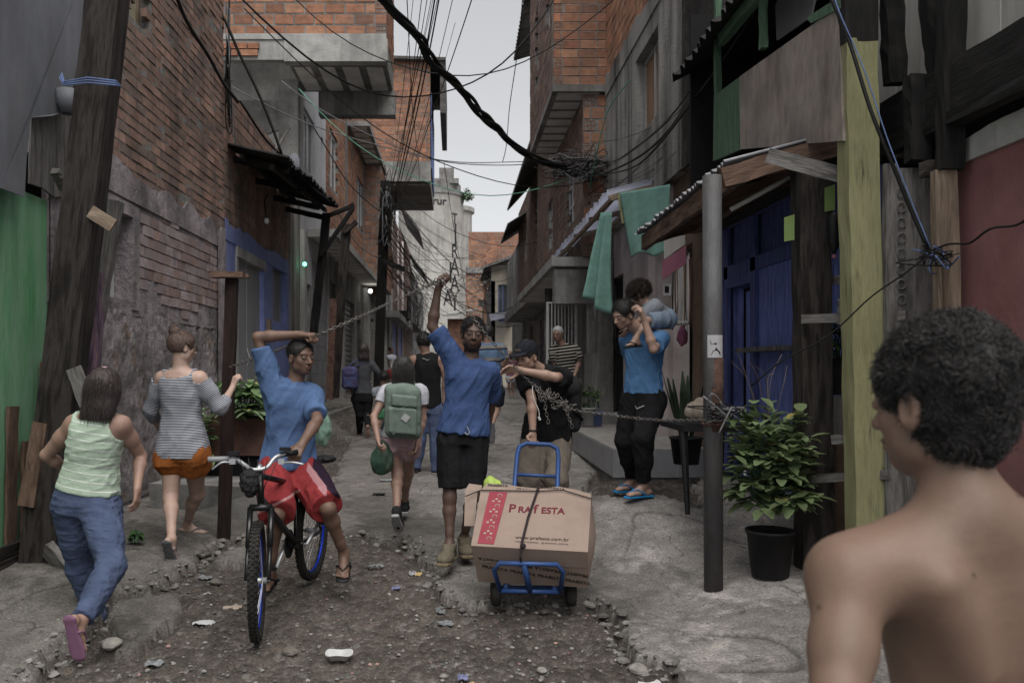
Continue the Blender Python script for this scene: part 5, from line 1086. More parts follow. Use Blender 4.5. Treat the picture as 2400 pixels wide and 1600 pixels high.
# white plastic canopy
cn = thing('white_canopy', 'white corrugated plastic canopy on sloping battens over the pink wall', 'canopy', (2.4, 14, 3.8)); mb = MB(); corr(mb, (3.1, 11.1, 4.05), (3.1, 17.5, 4.0), (1.98, 11.1, 3.76), .2, .03, jit=.03); mb.build('sheet', PVCW, cn, smooth=True)
mb = MB()
for y in (11.15, 12.8, 14.4, 16.2): mb.beam((3.0, y, 3.92), (2.02, y, 3.68), .06, .07)
for x, z in ((2.06, 3.72), (2.6, 3.86)): mb.beam((x, 11.1, z - .05), (x, 17.4, z - .08), .06, .05)
mb.build('battens', WLIGHT, cn)
def cloth(name, lab, tl, tr, bl, br, m, fa=.05, seed=0, n=24):
    mb = MB(); tl, tr, bl, br = map(Vector, (tl, tr, bl, br)); nn = (tr - tl).cross(bl - tl).normalized(); rows = []
    for i in range(n + 1):
        t = i / n; a = tl.lerp(bl, t); b = tr.lerp(br, t); row = []
        for j in range(n + 1):
            s_ = j / n; w = math.sin(s_ * 14 + seed + math.sin(t * 3) * .8) * fa * (.3 + t) + math.sin(s_ * 31 + seed * 2) * fa * .25 * t; row.append(a.lerp(b, s_) + nn * w + Vector((0, 0, -.03 * math.sin(s_ * 9 + seed) * t)))
        rows.append(row)
    mb.grid(rows, lambda i, j: (j * .03, i * .03)); o = mb.build(name, m, None, smooth=True); md = o.modifiers.new('s', 'SOLIDIFY'); md.thickness = .004; return tag(o, lab, 'cloth')
cloth('hanging_cloth', 'teal cloth hanging in folds from the white canopy, left one', P(1405, 500, 11.2), P(1432, 496, 11.0), P(1362, 690, 11.2), P(1428, 735, 11.0), CLOTHG, .07, 1)
cloth('hanging_cloth', 'teal cloth pinned flat across the canopy opening behind the wooden beam', P(1452, 452, 10.7), P(1571, 432, 10.2), P(1478, 600, 10.7), P(1566, 592, 10.2), CLOTHG, .015, 2)
mb = MB(); mb.slab([P(1448, 455, 10.75), P(1456, 453, 10.75), P(1464, 522, 10.75), P(1458, 524, 10.75)], (0, -1, 0), .02); mb.build('yellow_slat', WYEL, cn)
# blue house
b10 = thing('blue_wooden_house', 'dark blue board house with a plywood balcony, behind the potted shrub', 'house', (2.75, 7, .4)); W10 = ('R', 2.75); o11 = [(7.95, 8.5, .4, 2.25)]
mb = MB(); panels(mb, W10, 5.75, 8.9, .1, 3.0, o11, .1, -.03); mb.build('wall_frame', WBLUED, b10); mb = MB(); a = 5.76
while a < 7.7:
    b = a + rnd.uniform(.13, .19); wbx(mb, W10, a + .003, b - .003, .3, 2.35, -.03, .0 + rnd.uniform(-.004, .004)); a = b
mb.build('wall_boards', WBLUE, b10); mb = MB()
for a0_, a1_, z0_, z1_ in ((5.75, 8.9, 2.35, 2.47), (7.72, 7.85, .3, 2.9), (6.62, 6.72, .3, 2.35), (8.5, 8.62, .3, 2.9), (5.75, 8.9, 2.85, 3.0), (7.85, 8.5, 2.25, 2.35)): wbx(mb, W10, a0_, a1_, z0_, z1_, 0, .03)
mb.build('trim', WBLUED, b10, bev=.003); mb = MB(); wbx(mb, W10, 8.0, 8.28, .42, 2.2, -.12, -.08); mb.build('door', WBLUE, b10); opening(b10, W10, 7.95, 8.5, .4, 2.25, .5)
mb = MB(); wbx(mb, W10, 6.7, 7.75, 1.60, 1.64, .03, .2); mb.build('shelf', WGREY, b10)
mb = MB(); mb.slab([PX(*q, 2.3) for q in ((1733, 180), (1965, 15), (1975, 330), (1735, 350))], (-1, 0, 0), .02); mb.build('balcony_plywood', PLY, b10)
mb = MB(); mb.slab([PX(*q, 2.31) for q in ((1673, 225), (1731, 182), (1731, 352), (1671, 378))], (-1, 0, 0), .02); mb.build('balcony_green_board', WGREEN, b10); mb = MB(); mb.slab([PX(*q, 2.29) for q in ((1890, 42), (1968, -8), (1968, 20), (1900, 55))], (-1, 0, 0), .01); mb.build('balcony_green_board', WGREEN, b10)
mb = MB()
for px in (1682, 1789): mb.beam(PX(px, 225 if px < 1700 else 115, 2.33), PX(px, -30, 2.33), .05, .06)
mb.beam(PX(1690, 95, 2.3), PX(1800, -40, 2.3), .06, .1); mb.build('balcony_post', WGREEN, b10)
mb = MB(); mb.wbox(3.3, 3.35, 5, 8.8, 2.9, 4.8); mb.wbox(2.3, 3.3, 8.3, 8.35, 3.0, 4.9); mb.build('balcony_back', DARK, b10)  # near-black panels: darkness of the unlit room put into their colour
mb = MB(); mb.slab([PX(*q, 2.75) for q in ((1815, -30), (1925, -80), (1900, 40), (1820, 95))], (-1, 0, 0), .015); mb.build('white_curtain', WHITEW, b10)
mb = MB(); corr(mb, (2.15, 5.6, 4.32), (2.15, 8.4, 4.30), (3.5, 5.6, 5.0), .17, .03, jit=.03); mb.build('roof', ETERB, b10, smooth=True)
mb = MB(); mb.wbox(2.3, 3.3, 5.7, 8.8, 2.86, 2.93) ; mb.build('balcony_floor', WDARK, b10)
# porch roof
pr = thing('porch_roof', 'grey corrugated porch roof on brown rafters held by the steel pole', 'roof', (2.2, 6.8, 2.8)); mb = MB(); corr(mb, (1.75, 5.55, 2.80), (1.75, 8.25, 2.76), (2.8, 5.6, 3.08), .085, .014, jit=.03, sub=6); mb.build('sheet', mat('sheet_grey_white', ['#77787a', '#93949a', '#a5a7ae'], scale=6, bump=.3, big='#5f5d5b', bigw=.6, drip=('#4d4a47', .5)), pr, smooth=True)
mb = MB(); mb.beam((1.82, 5.6, 2.70), (1.82, 8.2, 2.66), .05, .14); mb.beam((1.75, 5.58, 2.70), (2.75, 5.58, 2.98), .05, .13)
for y in (6.4, 7.3, 8.15): mb.beam((1.85, y, 2.68), (2.75, y, 2.95), .05, .09)
mb.beam((2.3, 5.6, 2.82), (2.3, 8.2, 2.78), .05, .07); mb.build('rafters', WBROWN, pr); mb = MB(); mb.beam(P(1800, 365, 5.45), P(1985, 415, 5.2), .04, .09, n=6); mb.build('brace', WGREY, pr)
mb = MB(); mb.tube([P(1712, 492, 5.9), P(1865, 408, 5.75)], .017, 8); tag(mb.build('lamp_tube', WHITEPL, None, smooth=True), 'unlit dusty tube lamp slung under the porch roof', 'lamp')
# posts on the right
dp = thing('dark_timber_post', 'wide dark weathered timber post standing behind the potted shrub', 'post', (2.35, 5.6, .2)); mb = MB(); mb.beam((2.36, 5.6, .15), (2.34, 5.6, 2.74), .2, .16, up=(0, -1, 0), n=14, jit=.006); mb.build('post', WDARK, dp)
yp = thing('yellow_post', 'yellow painted square post with a charred black top', 'post', (2.44, 5.1, .1)); mb = MB(); mb.beam((2.47, 5.1, .1), (2.40, 5.1, 3.4), .185, .15, up=(0, -1, 0), n=16, jit=.005); mb.build('painted_length', WYEL, yp); mb = MB(); mb.beam((2.4, 5.1, 3.38), (2.37, 5.1, 4.6), .192, .155, up=(0, -1, 0), n=6, jit=.005); mb.build('charred_top', WBLACK, yp)
rl = thing('board_fence', 'thin weathered rails nailed across the dark and yellow posts', 'fence', (2.4, 5.2, .5)); mb = MB()
for (x0, y0), (x1, y1), Y0, Y1 in (((1880, 748), (2125, 738), 5.48, 4.95), ((1895, 1122), (2085, 1112), 5.48, 4.98), ((1950, 1030), (2000, 1028), 5.3, 5.2), ((1945, 657), (1990, 655), 5.6, 5.4)): mb = MB(); mb.beam(P(x0, y0, Y0), P(x1, y1, Y1), .025, .055, n=6, jit=.002); mb.build('rail', WGREY, rl)
mb = MB(); mb.wbox(2.38, 2.75, 5.62, 5.7, .1, 1.0); tag(mb.build('ochre_low_wall', EARTH, None), 'low ochre plaster wall between the dark and yellow posts', 'wall')
# red wall and black beams
rw = thing('red_wall', 'dark red painted wall behind the shirtless boy', 'wall', (2.85, 4.5, 0)); W12 = ('R', 2.85); mb = MB(); panels(mb, W12, 2.2, 5.25, -.2, 2.68, (), .15); mb.build('painted_face', REDW, rw); mb = MB(); ragged(mb, W12, 2.2, 4.95, 2.6, 2.74, -.1, .02, .02, .12); ragged(mb, W12, 4.85, 4.9, .2, 2.7, 0, .012, .02); mb.build('concrete_cap', CONCL, rw)
up_ = thing('burnt_timber_house', 'upper floor of pale boards on charred black beams above the red wall', 'house', (2.85, 4.5, 2.8)); mb = MB(); mb.beam((2.78, 5.75, 3.02), (2.80, 2.5, 2.98), .12, .28, n=14); mb.beam((2.74, 5.6, 2.83), (2.74, 2.5, 2.80), .08, .07, n=14); mb.build('beam', WBLACK, up_)
mb = MB(); a = 2.4
while a < 5.7: b = a + .36; wbx(mb, ('R', 2.92), a + .004, b - .004, 3.1, 4.9, -.03, rnd.uniform(-.004, .004)); a = b
mb.build('board_wall', WHITEPL, up_); mb = MB()
for a_, b_, w in ((P(2175, -40, 4.95), P(2200, 170, 4.95), .09), (P(2088, -30, 5.2), P(2098, 198, 5.2), .11), (P(2232, -60, 4.75), P(2225, 400, 4.72), .12), (P(2148, 180, 5.0), P(2150, 380, 4.95), .11)): mb.beam(a_, b_, w, .09, up=(0, -1, 0), n=8)
mb.build('post', WBLACK, up_); mb = MB(); mb.wbox(3.05, 3.1, 2.4, 6.2, -.1, 3.2); mb.build('gap_back', DARK, up_)  # gap_back: added sheet closing the gap, shade put in as near-black colour
sb = thing('stained_board_panel', 'rough grey board panel with ring stains between yellow post and red wall', 'board panel', (2.65, 5.0, 1.2)); mb = MB(); mb.beam(P(2085, 385, 5.0), P(2092, 1250, 5.0), .07, .04, up=(0, -1, 0), n=10); mb.beam(P(2140, 395, 5.0), P(2150, 1250, 5.0), .22, .03, up=(0, -1, 0), n=10); mb.build('boards', WGREY, sb)
mb = MB(); 
for k in range(8): mb.tube([P(2113 + 10 * math.cos(t), 450 + k * 36 + 11 * math.sin(t), 4.975) for t in np.linspace(0, 6.3, 10)], .006, 4)
mb.build('ring_stain', WGREY, sb)
mb = MB(); mb.beam(P(2155, 400, 4.88), P(2240, 385, 4.75), .03, .09, n=4); tag(mb.build('bracket_board', WDARK, None), 'dark bracket board on top of the pale timber studs', 'board')
tw = thing('timber_studs', 'pair of pale unpainted timber studs leaning against the red wall', 'studs', (2.65, 4.6, .2)); mb = MB(); mb.beam(P(2193, 400, 4.75), P(2215, 1350, 4.75), .035, .06, up=(0, -1, 0)); mb.build('thin_stud', WLIGHT, tw); mb = MB(); mb.beam(P(2222, 400, 4.72), P(2240, 1350, 4.72), .085, .04, up=(0, -1, 0)); mb.build('wide_stud', WLIGHT, tw)
# steel pole
sp = thing('steel_pole', 'round grey steel pole with poster and rusty chain collar, in front of blue house', 'pole', (1.62, 5.35, .1)); c = Vector((1.625, 5.35, 0)); mb = MB(); zb = gz(1.62, 5.35); mb.tube([c + Vector((0, 0, zb - .1)), c + Vector((-.005, 0, 1.4)), c + Vector((-.01, 0, 2.66))], .059, 20); mb.build('shaft', STEEL, sp, smooth=True)
mb = MB(); mb.tube([c + Vector((0, 0, 1.06)), c + Vector((0, 0, 1.52))], .0605, 20); mb.build('rust_band', RUST, sp, smooth=True)
def oncyl2(cx, cy, r):
    def f(me):
        for v in me.vertices:
            a = (v.co.x - cx) / r; d = cy - v.co.y; v.co.x = cx + math.sin(a) * (r + d); v.co.y = cy - math.cos(a) * (r + d)
    return f
mb = MB(); n = 10; z0_, z1_ = P(0, 838, 5.3).z, P(0, 785, 5.3).z
rows = [[Vector((c.x - .004 + .0625 * math.sin(t), c.y - .0625 * math.cos(t), z)) for t in np.linspace(-.85, .85, n)] for z in (z0_, z1_)]; mb.grid(rows); ps = mb.build('poster', PAPER, sp, smooth=True)
mb = MB(); cz = (z0_ + z1_) / 2
def cyp(x, z): return Vector((c.x - .004 + .064 * math.sin(x / .0625), c.y - .064 * math.cos(x / .0625), z))
for pl_ in ([(-.035, .035), (.03, .05), (-.005, .02), (.03, .022), (-.03, -.005), (.0, .012), (-.03, .012)], [(-.03, -.055), (-.02, -.03), (-.005, -.02), (0, -.005), (.01, -.02), (.028, -.035), (.03, -.055)]): mb.face([cyp(x, cz + z) for x, z in pl_])
mb.build('poster_print', INK, ps)
mb = MB()
for i in range(22):
    a = i / 22 * 6.283; b = (i + 1.2) / 22 * 6.283; q = Vector((c.x + .068 * math.cos(a), c.y + .068 * math.sin(a), 1.105 + (.008 if i % 2 else -.004))); q2 = Vector((c.x + .068 * math.cos(b), c.y + .068 * math.sin(b), 1.105)); mb.tube([q, q2], .008, 5)
mb.build('chain_collar', RUST, sp)
# ---------------------------------------------------------------- people
HAIRB = mat('hair_black', [(.008, .007, .007), (.022, .018, .016)], scale=60, rough=.45, bump=.4, bscale=200, spec=.5); HAIRR = mat('hair_auburn', [(.05, .02, .012), (.12, .055, .03)], scale=50, rough=.5, bump=.4, bscale=200, spec=.5); HAIRD = mat('hair_dark_brown', [(.018, .01, .009), (.045, .024, .02)], scale=50, rough=.42, bump=.4, bscale=200, spec=.5); HAIRG = mat('hair_grey', [(.25, .25, .25), (.4, .4, .4)], scale=50, rough=.6, bump=.4)
def cm(name, c1, c2, **k): return mat(name, [c1, c2], scale=k.pop('scale', 14), rough=.95, bump=k.pop('bump', .45), bscale=k.pop('bscale', 22), bdist=.0045, spec=.15, **k)
TBLUE = cm('tshirt_blue', '#213a66', '#2a4777', sat=.85); POLO = cm('polo_blue', '#30507c', '#3a5d8c', sat=.82); SKYB = cm('shirt_sky_blue', '#306494', '#3873a6', sat=.85); BLACKC = cm('cloth_black', '#141416', '#1d1d21'); RED = cm('shorts_red', '#7d141a', '#8d1a20', sat=.9); KHAKI = cm('trousers_khaki', '#5d5247', '#6f6356')
DENIM = cm('denim', '#26385c', '#3b5078', scale=8, big='#1f2d4c', bigw=.4, bigscale=3); WHITEC = cm('tshirt_white', '#9a9aa5', '#adadb8'); PINKC = cm('shorts_pink', '#a37a82', '#b38a92'); ORANGE = cm('shorts_ochre', '#7d4414', '#93531c', sat=.95); GREYC = cm('top_grey', '#3c3e44', '#484b52')
GTANK = cm('tank_green_stripes', '#8fa58d', '#9cb39a', stripes=[(.046, .09, '#d5d8d4', .3)]); BST = cm('top_navy_stripes', '#b9bcc4', '#c5c8d0', stripes=[(.0115, .62, '#262c42', 0)], bump=.2); OLDS = cm('shirt_black_stripes', '#141414', '#1c1c1c', stripes=[(.045, .32, '#a09a8c', 0)])
STM = cm('polo_blue_bands', '#2f5577', '#38618a', stripes=[(.16, .4, '#6d6a66', 0), (.16, .14, '#1b2233', 0)]); NAVY = cm('shorts_navy', '#141a28', '#1c2334'); LGREY = cm('shirt_light_grey', '#6f757e', '#828892'); FLIP = mat('rubber_blue', ['#1f6a9a', '#2a7cb0'], scale=10, bump=.05, rough=.6, sat=1); FLIPM = mat('rubber_mauve', ['#6d3a5e', '#7f4a70'], scale=10, bump=.05, rough=.6); FLIPK = mat('rubber_black', ['#131316', '#1d1d20'], scale=10, bump=.05, rough=.6)
SNK = mat('sneaker_khaki', ['#4d4534', '#665c46', '#746a52'], scale=25, bump=.3, rough=.9); SOLEM = mat('sole_tan', ['#6b5a3d', '#7d6b4a'], scale=25, bump=.1); SOLEW = mat('sole_white', ['#8f8f8f', '#a0a0a0'], scale=25, bump=.1); SAND = mat('sandal_grey', ['#4d4b4d', '#77757a'], scale=40, bump=.2); DKSH = mat('shoe_black', ['#141416', '#232326'], scale=30, bump=.2)
def person(label, x, y, group=None): return thing('person', label, 'person', (x, y, gz(x, y)), group)
LEG = lambda k, a, f=None, u=(0, 0, 1): dict(k=k, a=a, f=f, u=u)
# A: woman in green tank top
r_ = person('woman walking away in a pale green white-striped tank top and blue jeans', -2.1, 4.9)
g = skel(4.9, .93, 174, (205, 1168), (232, 972, -.03), (246, 912, -.03, 165, 8), [dict(e=(108, 1066, 1), w=(172, 1112, 1), h=dict(curl=40)), dict(e=(330, 1068, 1), w=(322, 1143, -1), h=dict(curl=28, sp=.2, d=(.02, -.1, -1)))],
         [LEG((186, 1326, 1), (233, 1452, 1), (.35, .9, 0)), LEG((262, 1324, -1), (192, 1452, -1), (.12, .25, -1), (.1, 1, .25))], fem=True, fat=.018, shw=.15)
sd = body_sdf(g); body(g, r_, sd, (.27, .165, .125)); shirt(g, r_, GTANK, 'tank_top', hem=.1, tank=True, fold=dict(amp=.0045, ang=1.3, sx=.05, sy=.2), grow=.013, top=.94)
trousers(g, r_, DENIM, 'jeans', 1.97, .006, top=.11, w0=.088, w1=.055, w2=.043, fold=dict(amp=.005, ang=1.45, sx=.035, sy=.16)); hair(g, r_, HAIRD, 'bob', n=3800, grow=.012)
mb = MB(); mb.sph(g.q(.0, -.03, .128), .014, 8, 5, (1.6, 1, .6)); mb.build('hair_tie', cm('pink_tie', '#b98a94', '#c99aa4'), r_, smooth=True)
for i in (0, 1): sole(r_, g, g.legs[i][2], g.legs[i][3]['f'], FLIPM, s=.92, up=g.legs[i][3]['u'])
# B: woman in striped top
r_ = person('woman seen from behind in a navy-striped cold-shoulder top and ochre shorts', -2.05, 6.35)
g = skel(6.35, .95, 172, (428, 1050), (424, 868), (428, 815, 0, 128, 6), [dict(e=(352, 962, 1), w=(378, 1010, 1), h=dict(curl=40)), dict(e=(516, 957, 0), w=(545, 908, 1), h=dict(d=(.3, .15, 1), pn=(.6, .8, 0), curl=55))],
         [LEG((400, 1166, 0), (402, 1262, -1), (.05, .55, -.8), (0, .8, .55)), LEG((462, 1158, 1), (438, 1226, 1), (.95, .15, 0))], fem=True, fat=.014)
sd = body_sdf(g, rL=1.0); body(g, r_, sd, (.40, .27, .215)); shirt(g, r_, BST, 'striped_top', hem=-.12, sleeve=1.45, flare=.015, fold=dict(amp=.005, sx=.09, sy=.14, ang=.6), slw=.02, grow=.01, top=.9, extra=lambda sd: [sd.ell(q[0] + nrm(q[0] - g.neck) * .01 + g.up * .01, (.062, .1, .07), (g.S, g.Fd, g.U), .01, 's') for q in g.arms])
trousers(g, r_, ORANGE, 'shorts', .3, .014, top=.2, flare=.016, w0=.1, fold=dict(amp=.005)); hair(g, r_, HAIRR, 'bun', n=2200, grow=.012, L=.022, r=.0014)
for i in (0, 1): sole(r_, g, g.legs[i][2], g.legs[i][3]['f'], SAND, s=.92, up=g.legs[i][3]['u'], name='sandal')
mb = MB()
for m_ in (-1, 1): mb.tube([g.q(m_ * .033 + .024 * math.cos(t), .098, .002 + .019 * math.sin(t)) for t in np.linspace(0, 6.3, 14)], .0022, 4); mb.tube([g.q(m_ * .057, .097, .008), g.q(m_ * .078, .0, .01)], .002, 4)
mb.build('glasses', BLKM, r_)
GB = g
# C: cyclist
r_ = person('man in a blue polo and red shorts astride a bicycle, arm over his head', -1.0, 5.5)
g = skel(5.55, .97, 14, (678, 1085), (688, 903, -.05), (706, 838, -.08, 44, 2, 2), [dict(e=(604, 790, 0, .28), w=(702, 784, -1, .28), sh=(.02, 0, .05), h=dict(d=(1, -.25, -.05), pn=(0, .2, -1), curl=75, tc=50)), dict(e=(744, 985, -1), w=(708, 1040, -1), sh=(-.03, 0, -.015), h=dict(d=(-.35, -.5, -.6), pn=(-.1, .8, -.55), curl=62, tc=40))],
         [LEG((648, 1205, -1), (634, 1330, 1), (-.1, -1, -.12)), LEG((768, 1190, -1), (806, 1296, 1), (.05, -1, -.25))], shw=.15)
sd = body_sdf(g); g.gaze = 1.0; body(g, r_, sd, (.135, .078, .055), h=.0045, cropped=True, beard=.25)
def collar(sd):
    c = g.neck + g.up * .0
    for m_ in (-1, 1): sd.cone(c + g.S * m_ * .052 + g.up * .01, c + g.S * m_ * .03 + g.Fd * .075 - g.up * .045, .012, .008, .008)
    sd.cone(c - g.S * .05, c + g.S * .05 - g.Fd * .03, .016, .016, .01)
shirt(g, r_, POLO, 'polo_shirt', hem=-.02, sleeve=.78, flare=.035, slw=.013, grow=.013, fold=dict(amp=.011, ang=-.5, sx=.085, sy=.35, seed=3), extra=collar)
def redc(V):
    x = (V - g.hip) @ g.S; z = V[:, 2]; k = g.legs[1][1]; d = np.linalg.norm(V - k - A((-.02, 0, .1)), axis=1); c = np.ones((len(V), 3)); sv = (V - k) @ nrm(A((.7, 0, .75)))
    c[(sv > .09) & (sv < .17) & (V[:, 0] > k[0] - .12)] = (.09, .7, 1.3); c[(sv > .055) & (sv < .09) & (V[:, 0] < k[0] + .0) & (V[:, 0] > k[0] - .15)] = (1.6, 12, 11)
    a = g.legs[0][1]; w = (V - a) @ nrm(A((-.5, 0, 1))); c[(np.abs(w - .06) < .008) & (V[:, 0] < a[0] + .12)] = (1.8, 14, 12); return c
REDP = cm('shorts_red_panels', (.2, .012, .014), (.25, .016, .019), attr=True, sat=.92)
trousers(g, r_, REDP, 'shorts', .98, .016, top=.1, flare=.02, w0=.092, w1=.072, fold=dict(amp=.012, ang=.6, sx=.1, sy=.25, seed=2), colf=redc)
hair(g, r_, HAIRB, 'short', n=7000, grow=.003, L=.006, r=.0009, lift=.004)
for i in (0, 1): sole(r_, g, g.legs[i][2], g.legs[i][3]['f'], FLIPK, up=(0, -.2, 1))
GC = g
# D: girl with green backpack
r_ = person('girl walking away in a white T-shirt and pink shorts with long dark hair', -.45, 7)
g = skel(7.0, .86, 186, (936, 1022), (948, 903, -.04), (944, 868, -.06, 190, 22), [dict(e=(876, 976, -1), w=(886, 1030, -1), h=dict(curl=60)), dict(e=(992, 980, 0), w=(978, 1040, -1), h=dict(curl=50))],
         [LEG((932, 1110, 0), (930, 1196, -1), (.1, .75, -.65), (0, .65, .75)), LEG((957, 1108, 1), (948, 1176, 1), (-.05, 1, 0))], fem=True, fat=.004)
sd = body_sdf(g); body(g, r_, sd, (.27, .165, .125)); shirt(g, r_, WHITEC, 'tshirt', hem=.0, sleeve=.5, flare=.02, fold=dict(amp=.005)); trousers(g, r_, PINKC, 'shorts', .34, .014, top=.2, flare=.016, w0=.095, fold=dict(amp=.006)); hair(g, r_, HAIRB, 'long', n=3000, grow=.012, L=.09)
for i in (0, 1): shoe(r_, g, g.legs[i][2], g.legs[i][3]['f'], (DKSH, SOLEW), .86, g.legs[i][3]['u'])
GD_ = g
# E: woman in grey
r_ = person('woman in grey top and black leggings leading a child further back', -1.5, 14)
g = skel(14.0, .93, 184, (849, 928), (851, 846), (852, 822, 0, 190, 5), [dict(e=(818, 878, 0), w=(822, 912, 0), h=dict(curl=40)), dict(e=(893, 880, 0), w=(897, 914, -1), h=dict(curl=40))], [LEG((843, 972, 0), (843, 1016, 1), (0, 1, 0)), LEG((861, 970, 0), (862, 1000, -1), (.05, .4, -.9), (0, .9, .4))], fem=True)
sd = body_sdf(g); body(g, r_, sd, (.25, .155, .115), h=.009, brows=False); shirt(g, r_, GREYC, 'top', hem=.08, sleeve=1.9, h=.009, slw=.008, fold=dict(amp=.004)); trousers(g, r_, BLACKC, 'leggings', 1.95, .011, h=.009, w0=.085, w1=.05, w2=.036, fold=dict(amp=.003)); hair(g, r_, HAIRD, 'bob', n=500, h=.009, r=.003)
GE = g
# F: small child
r_ = person('small child in a light top beside the woman in grey', -1.0, 12)
g = skel(12.4, .58, 180, (893, 958), (896, 910), (899, 886, 0, 190, 5), [dict(e=(880, 935, 0), w=(883, 915, 0), h=dict(curl=40)), dict(e=(915, 930, 0), w=(912, 950, 0), h=dict(curl=40))], [LEG((888, 990, 0), (887, 1022, 0), (0, 1, 0)), LEG((902, 990, 0), (902, 1024, 0), (0, 1, 0))])
g.hs = 1.35; sd = body_sdf(g); g.q = None; gs = g.s; g.s = .8; g.q = head(Sdf(), g.hd, g.hf, .78); body(g, r_, sd, (.25, .155, .115), h=.009, brows=False); hair(g, r_, HAIRB, 'curly', n=500, h=.009, r=.003); g.s = gs; shirt(g, r_, LGREY, 'top', hem=-.05, sleeve=.6, h=.009, slw=.01, grow=.01); trousers(g, r_, cm('shorts_green', '#1f6b3c', '#2a7d4a'), 'shorts', .6, .012, h=.009)
# G: man in black vest
r_ = person('man in black sleeveless vest and blue jeans facing away up the alley', -.35, 10.3)
g = skel(10.3, .97, 176, (1003, 950), (1001, 832), (994, 803, 0, 170, 5), [dict(e=(962, 895, 1), w=(966, 940, 1), h=dict(curl=40)), dict(e=(1045, 890, 0), w=(1042, 938, 0), h=dict(curl=40))], [LEG((984, 1030, 0), (976, 1098, 0), (.35, .9, 0)), LEG((1022, 1035, 0), (1022, 1105, 0), (.1, 1, 0))], fat=.012)
sd = body_sdf(g); body(g, r_, sd, (.22, .13, .095), h=.008, brows=False); shirt(g, r_, BLACKC, 'vest', hem=-.05, tank=True, h=.008, grow=.014, fold=dict(amp=.005)); trousers(g, r_, DENIM, 'jeans', 1.98, .004, h=.008, w1=.058, w2=.046); hair(g, r_, HAIRB, 'curly', n=900, h=.008, r=.0022)
mb = MB(); c = g.neck - g.Fd * .125 - g.up * .05; mb.tube([c + g.S * (-.04), c + g.S * -.02 - g.up * .012, c + g.S * .045 + g.up * .012], .004, 4); mb.build('vest_mark', PAPER, r_)
for i in (0, 1): shoe(r_, g, g.legs[i][2], g.legs[i][3]['f'], (DKSH, DKSH), .97)
# H: central man
r_ = person('thin bearded man in a blue T-shirt and black shorts holding the chain up high', .1, 6)
g = skel(6.0, 1.0, 8, (1086, 1012), (1104, 850), (1108, 785, -.03, 4, -2, -5), [dict(e=(1013, 765, 0), w=(1026, 680, -1), sh=(.03, 0, .07), h=dict(d=(.2, -.2, 1), pn=(.95, -.25, .1), curl=62, tc=30)), dict(e=(1150, 938, 1), w=(1142, 1005, 1), h=dict(curl=40))],
         [LEG((1054, 1165, 0), (1054, 1272, 0), (-.25, -1, 0)), LEG((1108, 1162, 0), (1088, 1256, 1), (.1, -1, 0))], shw=.135)
sd = body_sdf(g, rL=.9); body(g, r_, sd, (.088, .052, .039), h=.0045, beard=.75, mouth=(.95, .62, .62))
shirt(g, r_, TBLUE, 'tshirt', hem=-.02, sleeve=.85, flare=.03, slw=.02, grow=.012, fold=dict(amp=.009, ang=-.55, sx=.06, sy=.32, seed=1)); trousers(g, r_, BLACKC, 'shorts', .84, .008, top=.15, flare=.0, w0=.08, w1=.066, fold=dict(amp=.007)); hair(g, r_, HAIRB, 'afro', n=6000, grow=.002, r=.0011, L=.013, lift=.004)
for i in (0, 1): shoe(r_, g, g.legs[i][2], g.legs[i][3]['f'], (SNK, SOLEM), 1.08, (0, 0, 1), .0)
mb = MB(); c = g.hip + g.Fd * .145 + g.up * .02; mb.tube([c + A((0, 0, .03)), c + A((.02, 0, -.01)), c + A((.005, 0, -.03)), c + A((-.015, 0, -.012))], .004, 5); mb.build('key_hook', ALU, r_)
GH = g
# I: man in banded polo
r_ = person('man in a blue and tan banded polo partly hidden behind the man with the chain', .45, 11)
g = skel(11.0, .98, 182, (1147, 908), (1143, 808), (1141, 783, 0, 182, 5), [dict(e=(1112, 865, 0), w=(1118, 905, 1), h=dict(curl=40)), dict(e=(1178, 862, 0), w=(1192, 838, -1), h=dict(curl=30))], [LEG((1138, 975, 0), (1138, 1035, 0), (0, 1, 0)), LEG((1163, 958, 0), (1152, 998, -1), (0, .3, -.95), (0, 1, .3))], fat=.012)
sd = body_sdf(g); body(g, r_, sd, (.27, .165, .125), h=.008, brows=False); shirt(g, r_, STM, 'polo_shirt', hem=-.1, sleeve=.6, h=.008, slw=.02, grow=.016); trousers(g, r_, NAVY, 'shorts', .8, .014, h=.008); hair(g, r_, HAIRB, 'short', n=700, h=.008, r=.0022); sole(r_, g, g.legs[1][2], g.legs[1][3]['f'], SAND, up=g.legs[1][3]['u'], name='sandal')
# J: man pushing the hand truck
r_ = person('young man in black T-shirt and cap, cigarette in mouth, gripping the hand truck', .75, 6.8)
g = skel(6.75, .98, -10, (1280, 1020, .12), (1276, 868, -.1), (1234, 836, -.22, -42, 14, 0), [dict(e=(1246, 936, -1, .28), w=(1249, 1014, -1, .26), h=dict(d=(-.15, -.35, -1), pn=(.3, -.9, .35), curl=58, tc=50, th=1)), dict(e=(1303, 884, -1, .26), w=(1222, 868, -1, .27), h=dict(d=(-1, -.1, .12), pn=(.1, -.8, -.55), curl=22, sp=.8))],
         [LEG((1238, 1120, -1), (1252, 1228, 1), (-.1, -1, 0)), LEG((1302, 1122, -1), (1306, 1232, 1), (.1, -1, 0))], shw=.15)
sd = body_sdf(g); body(g, r_, sd, (.28, .175, .13), beard=.2, h=.0045); shirt(g, r_, BLACKC, 'tshirt', hem=-.02, sleeve=.7, flare=.05, slw=.022, grow=.018, fold=dict(amp=.009, ang=.3, seed=4)); trousers(g, r_, KHAKI, 'trousers', 1.95, .016, top=.05, w0=.095, w1=.07, w2=.06, fold=dict(amp=.008, ang=.8)); hair(g, r_, HAIRB, 'short', n=900)
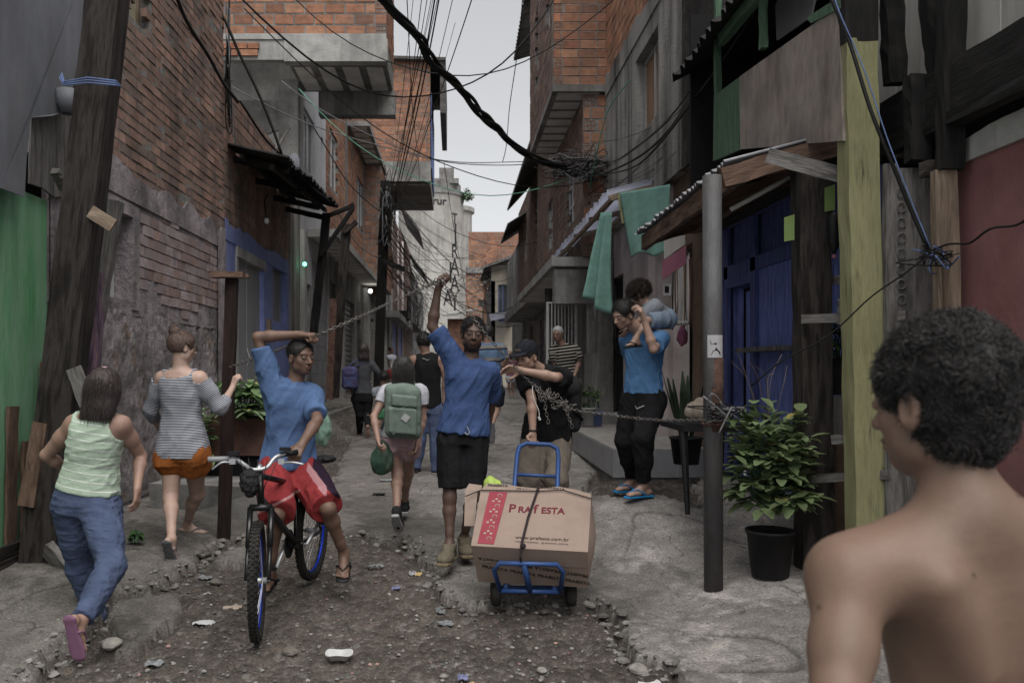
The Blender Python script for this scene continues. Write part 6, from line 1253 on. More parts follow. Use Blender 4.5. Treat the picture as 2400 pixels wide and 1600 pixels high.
cap = Sdf(); S_, F_, U_ = g.hf; cap.ell(g.q(0, -.012, .052), A((.086, .105, .078)), (S_, F_, U_), .01); cap.add(lambda p: g.q(0, 0, .04) @ U_ - p @ U_, g.hd, 1e9, .01, 'i')
cap.p[-1] = (lambda p: (g.q(0, 0, .038) - p) @ U_, g.hd, 1e9, .01, 'i'); cap.ell(g.q(0, .105, .042), A((.07, .075, .009)), (S_, F_, U_), .01)
c_ = sdf_obj('cap', cap, .005, cm('cap_navy', '#15171f', '#20232e'), r_); mb = MB(); mb.box(g.q(.0, .094, .075), (.05, .004, .018), (Vector(S_), Vector(F_), Vector(U_))); mb.build('cap_badge', KHAKI, c_)
mb = MB(); mb.tube([g.q(.008, .092, -.063), g.q(.012, .16, -.075)], .004, 6); mb.build('cigarette', PAPER, r_)
mb = MB(); w_ = g.arms[0][2]; mb.tube([A(w_) + A((.031 * math.cos(t), .031 * math.sin(t), .02)) for t in np.linspace(0, 6.3, 12)], .006, 5); mb.build('wrist_watch', BLKM, r_)
GJ = g
# K: old man
r_ = person('grey-haired old man in a thin-striped black shirt by the white gate', 1.6, 12.5)
g = skel(12.5, .96, -20, (1332, 893), (1322, 812), (1307, 783, -.05, -28, 8), [dict(e=(1300, 850, 0), w=(1308, 885, 0), h=dict(curl=40)), dict(e=(1357, 848, 0), w=(1347, 880, -1), h=dict(curl=50))], [LEG((1322, 960, 0), (1322, 1020, 0), (-.2, -1, 0)), LEG((1343, 960, 0), (1345, 1020, 0), (.1, -1, 0))], fat=.006)
sd = body_sdf(g); body(g, r_, sd, (.2, .12, .09), h=.007); shirt(g, r_, OLDS, 'polo_shirt', hem=-.1, sleeve=.75, h=.007, slw=.022, grow=.016); trousers(g, r_, KHAKI, 'trousers', 1.95, .014, h=.008); hair(g, r_, HAIRG, 'short', n=700, h=.007, grow=.003, L=.01)
# L: boy with child on his shoulders
r_ = person('boy in sky blue sports shirt and black joggers with a toddler on his shoulders', 1.45, 7)
g = skel(7.0, .95, -38, (1508, 925), (1510, 779), (1461, 737, -.12, -58, 24, -8), [dict(e=(1474, 838, 1), w=(1472, 785, 1), h=dict(curl=60)), dict(e=(1532, 818, -1), w=(1510, 750, -1), h=dict(d=(-.35, -.2, 1), pn=(-.9, .3, 0), curl=45))],
         [LEG((1466, 1030, 0), (1483, 1122, 1), (-.93, -.35, 0)), LEG((1506, 1026, -1), (1510, 1133, 1), (-.93, -.4, 0))], shw=.15)
sd = body_sdf(g); body(g, r_, sd, (.34, .215, .165), h=.0045); shirt(g, r_, SKYB, 'sports_shirt', hem=.02, sleeve=.7, flare=.01, slw=.018, grow=.014, belly=.015, fold=dict(amp=.007, ang=.5, seed=2)); o = trousers(g, r_, BLACKC, 'joggers', 1.93, .014, top=.16, w0=.092, w1=.066, w2=.042, fold=dict(amp=.007, ang=.7)); hair(g, r_, HAIRB, 'short', n=6000, grow=.008, L=.013, r=.001)
mb = MB(); c = P(1498, 954, 6.78); mb.tube([c + Vector((-.03, 0, .012)), c + Vector((-.022, -.0, -.012)), c + Vector((.04, .0, .012))], .004, 5); mb.build('sport_mark', PAPER, o)
for i in (0, 1): sole(r_, g, g.legs[i][2], g.legs[i][3]['f'], FLIP, s=.97)
GL = g
# M: child on the shoulders
r_ = thing('person', 'curly-haired toddler in a grey T-shirt slumped over the boy\'s shoulders', 'person', P(1530, 760, 7))
g = skel(7.0, .55, -62, (1552, 744, .02), (1515, 716, -.0), (1500, 690, .02, -115, 40), [None, dict(e=(1497, 752, -1, .2), w=(1470, 774, -1, .16), h=dict(curl=35, d=(-.6, -.3, -.7)))], [None, LEG((1515, 752, -1), (1490, 793, -1), (-.9, -.3, -.1))], shw=.12)
g.arms[1] = (g.arms[1][0], *g.arms[1][1:]); g.hs = 1.35; sd = body_sdf(g, rA=1.1, rL=1.1); gs = g.s; g.s = .74; body(g, r_, sd, (.3, .19, .145), brows=False); hair(g, r_, HAIRR if False else mat('hair_curly_brown', [(.015, .01, .008), (.05, .032, .024)], scale=60, rough=.5, bump=.4), 'afro', n=3200, grow=.022, r=.0016, L=.035); g.s = gs
shirt(g, r_, LGREY, 'tshirt', hem=-.1, sleeve=.7, slw=.02, grow=.018, fold=dict(amp=.004)); trousers(g, r_, cm('denim_light', '#5a6f88', '#6d8299'), 'shorts', .85, .02, top=.3); sole(r_, g, g.legs[1][2], g.legs[1][3]['f'], FLIPK, s=.6)
# N: shirtless boy in the foreground
r_ = thing('person', 'shirtless boy with thick black curly hair, back to the viewer, right foreground', 'person', (.8, 1.35, -.1))
g = skel(1.3, .92, 186, (2300, 1890, .05), (2262, 1232, .0), (2202, 950, .03, 206, 2), [dict(e=(1948, 1765, -1), w=(2010, 2150, 1), sh=(0, 0, -.022), h=dict(curl=30)), dict(e=(2570, 1780, -1), w=(2560, 2200, 1), h=dict(curl=30))], [LEG((2200, 2600, 0), (2200, 3200, 0), (0, 1, 0)), LEG((2400, 2600, 0), (2400, 3200, 0), (0, 1, 0))], shw=.205)
g.hs = 1.1; sd = body_sdf(g, rA=1.05)
for m_ in (-1, 1): sd.cone(g.neck - g.up * .07 + g.S * m_ * .1 - g.Fd * .078, g.neck - g.up * .2 + g.S * m_ * .055 - g.Fd * .082, .03, .02, .05)
for m_ in (-1, 1): sd.cone(g.neck + g.up * .01 - g.Fd * .01, g.arms[0 if m_ < 0 else 1][0] - g.up * .0, .045, .05, .06)
sd.cone(g.neck - g.up * .1 - g.Fd * .128, g.neck - g.up * .45 - g.Fd * .122, .012, .016, .05, 's')
g.sg = 1; body(g, r_, sd, (.15, .092, .064), h=.004); trousers(g, r_, NAVY, 'shorts', .9, .015, top=.08, h=.009); hair(g, r_, HAIRB, 'wavy', n=17000, grow=.016, r=.0015, L=.014, h=.004, lift=.01)
# O, P: far figures
r_ = person('far woman in a pink top and pale shorts standing in the alley', 1.8, 28); g = skel(28, .92, 20, (1197, 882), (1197, 846), (1197, 833, 0, 0, 0), [dict(e=(1187, 862, 0), w=(1190, 878, 0), h=dict(curl=40)), dict(e=(1207, 862, 0), w=(1205, 878, 0), h=dict(curl=40))], [LEG((1193, 902, 0), (1194, 921, 0), (0, -1, 0)), LEG((1201, 902, 0), (1202, 920, 0), (0, -1, 0))], fem=True)
sd = body_sdf(g); body(g, r_, sd, (.2, .12, .09), h=.012, brows=False); shirt(g, r_, MAG, 'top', h=.012, hem=.05, sleeve=.4); trousers(g, r_, WHITEC, 'shorts', .6, h=.012); hair(g, r_, HAIRB, 'short', n=0, h=.012)
r_ = person('far child in a white top and red shorts by the blue door', -1.75, 24); g = skel(24, .8, 60, (918, 868), (918, 833), (918, 820, 0, 60, 0), [dict(e=(911, 846, 0), w=(914, 860, 0), h=dict(curl=40)), dict(e=(925, 846, 0), w=(930, 852, 0), h=dict(curl=40))], [LEG((914, 892, 0), (914, 912, 0), (0, -1, 0)), LEG((922, 892, 0), (922, 912, 0), (0, -1, 0))])
sd = body_sdf(g); body(g, r_, sd, (.15, .09, .07), h=.012, brows=False); shirt(g, r_, WHITEC, 'top', h=.012, hem=.0, sleeve=.5); trousers(g, r_, RED, 'shorts', .6, h=.012); hair(g, r_, HAIRB, 'short', n=0, h=.012)
# ---------------------------------------------------------------- T-shaped post, chain
tp = thing('t_shaped_post', 'dark red-brown timber post with a short crossbar holding the chain', 'post', (-1.8, 6.75, .1))
mb = MB(); mb.beam(P(524, 1268, 6.75), P(544, 652, 6.75), .088, .08, up=(0, -1, 0), n=14, jit=.002); mb.build('upright', WRED, tp); mb = MB(); mb.beam(P(496, 644, 6.68), P(572, 644, 6.68), .09, .045, n=5, jit=.003); mb.beam(P(560, 646, 6.8), P(584, 647, 6.8), .05, .03, n=3, jit=.002); mb.build('crossbar', WBROWN, tp)
def poly_len(pts): return [0] + list(np.cumsum([(b - a).length for a, b in zip(pts, pts[1:])]))
def smooth_path(pts, n=12):
    out = []; P_ = [pts[0]] + list(pts) + [pts[-1]]
    for i in range(1, len(P_) - 2):
        a, b, c, d = P_[i - 1:i + 3]
        for k in range(n): t = k / n; out.append(((b * 2) + (c - a) * t + (a * 2 - b * 5 + c * 4 - d) * t * t + (b * 3 - a - c * 3 + d) * t ** 3) * .5)
    out.append(pts[-1]); return out
def chain_links(mb, path, L=.031, r=.0029, w=.0095, wild=0):
    cum = poly_len(path); tot = cum[-1]; n = int(tot / (L * .74)); j = 0
    for i in range(n):
        s_ = (i + .5) * tot / n
        while cum[j + 1] < s_: j += 1
        t = (s_ - cum[j]) / max(cum[j + 1] - cum[j], 1e-6); c = path[j].lerp(path[j + 1], t); d = (path[j + 1] - path[j]).normalized()
        if wild: d = (d + Vector((rnd.uniform(-1, 1), rnd.uniform(-1, 1), rnd.uniform(-1, 1))) * wild).normalized()
        a = d.cross(Vector((0, 1, .3))).normalized(); b = d.cross(a)
        u = a if i % 2 else b; rows = []; v = d.cross(u); M_ = 12
        for k in range(M_):
            q = 2 * math.pi * k / M_; cx_, sx_ = math.cos(q), math.sin(q); p = c + d * (cx_ * (w) + (L / 2 - w) * (1 if cx_ > 0 else -1)) + u * (sx_ * w); o = (d * cx_ + u * sx_)
            rows.append([p + (o * math.cos(e) + v * math.sin(e)) * r for e in (0, 1.571, 3.142, 4.712)])
        rows.append(rows[0]); mb.grid(rows, None, close=True)
hc = Vector(GC.arms[0][2]); hcp = P(731, 790, hc.y - .02); hh = P(1034, 655, GH.arms[0][2][1] - .08)
ch = thing('street_chain', 'steel chain strung from the T post over two raised hands to the steel pole', 'chain', P(545, 855, 6.7)); mb = MB()
chain_links(mb, smooth_path([P(538, 860, 6.68), P(600, 838, 6.55), P(665, 815, 6.3), hcp, P(830, 748, hc.y), P(930, 702, 5.85), hh], 10), wild=.12)
chain_links(mb, smooth_path([hh, P(1068, 703, 5.82), P(1106, 742, 5.78), P(1138, 782, 5.78), P(1182, 832, 5.82), P(1250, 902, 5.95), P(1330, 955, 5.95), P(1430, 972, 5.8), P(1540, 984, 5.55), P(1650, 984, 5.28)], 10), wild=.1); mb.build('links', CHAINM, ch, smooth=True)
mb = MB()
for k in range(7): a = rnd.uniform(0, 6); chain_links(mb, smooth_path([P(1255 + k * 12, 900 + k * 6, 5.93), P(1262 + k * 11 + rnd.uniform(-12, 12), 915 + k * 6 + rnd.uniform(-5, 22), 5.9), P(1290 + k * 10, 922 + k * 5 + rnd.uniform(-12, 10), 5.9)], 6), wild=.5)
mb.build('tangled_links', CHAINM, ch, smooth=True)
for x0, y0, x1, y1 in ((1277, 925, 1286, 992), (1325, 940, 1342, 1002)): mb = MB(); chain_links(mb, [P(x0, y0, 5.92), P((x0 + x1) / 2 - 3, (y0 + y1) / 2, 5.9), P(x1, y1, 5.9)], wild=.25); mb.build('hanging_chain_end', CHAINM, ch, smooth=True)
mb = MB()
for k in range(3): chain_links(mb, smooth_path([P(1000 + k * 6, 672 - k * 4, 5.87), P(1012 + k * 5, 660 + rnd.uniform(-6, 6), 5.85), P(1028, 668, 5.86)], 5), wild=.5)
mb.build('tangled_links', CHAINM, ch, smooth=True); mb = MB(); mb.tube(smooth_path([P(1248, 905, 5.9), P(1250, 930, 5.88), P(1262, 960, 5.88), P(1264, 978, 5.88)]), .003, 4); mb.tube([P(1262, 976, 5.88), P(1266, 984, 5.88)], .008, 5); mb.build('white_cord', WHITEM, ch)
# ---------------------------------------------------------------- bicycle
bk = thing('bicycle', 'black mountain bicycle with knobbly tyres and blue rims under the man in red shorts', 'bicycle', (-1.05, 5.2, 0))
fx, fy, rx, ry = -1.085, 4.70, -.96, 5.76; fz = gz(fx, fy) - .035 + .33; rz = gz(rx, ry) + .33 - .02
def wheel(c, ang, name='wheel'):
    f = Vector((math.sin(ang), math.cos(ang), 0)); a = Vector((f.y, -f.x, 0)); up = Vector((0, 0, 1)); c = Vector(c); N_ = 64; T_ = 10
    rg = lambda q, rr: c + (f * math.cos(q) + up * math.sin(q)) * rr
    def torus(R_, r_, mat_, nm, par, n2=T_, sa=1.0):
        mb = MB(); rows = [[c + (f * math.cos(q) + up * math.sin(q)) * (R_ + r_ * math.cos(e)) + a * (r_ * sa * math.sin(e)) for e in [2 * math.pi * k / n2 for k in range(n2)]] for q in [2 * math.pi * k / N_ for k in range(N_ + 1)]]
        mb.grid(rows, None, close=True)
        if nm == 'tyre':
            for k in range(66):
                for o in (-.017, 0, .017):
                    q = 2 * math.pi * (k + (.5 if o == 0 else 0)) / 66; rr = R_ + r_ * (1.0 if o == 0 else .78); d = f * math.cos(q) + up * math.sin(q); mb.box(c + d * rr + a * o, (.012, .014, .014), (d, a, d.cross(a)))
        return mb.build(nm, mat_, par, smooth=(nm != 'tyre'))
    w = torus(.298, .027, RUBBER, 'tyre', bk); torus(.272, .010, RIMB, 'rim', w, 8, .9)
    mb = MB()
    for k in range(32): q = 2 * math.pi * k / 32; q2 = q + (.9 if k % 2 else -.9); s_ = .03 if k % 4 < 2 else -.03; mb.tube([c + a * s_ + (f * math.cos(q2) + up * math.sin(q2)) * .02, rg(q, .268)], .0013, 3)
    mb.build('spokes', ALU, w); mb = MB(); mb.tube([c - a * .05, c + a * .05], .018, 8); mb.tube([c - a * .07, c + a * .07], .006, 6); mb.build('hub', ALU, w, smooth=True)
    return c, f, a, up
RUBBER = mat('tyre_rubber', ['#121212', '#201f1e', '#2d2a27'], scale=20, bump=.2, big='#3a342e', bigw=.4, bigscale=5); RIMB = mat('rim_blue', ['#1430a0', '#1b3cb8'], scale=4, bump=0, rough=.35, metal=.4, sat=1); FRM = mat('frame_black', ['#0f0f11', '#18181b'], scale=5, bump=0, rough=.3, spec=.5)
cf, ff, fa, up = wheel((fx, fy, fz), R(-8)); cr_, rf, ra, _ = wheel((rx, ry, rz), R(7))
ht = P(609, 1103, 4.98); hb = P(612, 1180, 4.93); BB = P(694, 1274, 5.36); BB.z = max(BB.z, .32); sc_ = P(694, 1135, 5.5); T_ = lambda L_, r_: mbt.tube(L_, r_, 10)
mbt = MB(); T_([ht, hb], .02); T_([hb.lerp(ht, .15), BB], .021); T_([hb.lerp(ht, .85), sc_], .017); T_([BB, sc_], .016)
for s_ in (-1, 1): T_([BB + ra * .03 * s_, cr_ + ra * .065 * s_], .009); T_([sc_ + ra * .02 * s_, cr_ + ra * .065 * s_], .008)
mbt.build('frame', FRM, bk, smooth=True)
mbt = MB(); crown = hb - Vector((0, 0, .02)) + ff * -.01
T_([hb, crown], .02); T_([crown - fa * .065, crown + fa * .065], .02)
for s_ in (-1, 1): T_([crown + fa * .06 * s_, cf.lerp(crown, .45) + fa * .06 * s_], .017); T_([cf.lerp(crown, .5) + fa * .06 * s_, cf + fa * .06 * s_], .013)
mbt.build('fork', FRM, bk, smooth=True)
hl = P(487, 1076, 4.92); hr_ = P(692, 1059, 5.04); mbt = MB(); stem = ht + Vector((0, 0, .03))
T_(smooth_path([hl, P(545, 1074, 4.97), P(575, 1090, 4.94), P(592, 1100, 4.9), P(625, 1095, 4.92), P(648, 1070, 4.98), hr_], 5), .012); T_([ht, stem], .017); T_([stem, P(607, 1098, 4.9)], .015); hbar = mbt.build('handlebar', ALU, bk, smooth=True)
mbt = MB(); T_([hl, P(540, 1075, 4.965)], .016); mbt.build('grip', mat('grip_grey', ['#77787c', '#85868a'], bump=.1), hbar, smooth=True); mbt = MB(); T_([P(655, 1066, 5.0), hr_ + (hr_ - hl) * .03], .016); mbt.build('grip', BLKM, hbar, smooth=True)
for x0, y0, x1, y1 in ((545, 1085, 497, 1100), (660, 1085, 712, 1088)): mbt = MB(); T_(smooth_path([P(x0, y0, 4.93), P((x0 + x1) / 2, min(y0, y1) - 2, 4.9), P(x1, y1, 4.9)], 4), .006); mbt.box(P(x0, y0 - 4, 4.93), (.035, .025, .03)); mbt.build('brake_lever', ALU, hbar, smooth=True)
mbt = MB(); mbt.box(P(548, 1062, 4.95), (.06, .035, .02)); mbt.build('shifter', BLKM, hbar, bev=.004); mbt = MB(); mbt.box(P(668, 1052, 4.98), (.06, .04, .02)); mbt.build('shifter', BLKM, hbar, bev=.004)
mbt = MB(); 
for k in range(5): mbt.tube(smooth_path([P(560 + 22 * k, 1070 + 3 * k, 4.93), P(575 + 15 * k, 1108 + 6 * (k % 3), 4.87), P(596 + 6 * k, 1140 + 8 * (k % 2), 4.88), P(606 + 2 * k, 1190, 4.92)]), .0028, 4)
mbt.build('brake_cables', CABLE, bk)
sdb = Sdf(); c = A(P(584, 1128, 4.87)); sdb.ell(c, (.055, .05, .075), k=.01); sdb.ell(c + A((.01, 0, -.04)), (.04, .04, .05), k=.02); V_ = sdf_obj('plastic_bag', sdb, .006, mat('bag_black', ['#141417', '#232328'], scale=20, rough=.25, bump=.8, bscale=40), None, lambda p: .008 * vnoise(p * 60, 3)); tag(V_, 'crumpled black plastic bag tied under the bicycle handlebar', 'bag')
mbt = MB(); mbt.lathe(BB + ra * -.045, [(.09, -.003), (.09, .003)], 28, (rf, Vector((0, 0, 1)), ra)); mbt.lathe(BB + ra * -.045, [(.03, -.012), (.03, .06)], 12, (rf, Vector((0, 0, 1)), ra)); mbt.build('chainring', BLKM, bk)
for px, py, s_, ey in ((748, 1222, 1, 5.45), (648, 1330, -1, 5.2)):
    e = P(px, py, ey); mbt = MB(); T_([BB + ra * .05 * s_, BB + ra * .07 * s_, e], .011); mbt.build('crank', ALU, bk, smooth=True); mbt = MB(); mbt.box(e + Vector((.05 * s_, 0, 0)), (.09, .07, .025)); mbt.build('pedal', BLKM, bk, bev=.005)
sdb = Sdf(); c = A(P(763, 1075, 5.86)); sdb.ell(c, (.075, .09, .028), k=.01); sdb.ell(c + A((-.03, -.13, .0)), (.025, .12, .02), k=.03); sdf_obj('saddle', sdb, .006, BLKM, bk); mbt = MB(); T_([sc_, P(745, 1090, 5.72)], .013); mbt.build('seat_post', ALU, bk, smooth=True)
# ---------------------------------------------------------------- hand truck with the big carton
c00 = P(1104, 1278, 4.95); c10 = P(1378, 1293, 4.92); c01 = P(1127, 1148, 5.36); c11 = P(1386, 1156, 5.33); d0 = P(1121, 1363, 5.12); d1 = P(1378, 1376, 5.09)
CARD = mat('cardboard', ['#7f6b5e', '#8b7668', '#947f70'], scale=3, bump=.15, bscale=60, big='#705c50', bigw=.4, sat=.8); CARDR = mat('carton_print_red', ['#7d2234', '#8a2a3c'], scale=8, bump=.05, sat=.9); CARDK = mat('carton_print_black', ['#1f1814', '#2a211c'], scale=8, bump=0); CARDL = mat('carton_print_blank', ['#94806f', '#9e8a78'], scale=8, bump=0)
cb = thing('cardboard_carton', 'large brown carton printed PRAfESTA roped onto the hand truck', 'carton', (c00 + d1) / 2)
dd = d0 - c00; b00, b10 = c01 + dd, c11 + dd; U_ = (c10 - c00).normalized(); V_ = (c01 - c00); V_ = (V_ - U_ * V_.dot(U_)).normalized(); Nn = U_.cross(V_).normalized(); W2 = dd.normalized(); N2 = (W2.cross(U_)).normalized(); wF = (c10 - c00).length; hF = (c01 - c00).length; hL = dd.length
if N2.y > 0: N2 = -N2
mb = MB(); nn = 10
def patch(a, b, c, d, bulge, nrm_):
    rows = []
    for i in range(nn + 1):
        t = i / nn; p = a.lerp(d, t); q = b.lerp(c, t); rows.append([p.lerp(q, j / nn) + nrm_ * (bulge * math.sin(math.pi * j / nn) * math.sin(math.pi * t)) for j in range(nn + 1)])
    mb.grid(rows)
patch(c00, c10, c11, c01, .0, Nn); patch(d0, d1, c10, c00, .0, N2); rt = U_ + Vector((.0, 0, 0)); patch(c10, d1, b10, c11, .03, U_); patch(d0, c00, c01, b00, .02, -U_); patch(c01, c11, b10, b00, .0, V_); patch(b00, b10, d1, d0, 0, -N2); mb.build('carton_body', CARD, cb)
def bil(a, b, c, d, s_, t): return a.lerp(b, s_).lerp(d.lerp(c, s_), t)
on = lambda u_, v_, k=.003: bil(c00, c10, c11, c01, u_ / wF, v_ / hF) + Nn * k
on2 = lambda u_, v_, k=.003: bil(c00, c10, d1, d0, u_ / wF, v_ / hL) + N2 * k
def fit(f, V__, k=.003):
    def g_(me):
        for v in me.vertices: q = v.co - c00; v.co = f(q.dot(U_), q.dot(V__), k)
    return g_
mb = MB(); top = [on(.0, hF, .0), on(.03, hF + .09, -.02), on(.16, hF + .085, -.02), on(.32, hF + .055, -.03), on(.47, hF + .09, -.03), on(.6, hF + .06, -.03), on(.655, hF, 0)]; mb.slab(top, Nn, .006); fl_ = mb.build('flap', CARD, cb)
mb = MB(); mb.slab([on(-.0, hF, -.01), on(-.10, hF + .03, -.03), on(-.085, hF + .12, -.05), on(0, hF + .07, -.02)], Nn, .006); mb.slab([on(-.02, hF, -.01), on(-.10, hF + .03, -.03), on(-.075, hF - .2, -.12), on(-.01, hF - .22, -.1)], Nn, .006); mb.build('flap', CARD, cb)
mb = MB(); mb.slab([on(.035, .02, .004), on(.13, .02, .004), on(.165, hF - .015, .004), on(.055, hF - .015, .004)], Nn, .002); pr_ = mb.build('print_band', CARDR, cb)
mb = MB()
for k in range(5):
    v_ = .06 + k * .095; u_ = .07 + v_ * .07; mb.tube([on(u_ + .022 + .015 * math.cos(t), v_ + .015 * math.sin(t), .0055) for t in np.linspace(0, 6.3, 14)], .0022, 3)
    for q in range(3): uu = u_ - .012 + q * .018; vv = v_ + .035 + (q % 2) * .02; mb.face([on(uu, vv, .0055), on(uu + .014, vv + .004, .0055), on(uu + .01, vv + .017, .0055), on(uu - .003, vv + .013, .0055)])
mb.build('print_shapes', CARDL, pr_)
x = .185
for s_, k in (('P', 1.0), ('RA', .74), ('f', 1.05), ('ESTA', .74)):
    o = text3(s_, 'carton_lettering', CARDR, cb, c00 + U_ * x + V_ * .3, U_, V_, .1 * k, align='LEFT', offset=.0018, depth=.001, sx=.86, flat=fit(on, V_))
    xs = [v.co.dot(U_) for v in o.data.vertices]; x += (max(xs) - min(xs)) + .012
text3('www.prafesta.com.br', 'carton_web_address', CARDK, cb, c00 + U_ * .405 + V_ * .075, U_, V_, .036, depth=.001, flat=fit(on, V_)); text3('f PRAFESTAOFICIAL   @ PRAFESTA_OFICIAL', 'carton_small_print', CARDK, cb, c00 + U_ * .405 + V_ * .045, U_, V_, .016, depth=.001, flat=fit(on, V_))
for k, (a, b) in enumerate(((.06, .05), (.24, .02), (.41, .035), (.58, .05))): text3('PRAfESTA' if k < 3 else 'P', 'flap_lettering', CARDK, fl_, on(a + .04, hF + b - .0, -.012 + .006), U_, V_ - Nn * .15, .03, depth=.001, offset=.0006)
for k in range(4):
    text3('PRAfESTA', 'side_lettering', CARDK, cb, c00 + U_ * (.09 + k * .165) + W2 * .175, U_, -W2, .036, depth=.001, offset=.0006, flat=fit(on2, W2)); text3('PRAfESTA', 'side_lettering', CARDK, cb, c00 + U_ * (.09 + k * .165) + W2 * .085, -U_, W2, .036, depth=.001, offset=.0006, flat=fit(on2, W2))
mb = MB(); mb.slab([on2(.0, .118, .0035), on2(wF, .118, .0035), on2(wF, .135, .0035), on2(0, .135, .0035)], N2, .001); mb.build('tape', mat('tape_clear', ['#7d6a5b', '#88756a'], rough=.2, bump=0), cb)
sdb = Sdf(); c = on(.12, hF + .07, -.1); sdb.ell(A(c), (.12, .08, .07), k=.03); sdb.ell(A(on(.05, hF + .14, -.08)), (.05, .04, .06), k=.06); sdb.ell(A(on(.22, hF + .045, -.12)), (.1, .06, .06), k=.03)
tag(sdf_obj('party_bag', sdb, .006, mat('bag_lime', ['#8aa33a', '#9db548', '#7d952f'], scale=9, rough=.3, bump=.3, sat=.9), None, lambda p: .008 * vnoise(p * 30, 4)), 'lime green printed bag bulging from the top of the carton', 'bag')
ht_ = thing('hand_truck', 'blue tubular hand truck tipped back with two small black wheels', 'hand truck', (d0 + d1) / 2); BLUM = mat('metal_blue_paint', ['#1f3c6c', '#264a82', '#2c538f'], scale=8, bump=.1, rough=.4, metal=.1, sat=.95, big='#2a2c33', bigw=.5, bigscale=8)
m0 = (d0 + d1) / 2 + W2 * .03 - U_ * .02; V2 = (V_ * .985 + W2 * .0).normalized(); hp = P(1262, 1040, 6.12); Vh = (hp - m0).normalized(); mb = MB(); Lh = (hp - m0).length; hw = .145
pts = [m0 - U_ * hw - Vh * .02, m0 - U_ * hw + Vh * (Lh - .12), m0 - U_ * (hw - .01) + Vh * (Lh - .04), m0 - U_ * (hw - .06) + Vh * Lh, m0 + U_ * (hw - .06) + Vh * Lh, m0 + U_ * (hw - .01) + Vh * (Lh - .04), m0 + U_ * hw + Vh * (Lh - .12), m0 + U_ * hw - Vh * .02]
mb.tube(pts, .0165, 10); mb.tube([m0 - U_ * hw + Vh * (Lh - .32), m0 + U_ * hw + Vh * (Lh - .32)], .012, 8); mb.build('handle_frame', BLUM, ht_, smooth=True)
tl = P(1154, 1308, 4.97); tr = P(1322, 1312, 4.96); bl = P(1172, 1373, 5.08); br = P(1312, 1376, 5.08); off = N2 * .035; mb = MB(); mb.tube([bl + off, tl.lerp(bl, .25) + off, tl.lerp(tr, .1) + off, tl.lerp(tr, .9) + off, tr.lerp(br, .25) + off, br + off], .0145, 10); mb.tube([bl + off, br + off], .014, 8); mb.tube([tl.lerp(tr, .44) + off, bl.lerp(br, .5) + off], .018, 8); mb.build('toe_loop', BLUM, ht_, smooth=True)
for px in (1161, 1336):
    c = P(px, 1376, 5.24); zc = gz(c.x, c.y) + .075; c = Vector((c.x, c.y, zc)); mb = MB(); mb.lathe(c - U_ * .03, [(.05, .0), (.085, .006), (.092, .02), (.092, .05), (.085, .06), (.05, .065)], 24, (Vector((0, 1, 0)), Vector((0, 0, 1)), U_)); mb.build('wheel', RUBBER, ht_, smooth=True)
mb = MB(); mb.tube([P(1161, 1376, 5.24), P(1336, 1376, 5.24)], .012, 8); mb.build('axle', BLUM, ht_)
rp = thing('rope', 'dark rope knotted down and across the front of the carton', 'rope', on(.3, .3)); mb = MB(); mb.tube([on(.35, hF + .045, -.01), on(.345, hF - .01, .012), on(.31, .25, .012), on(.29, .02, .012), on2(.285, .02, .05), on2(.285, .05, .05)], .0075, 6); mb.tube([on(-.09, hF - .04, -.02), on(.0, hF - .012, .01), on(.36, hF - .005, .012), on(.5, hF + .01, .012), on(.68, hF - .06, .012)], .004, 5)
mb.sph(on(.302, .0, .02), .016, 8, 6); mb.sph(on(.347, hF - .004, .015), .012, 8, 6); mb.build('cord', mat('rope_dark', ['#2b2024', '#3f3034'], scale=60, bump=.8), rp)
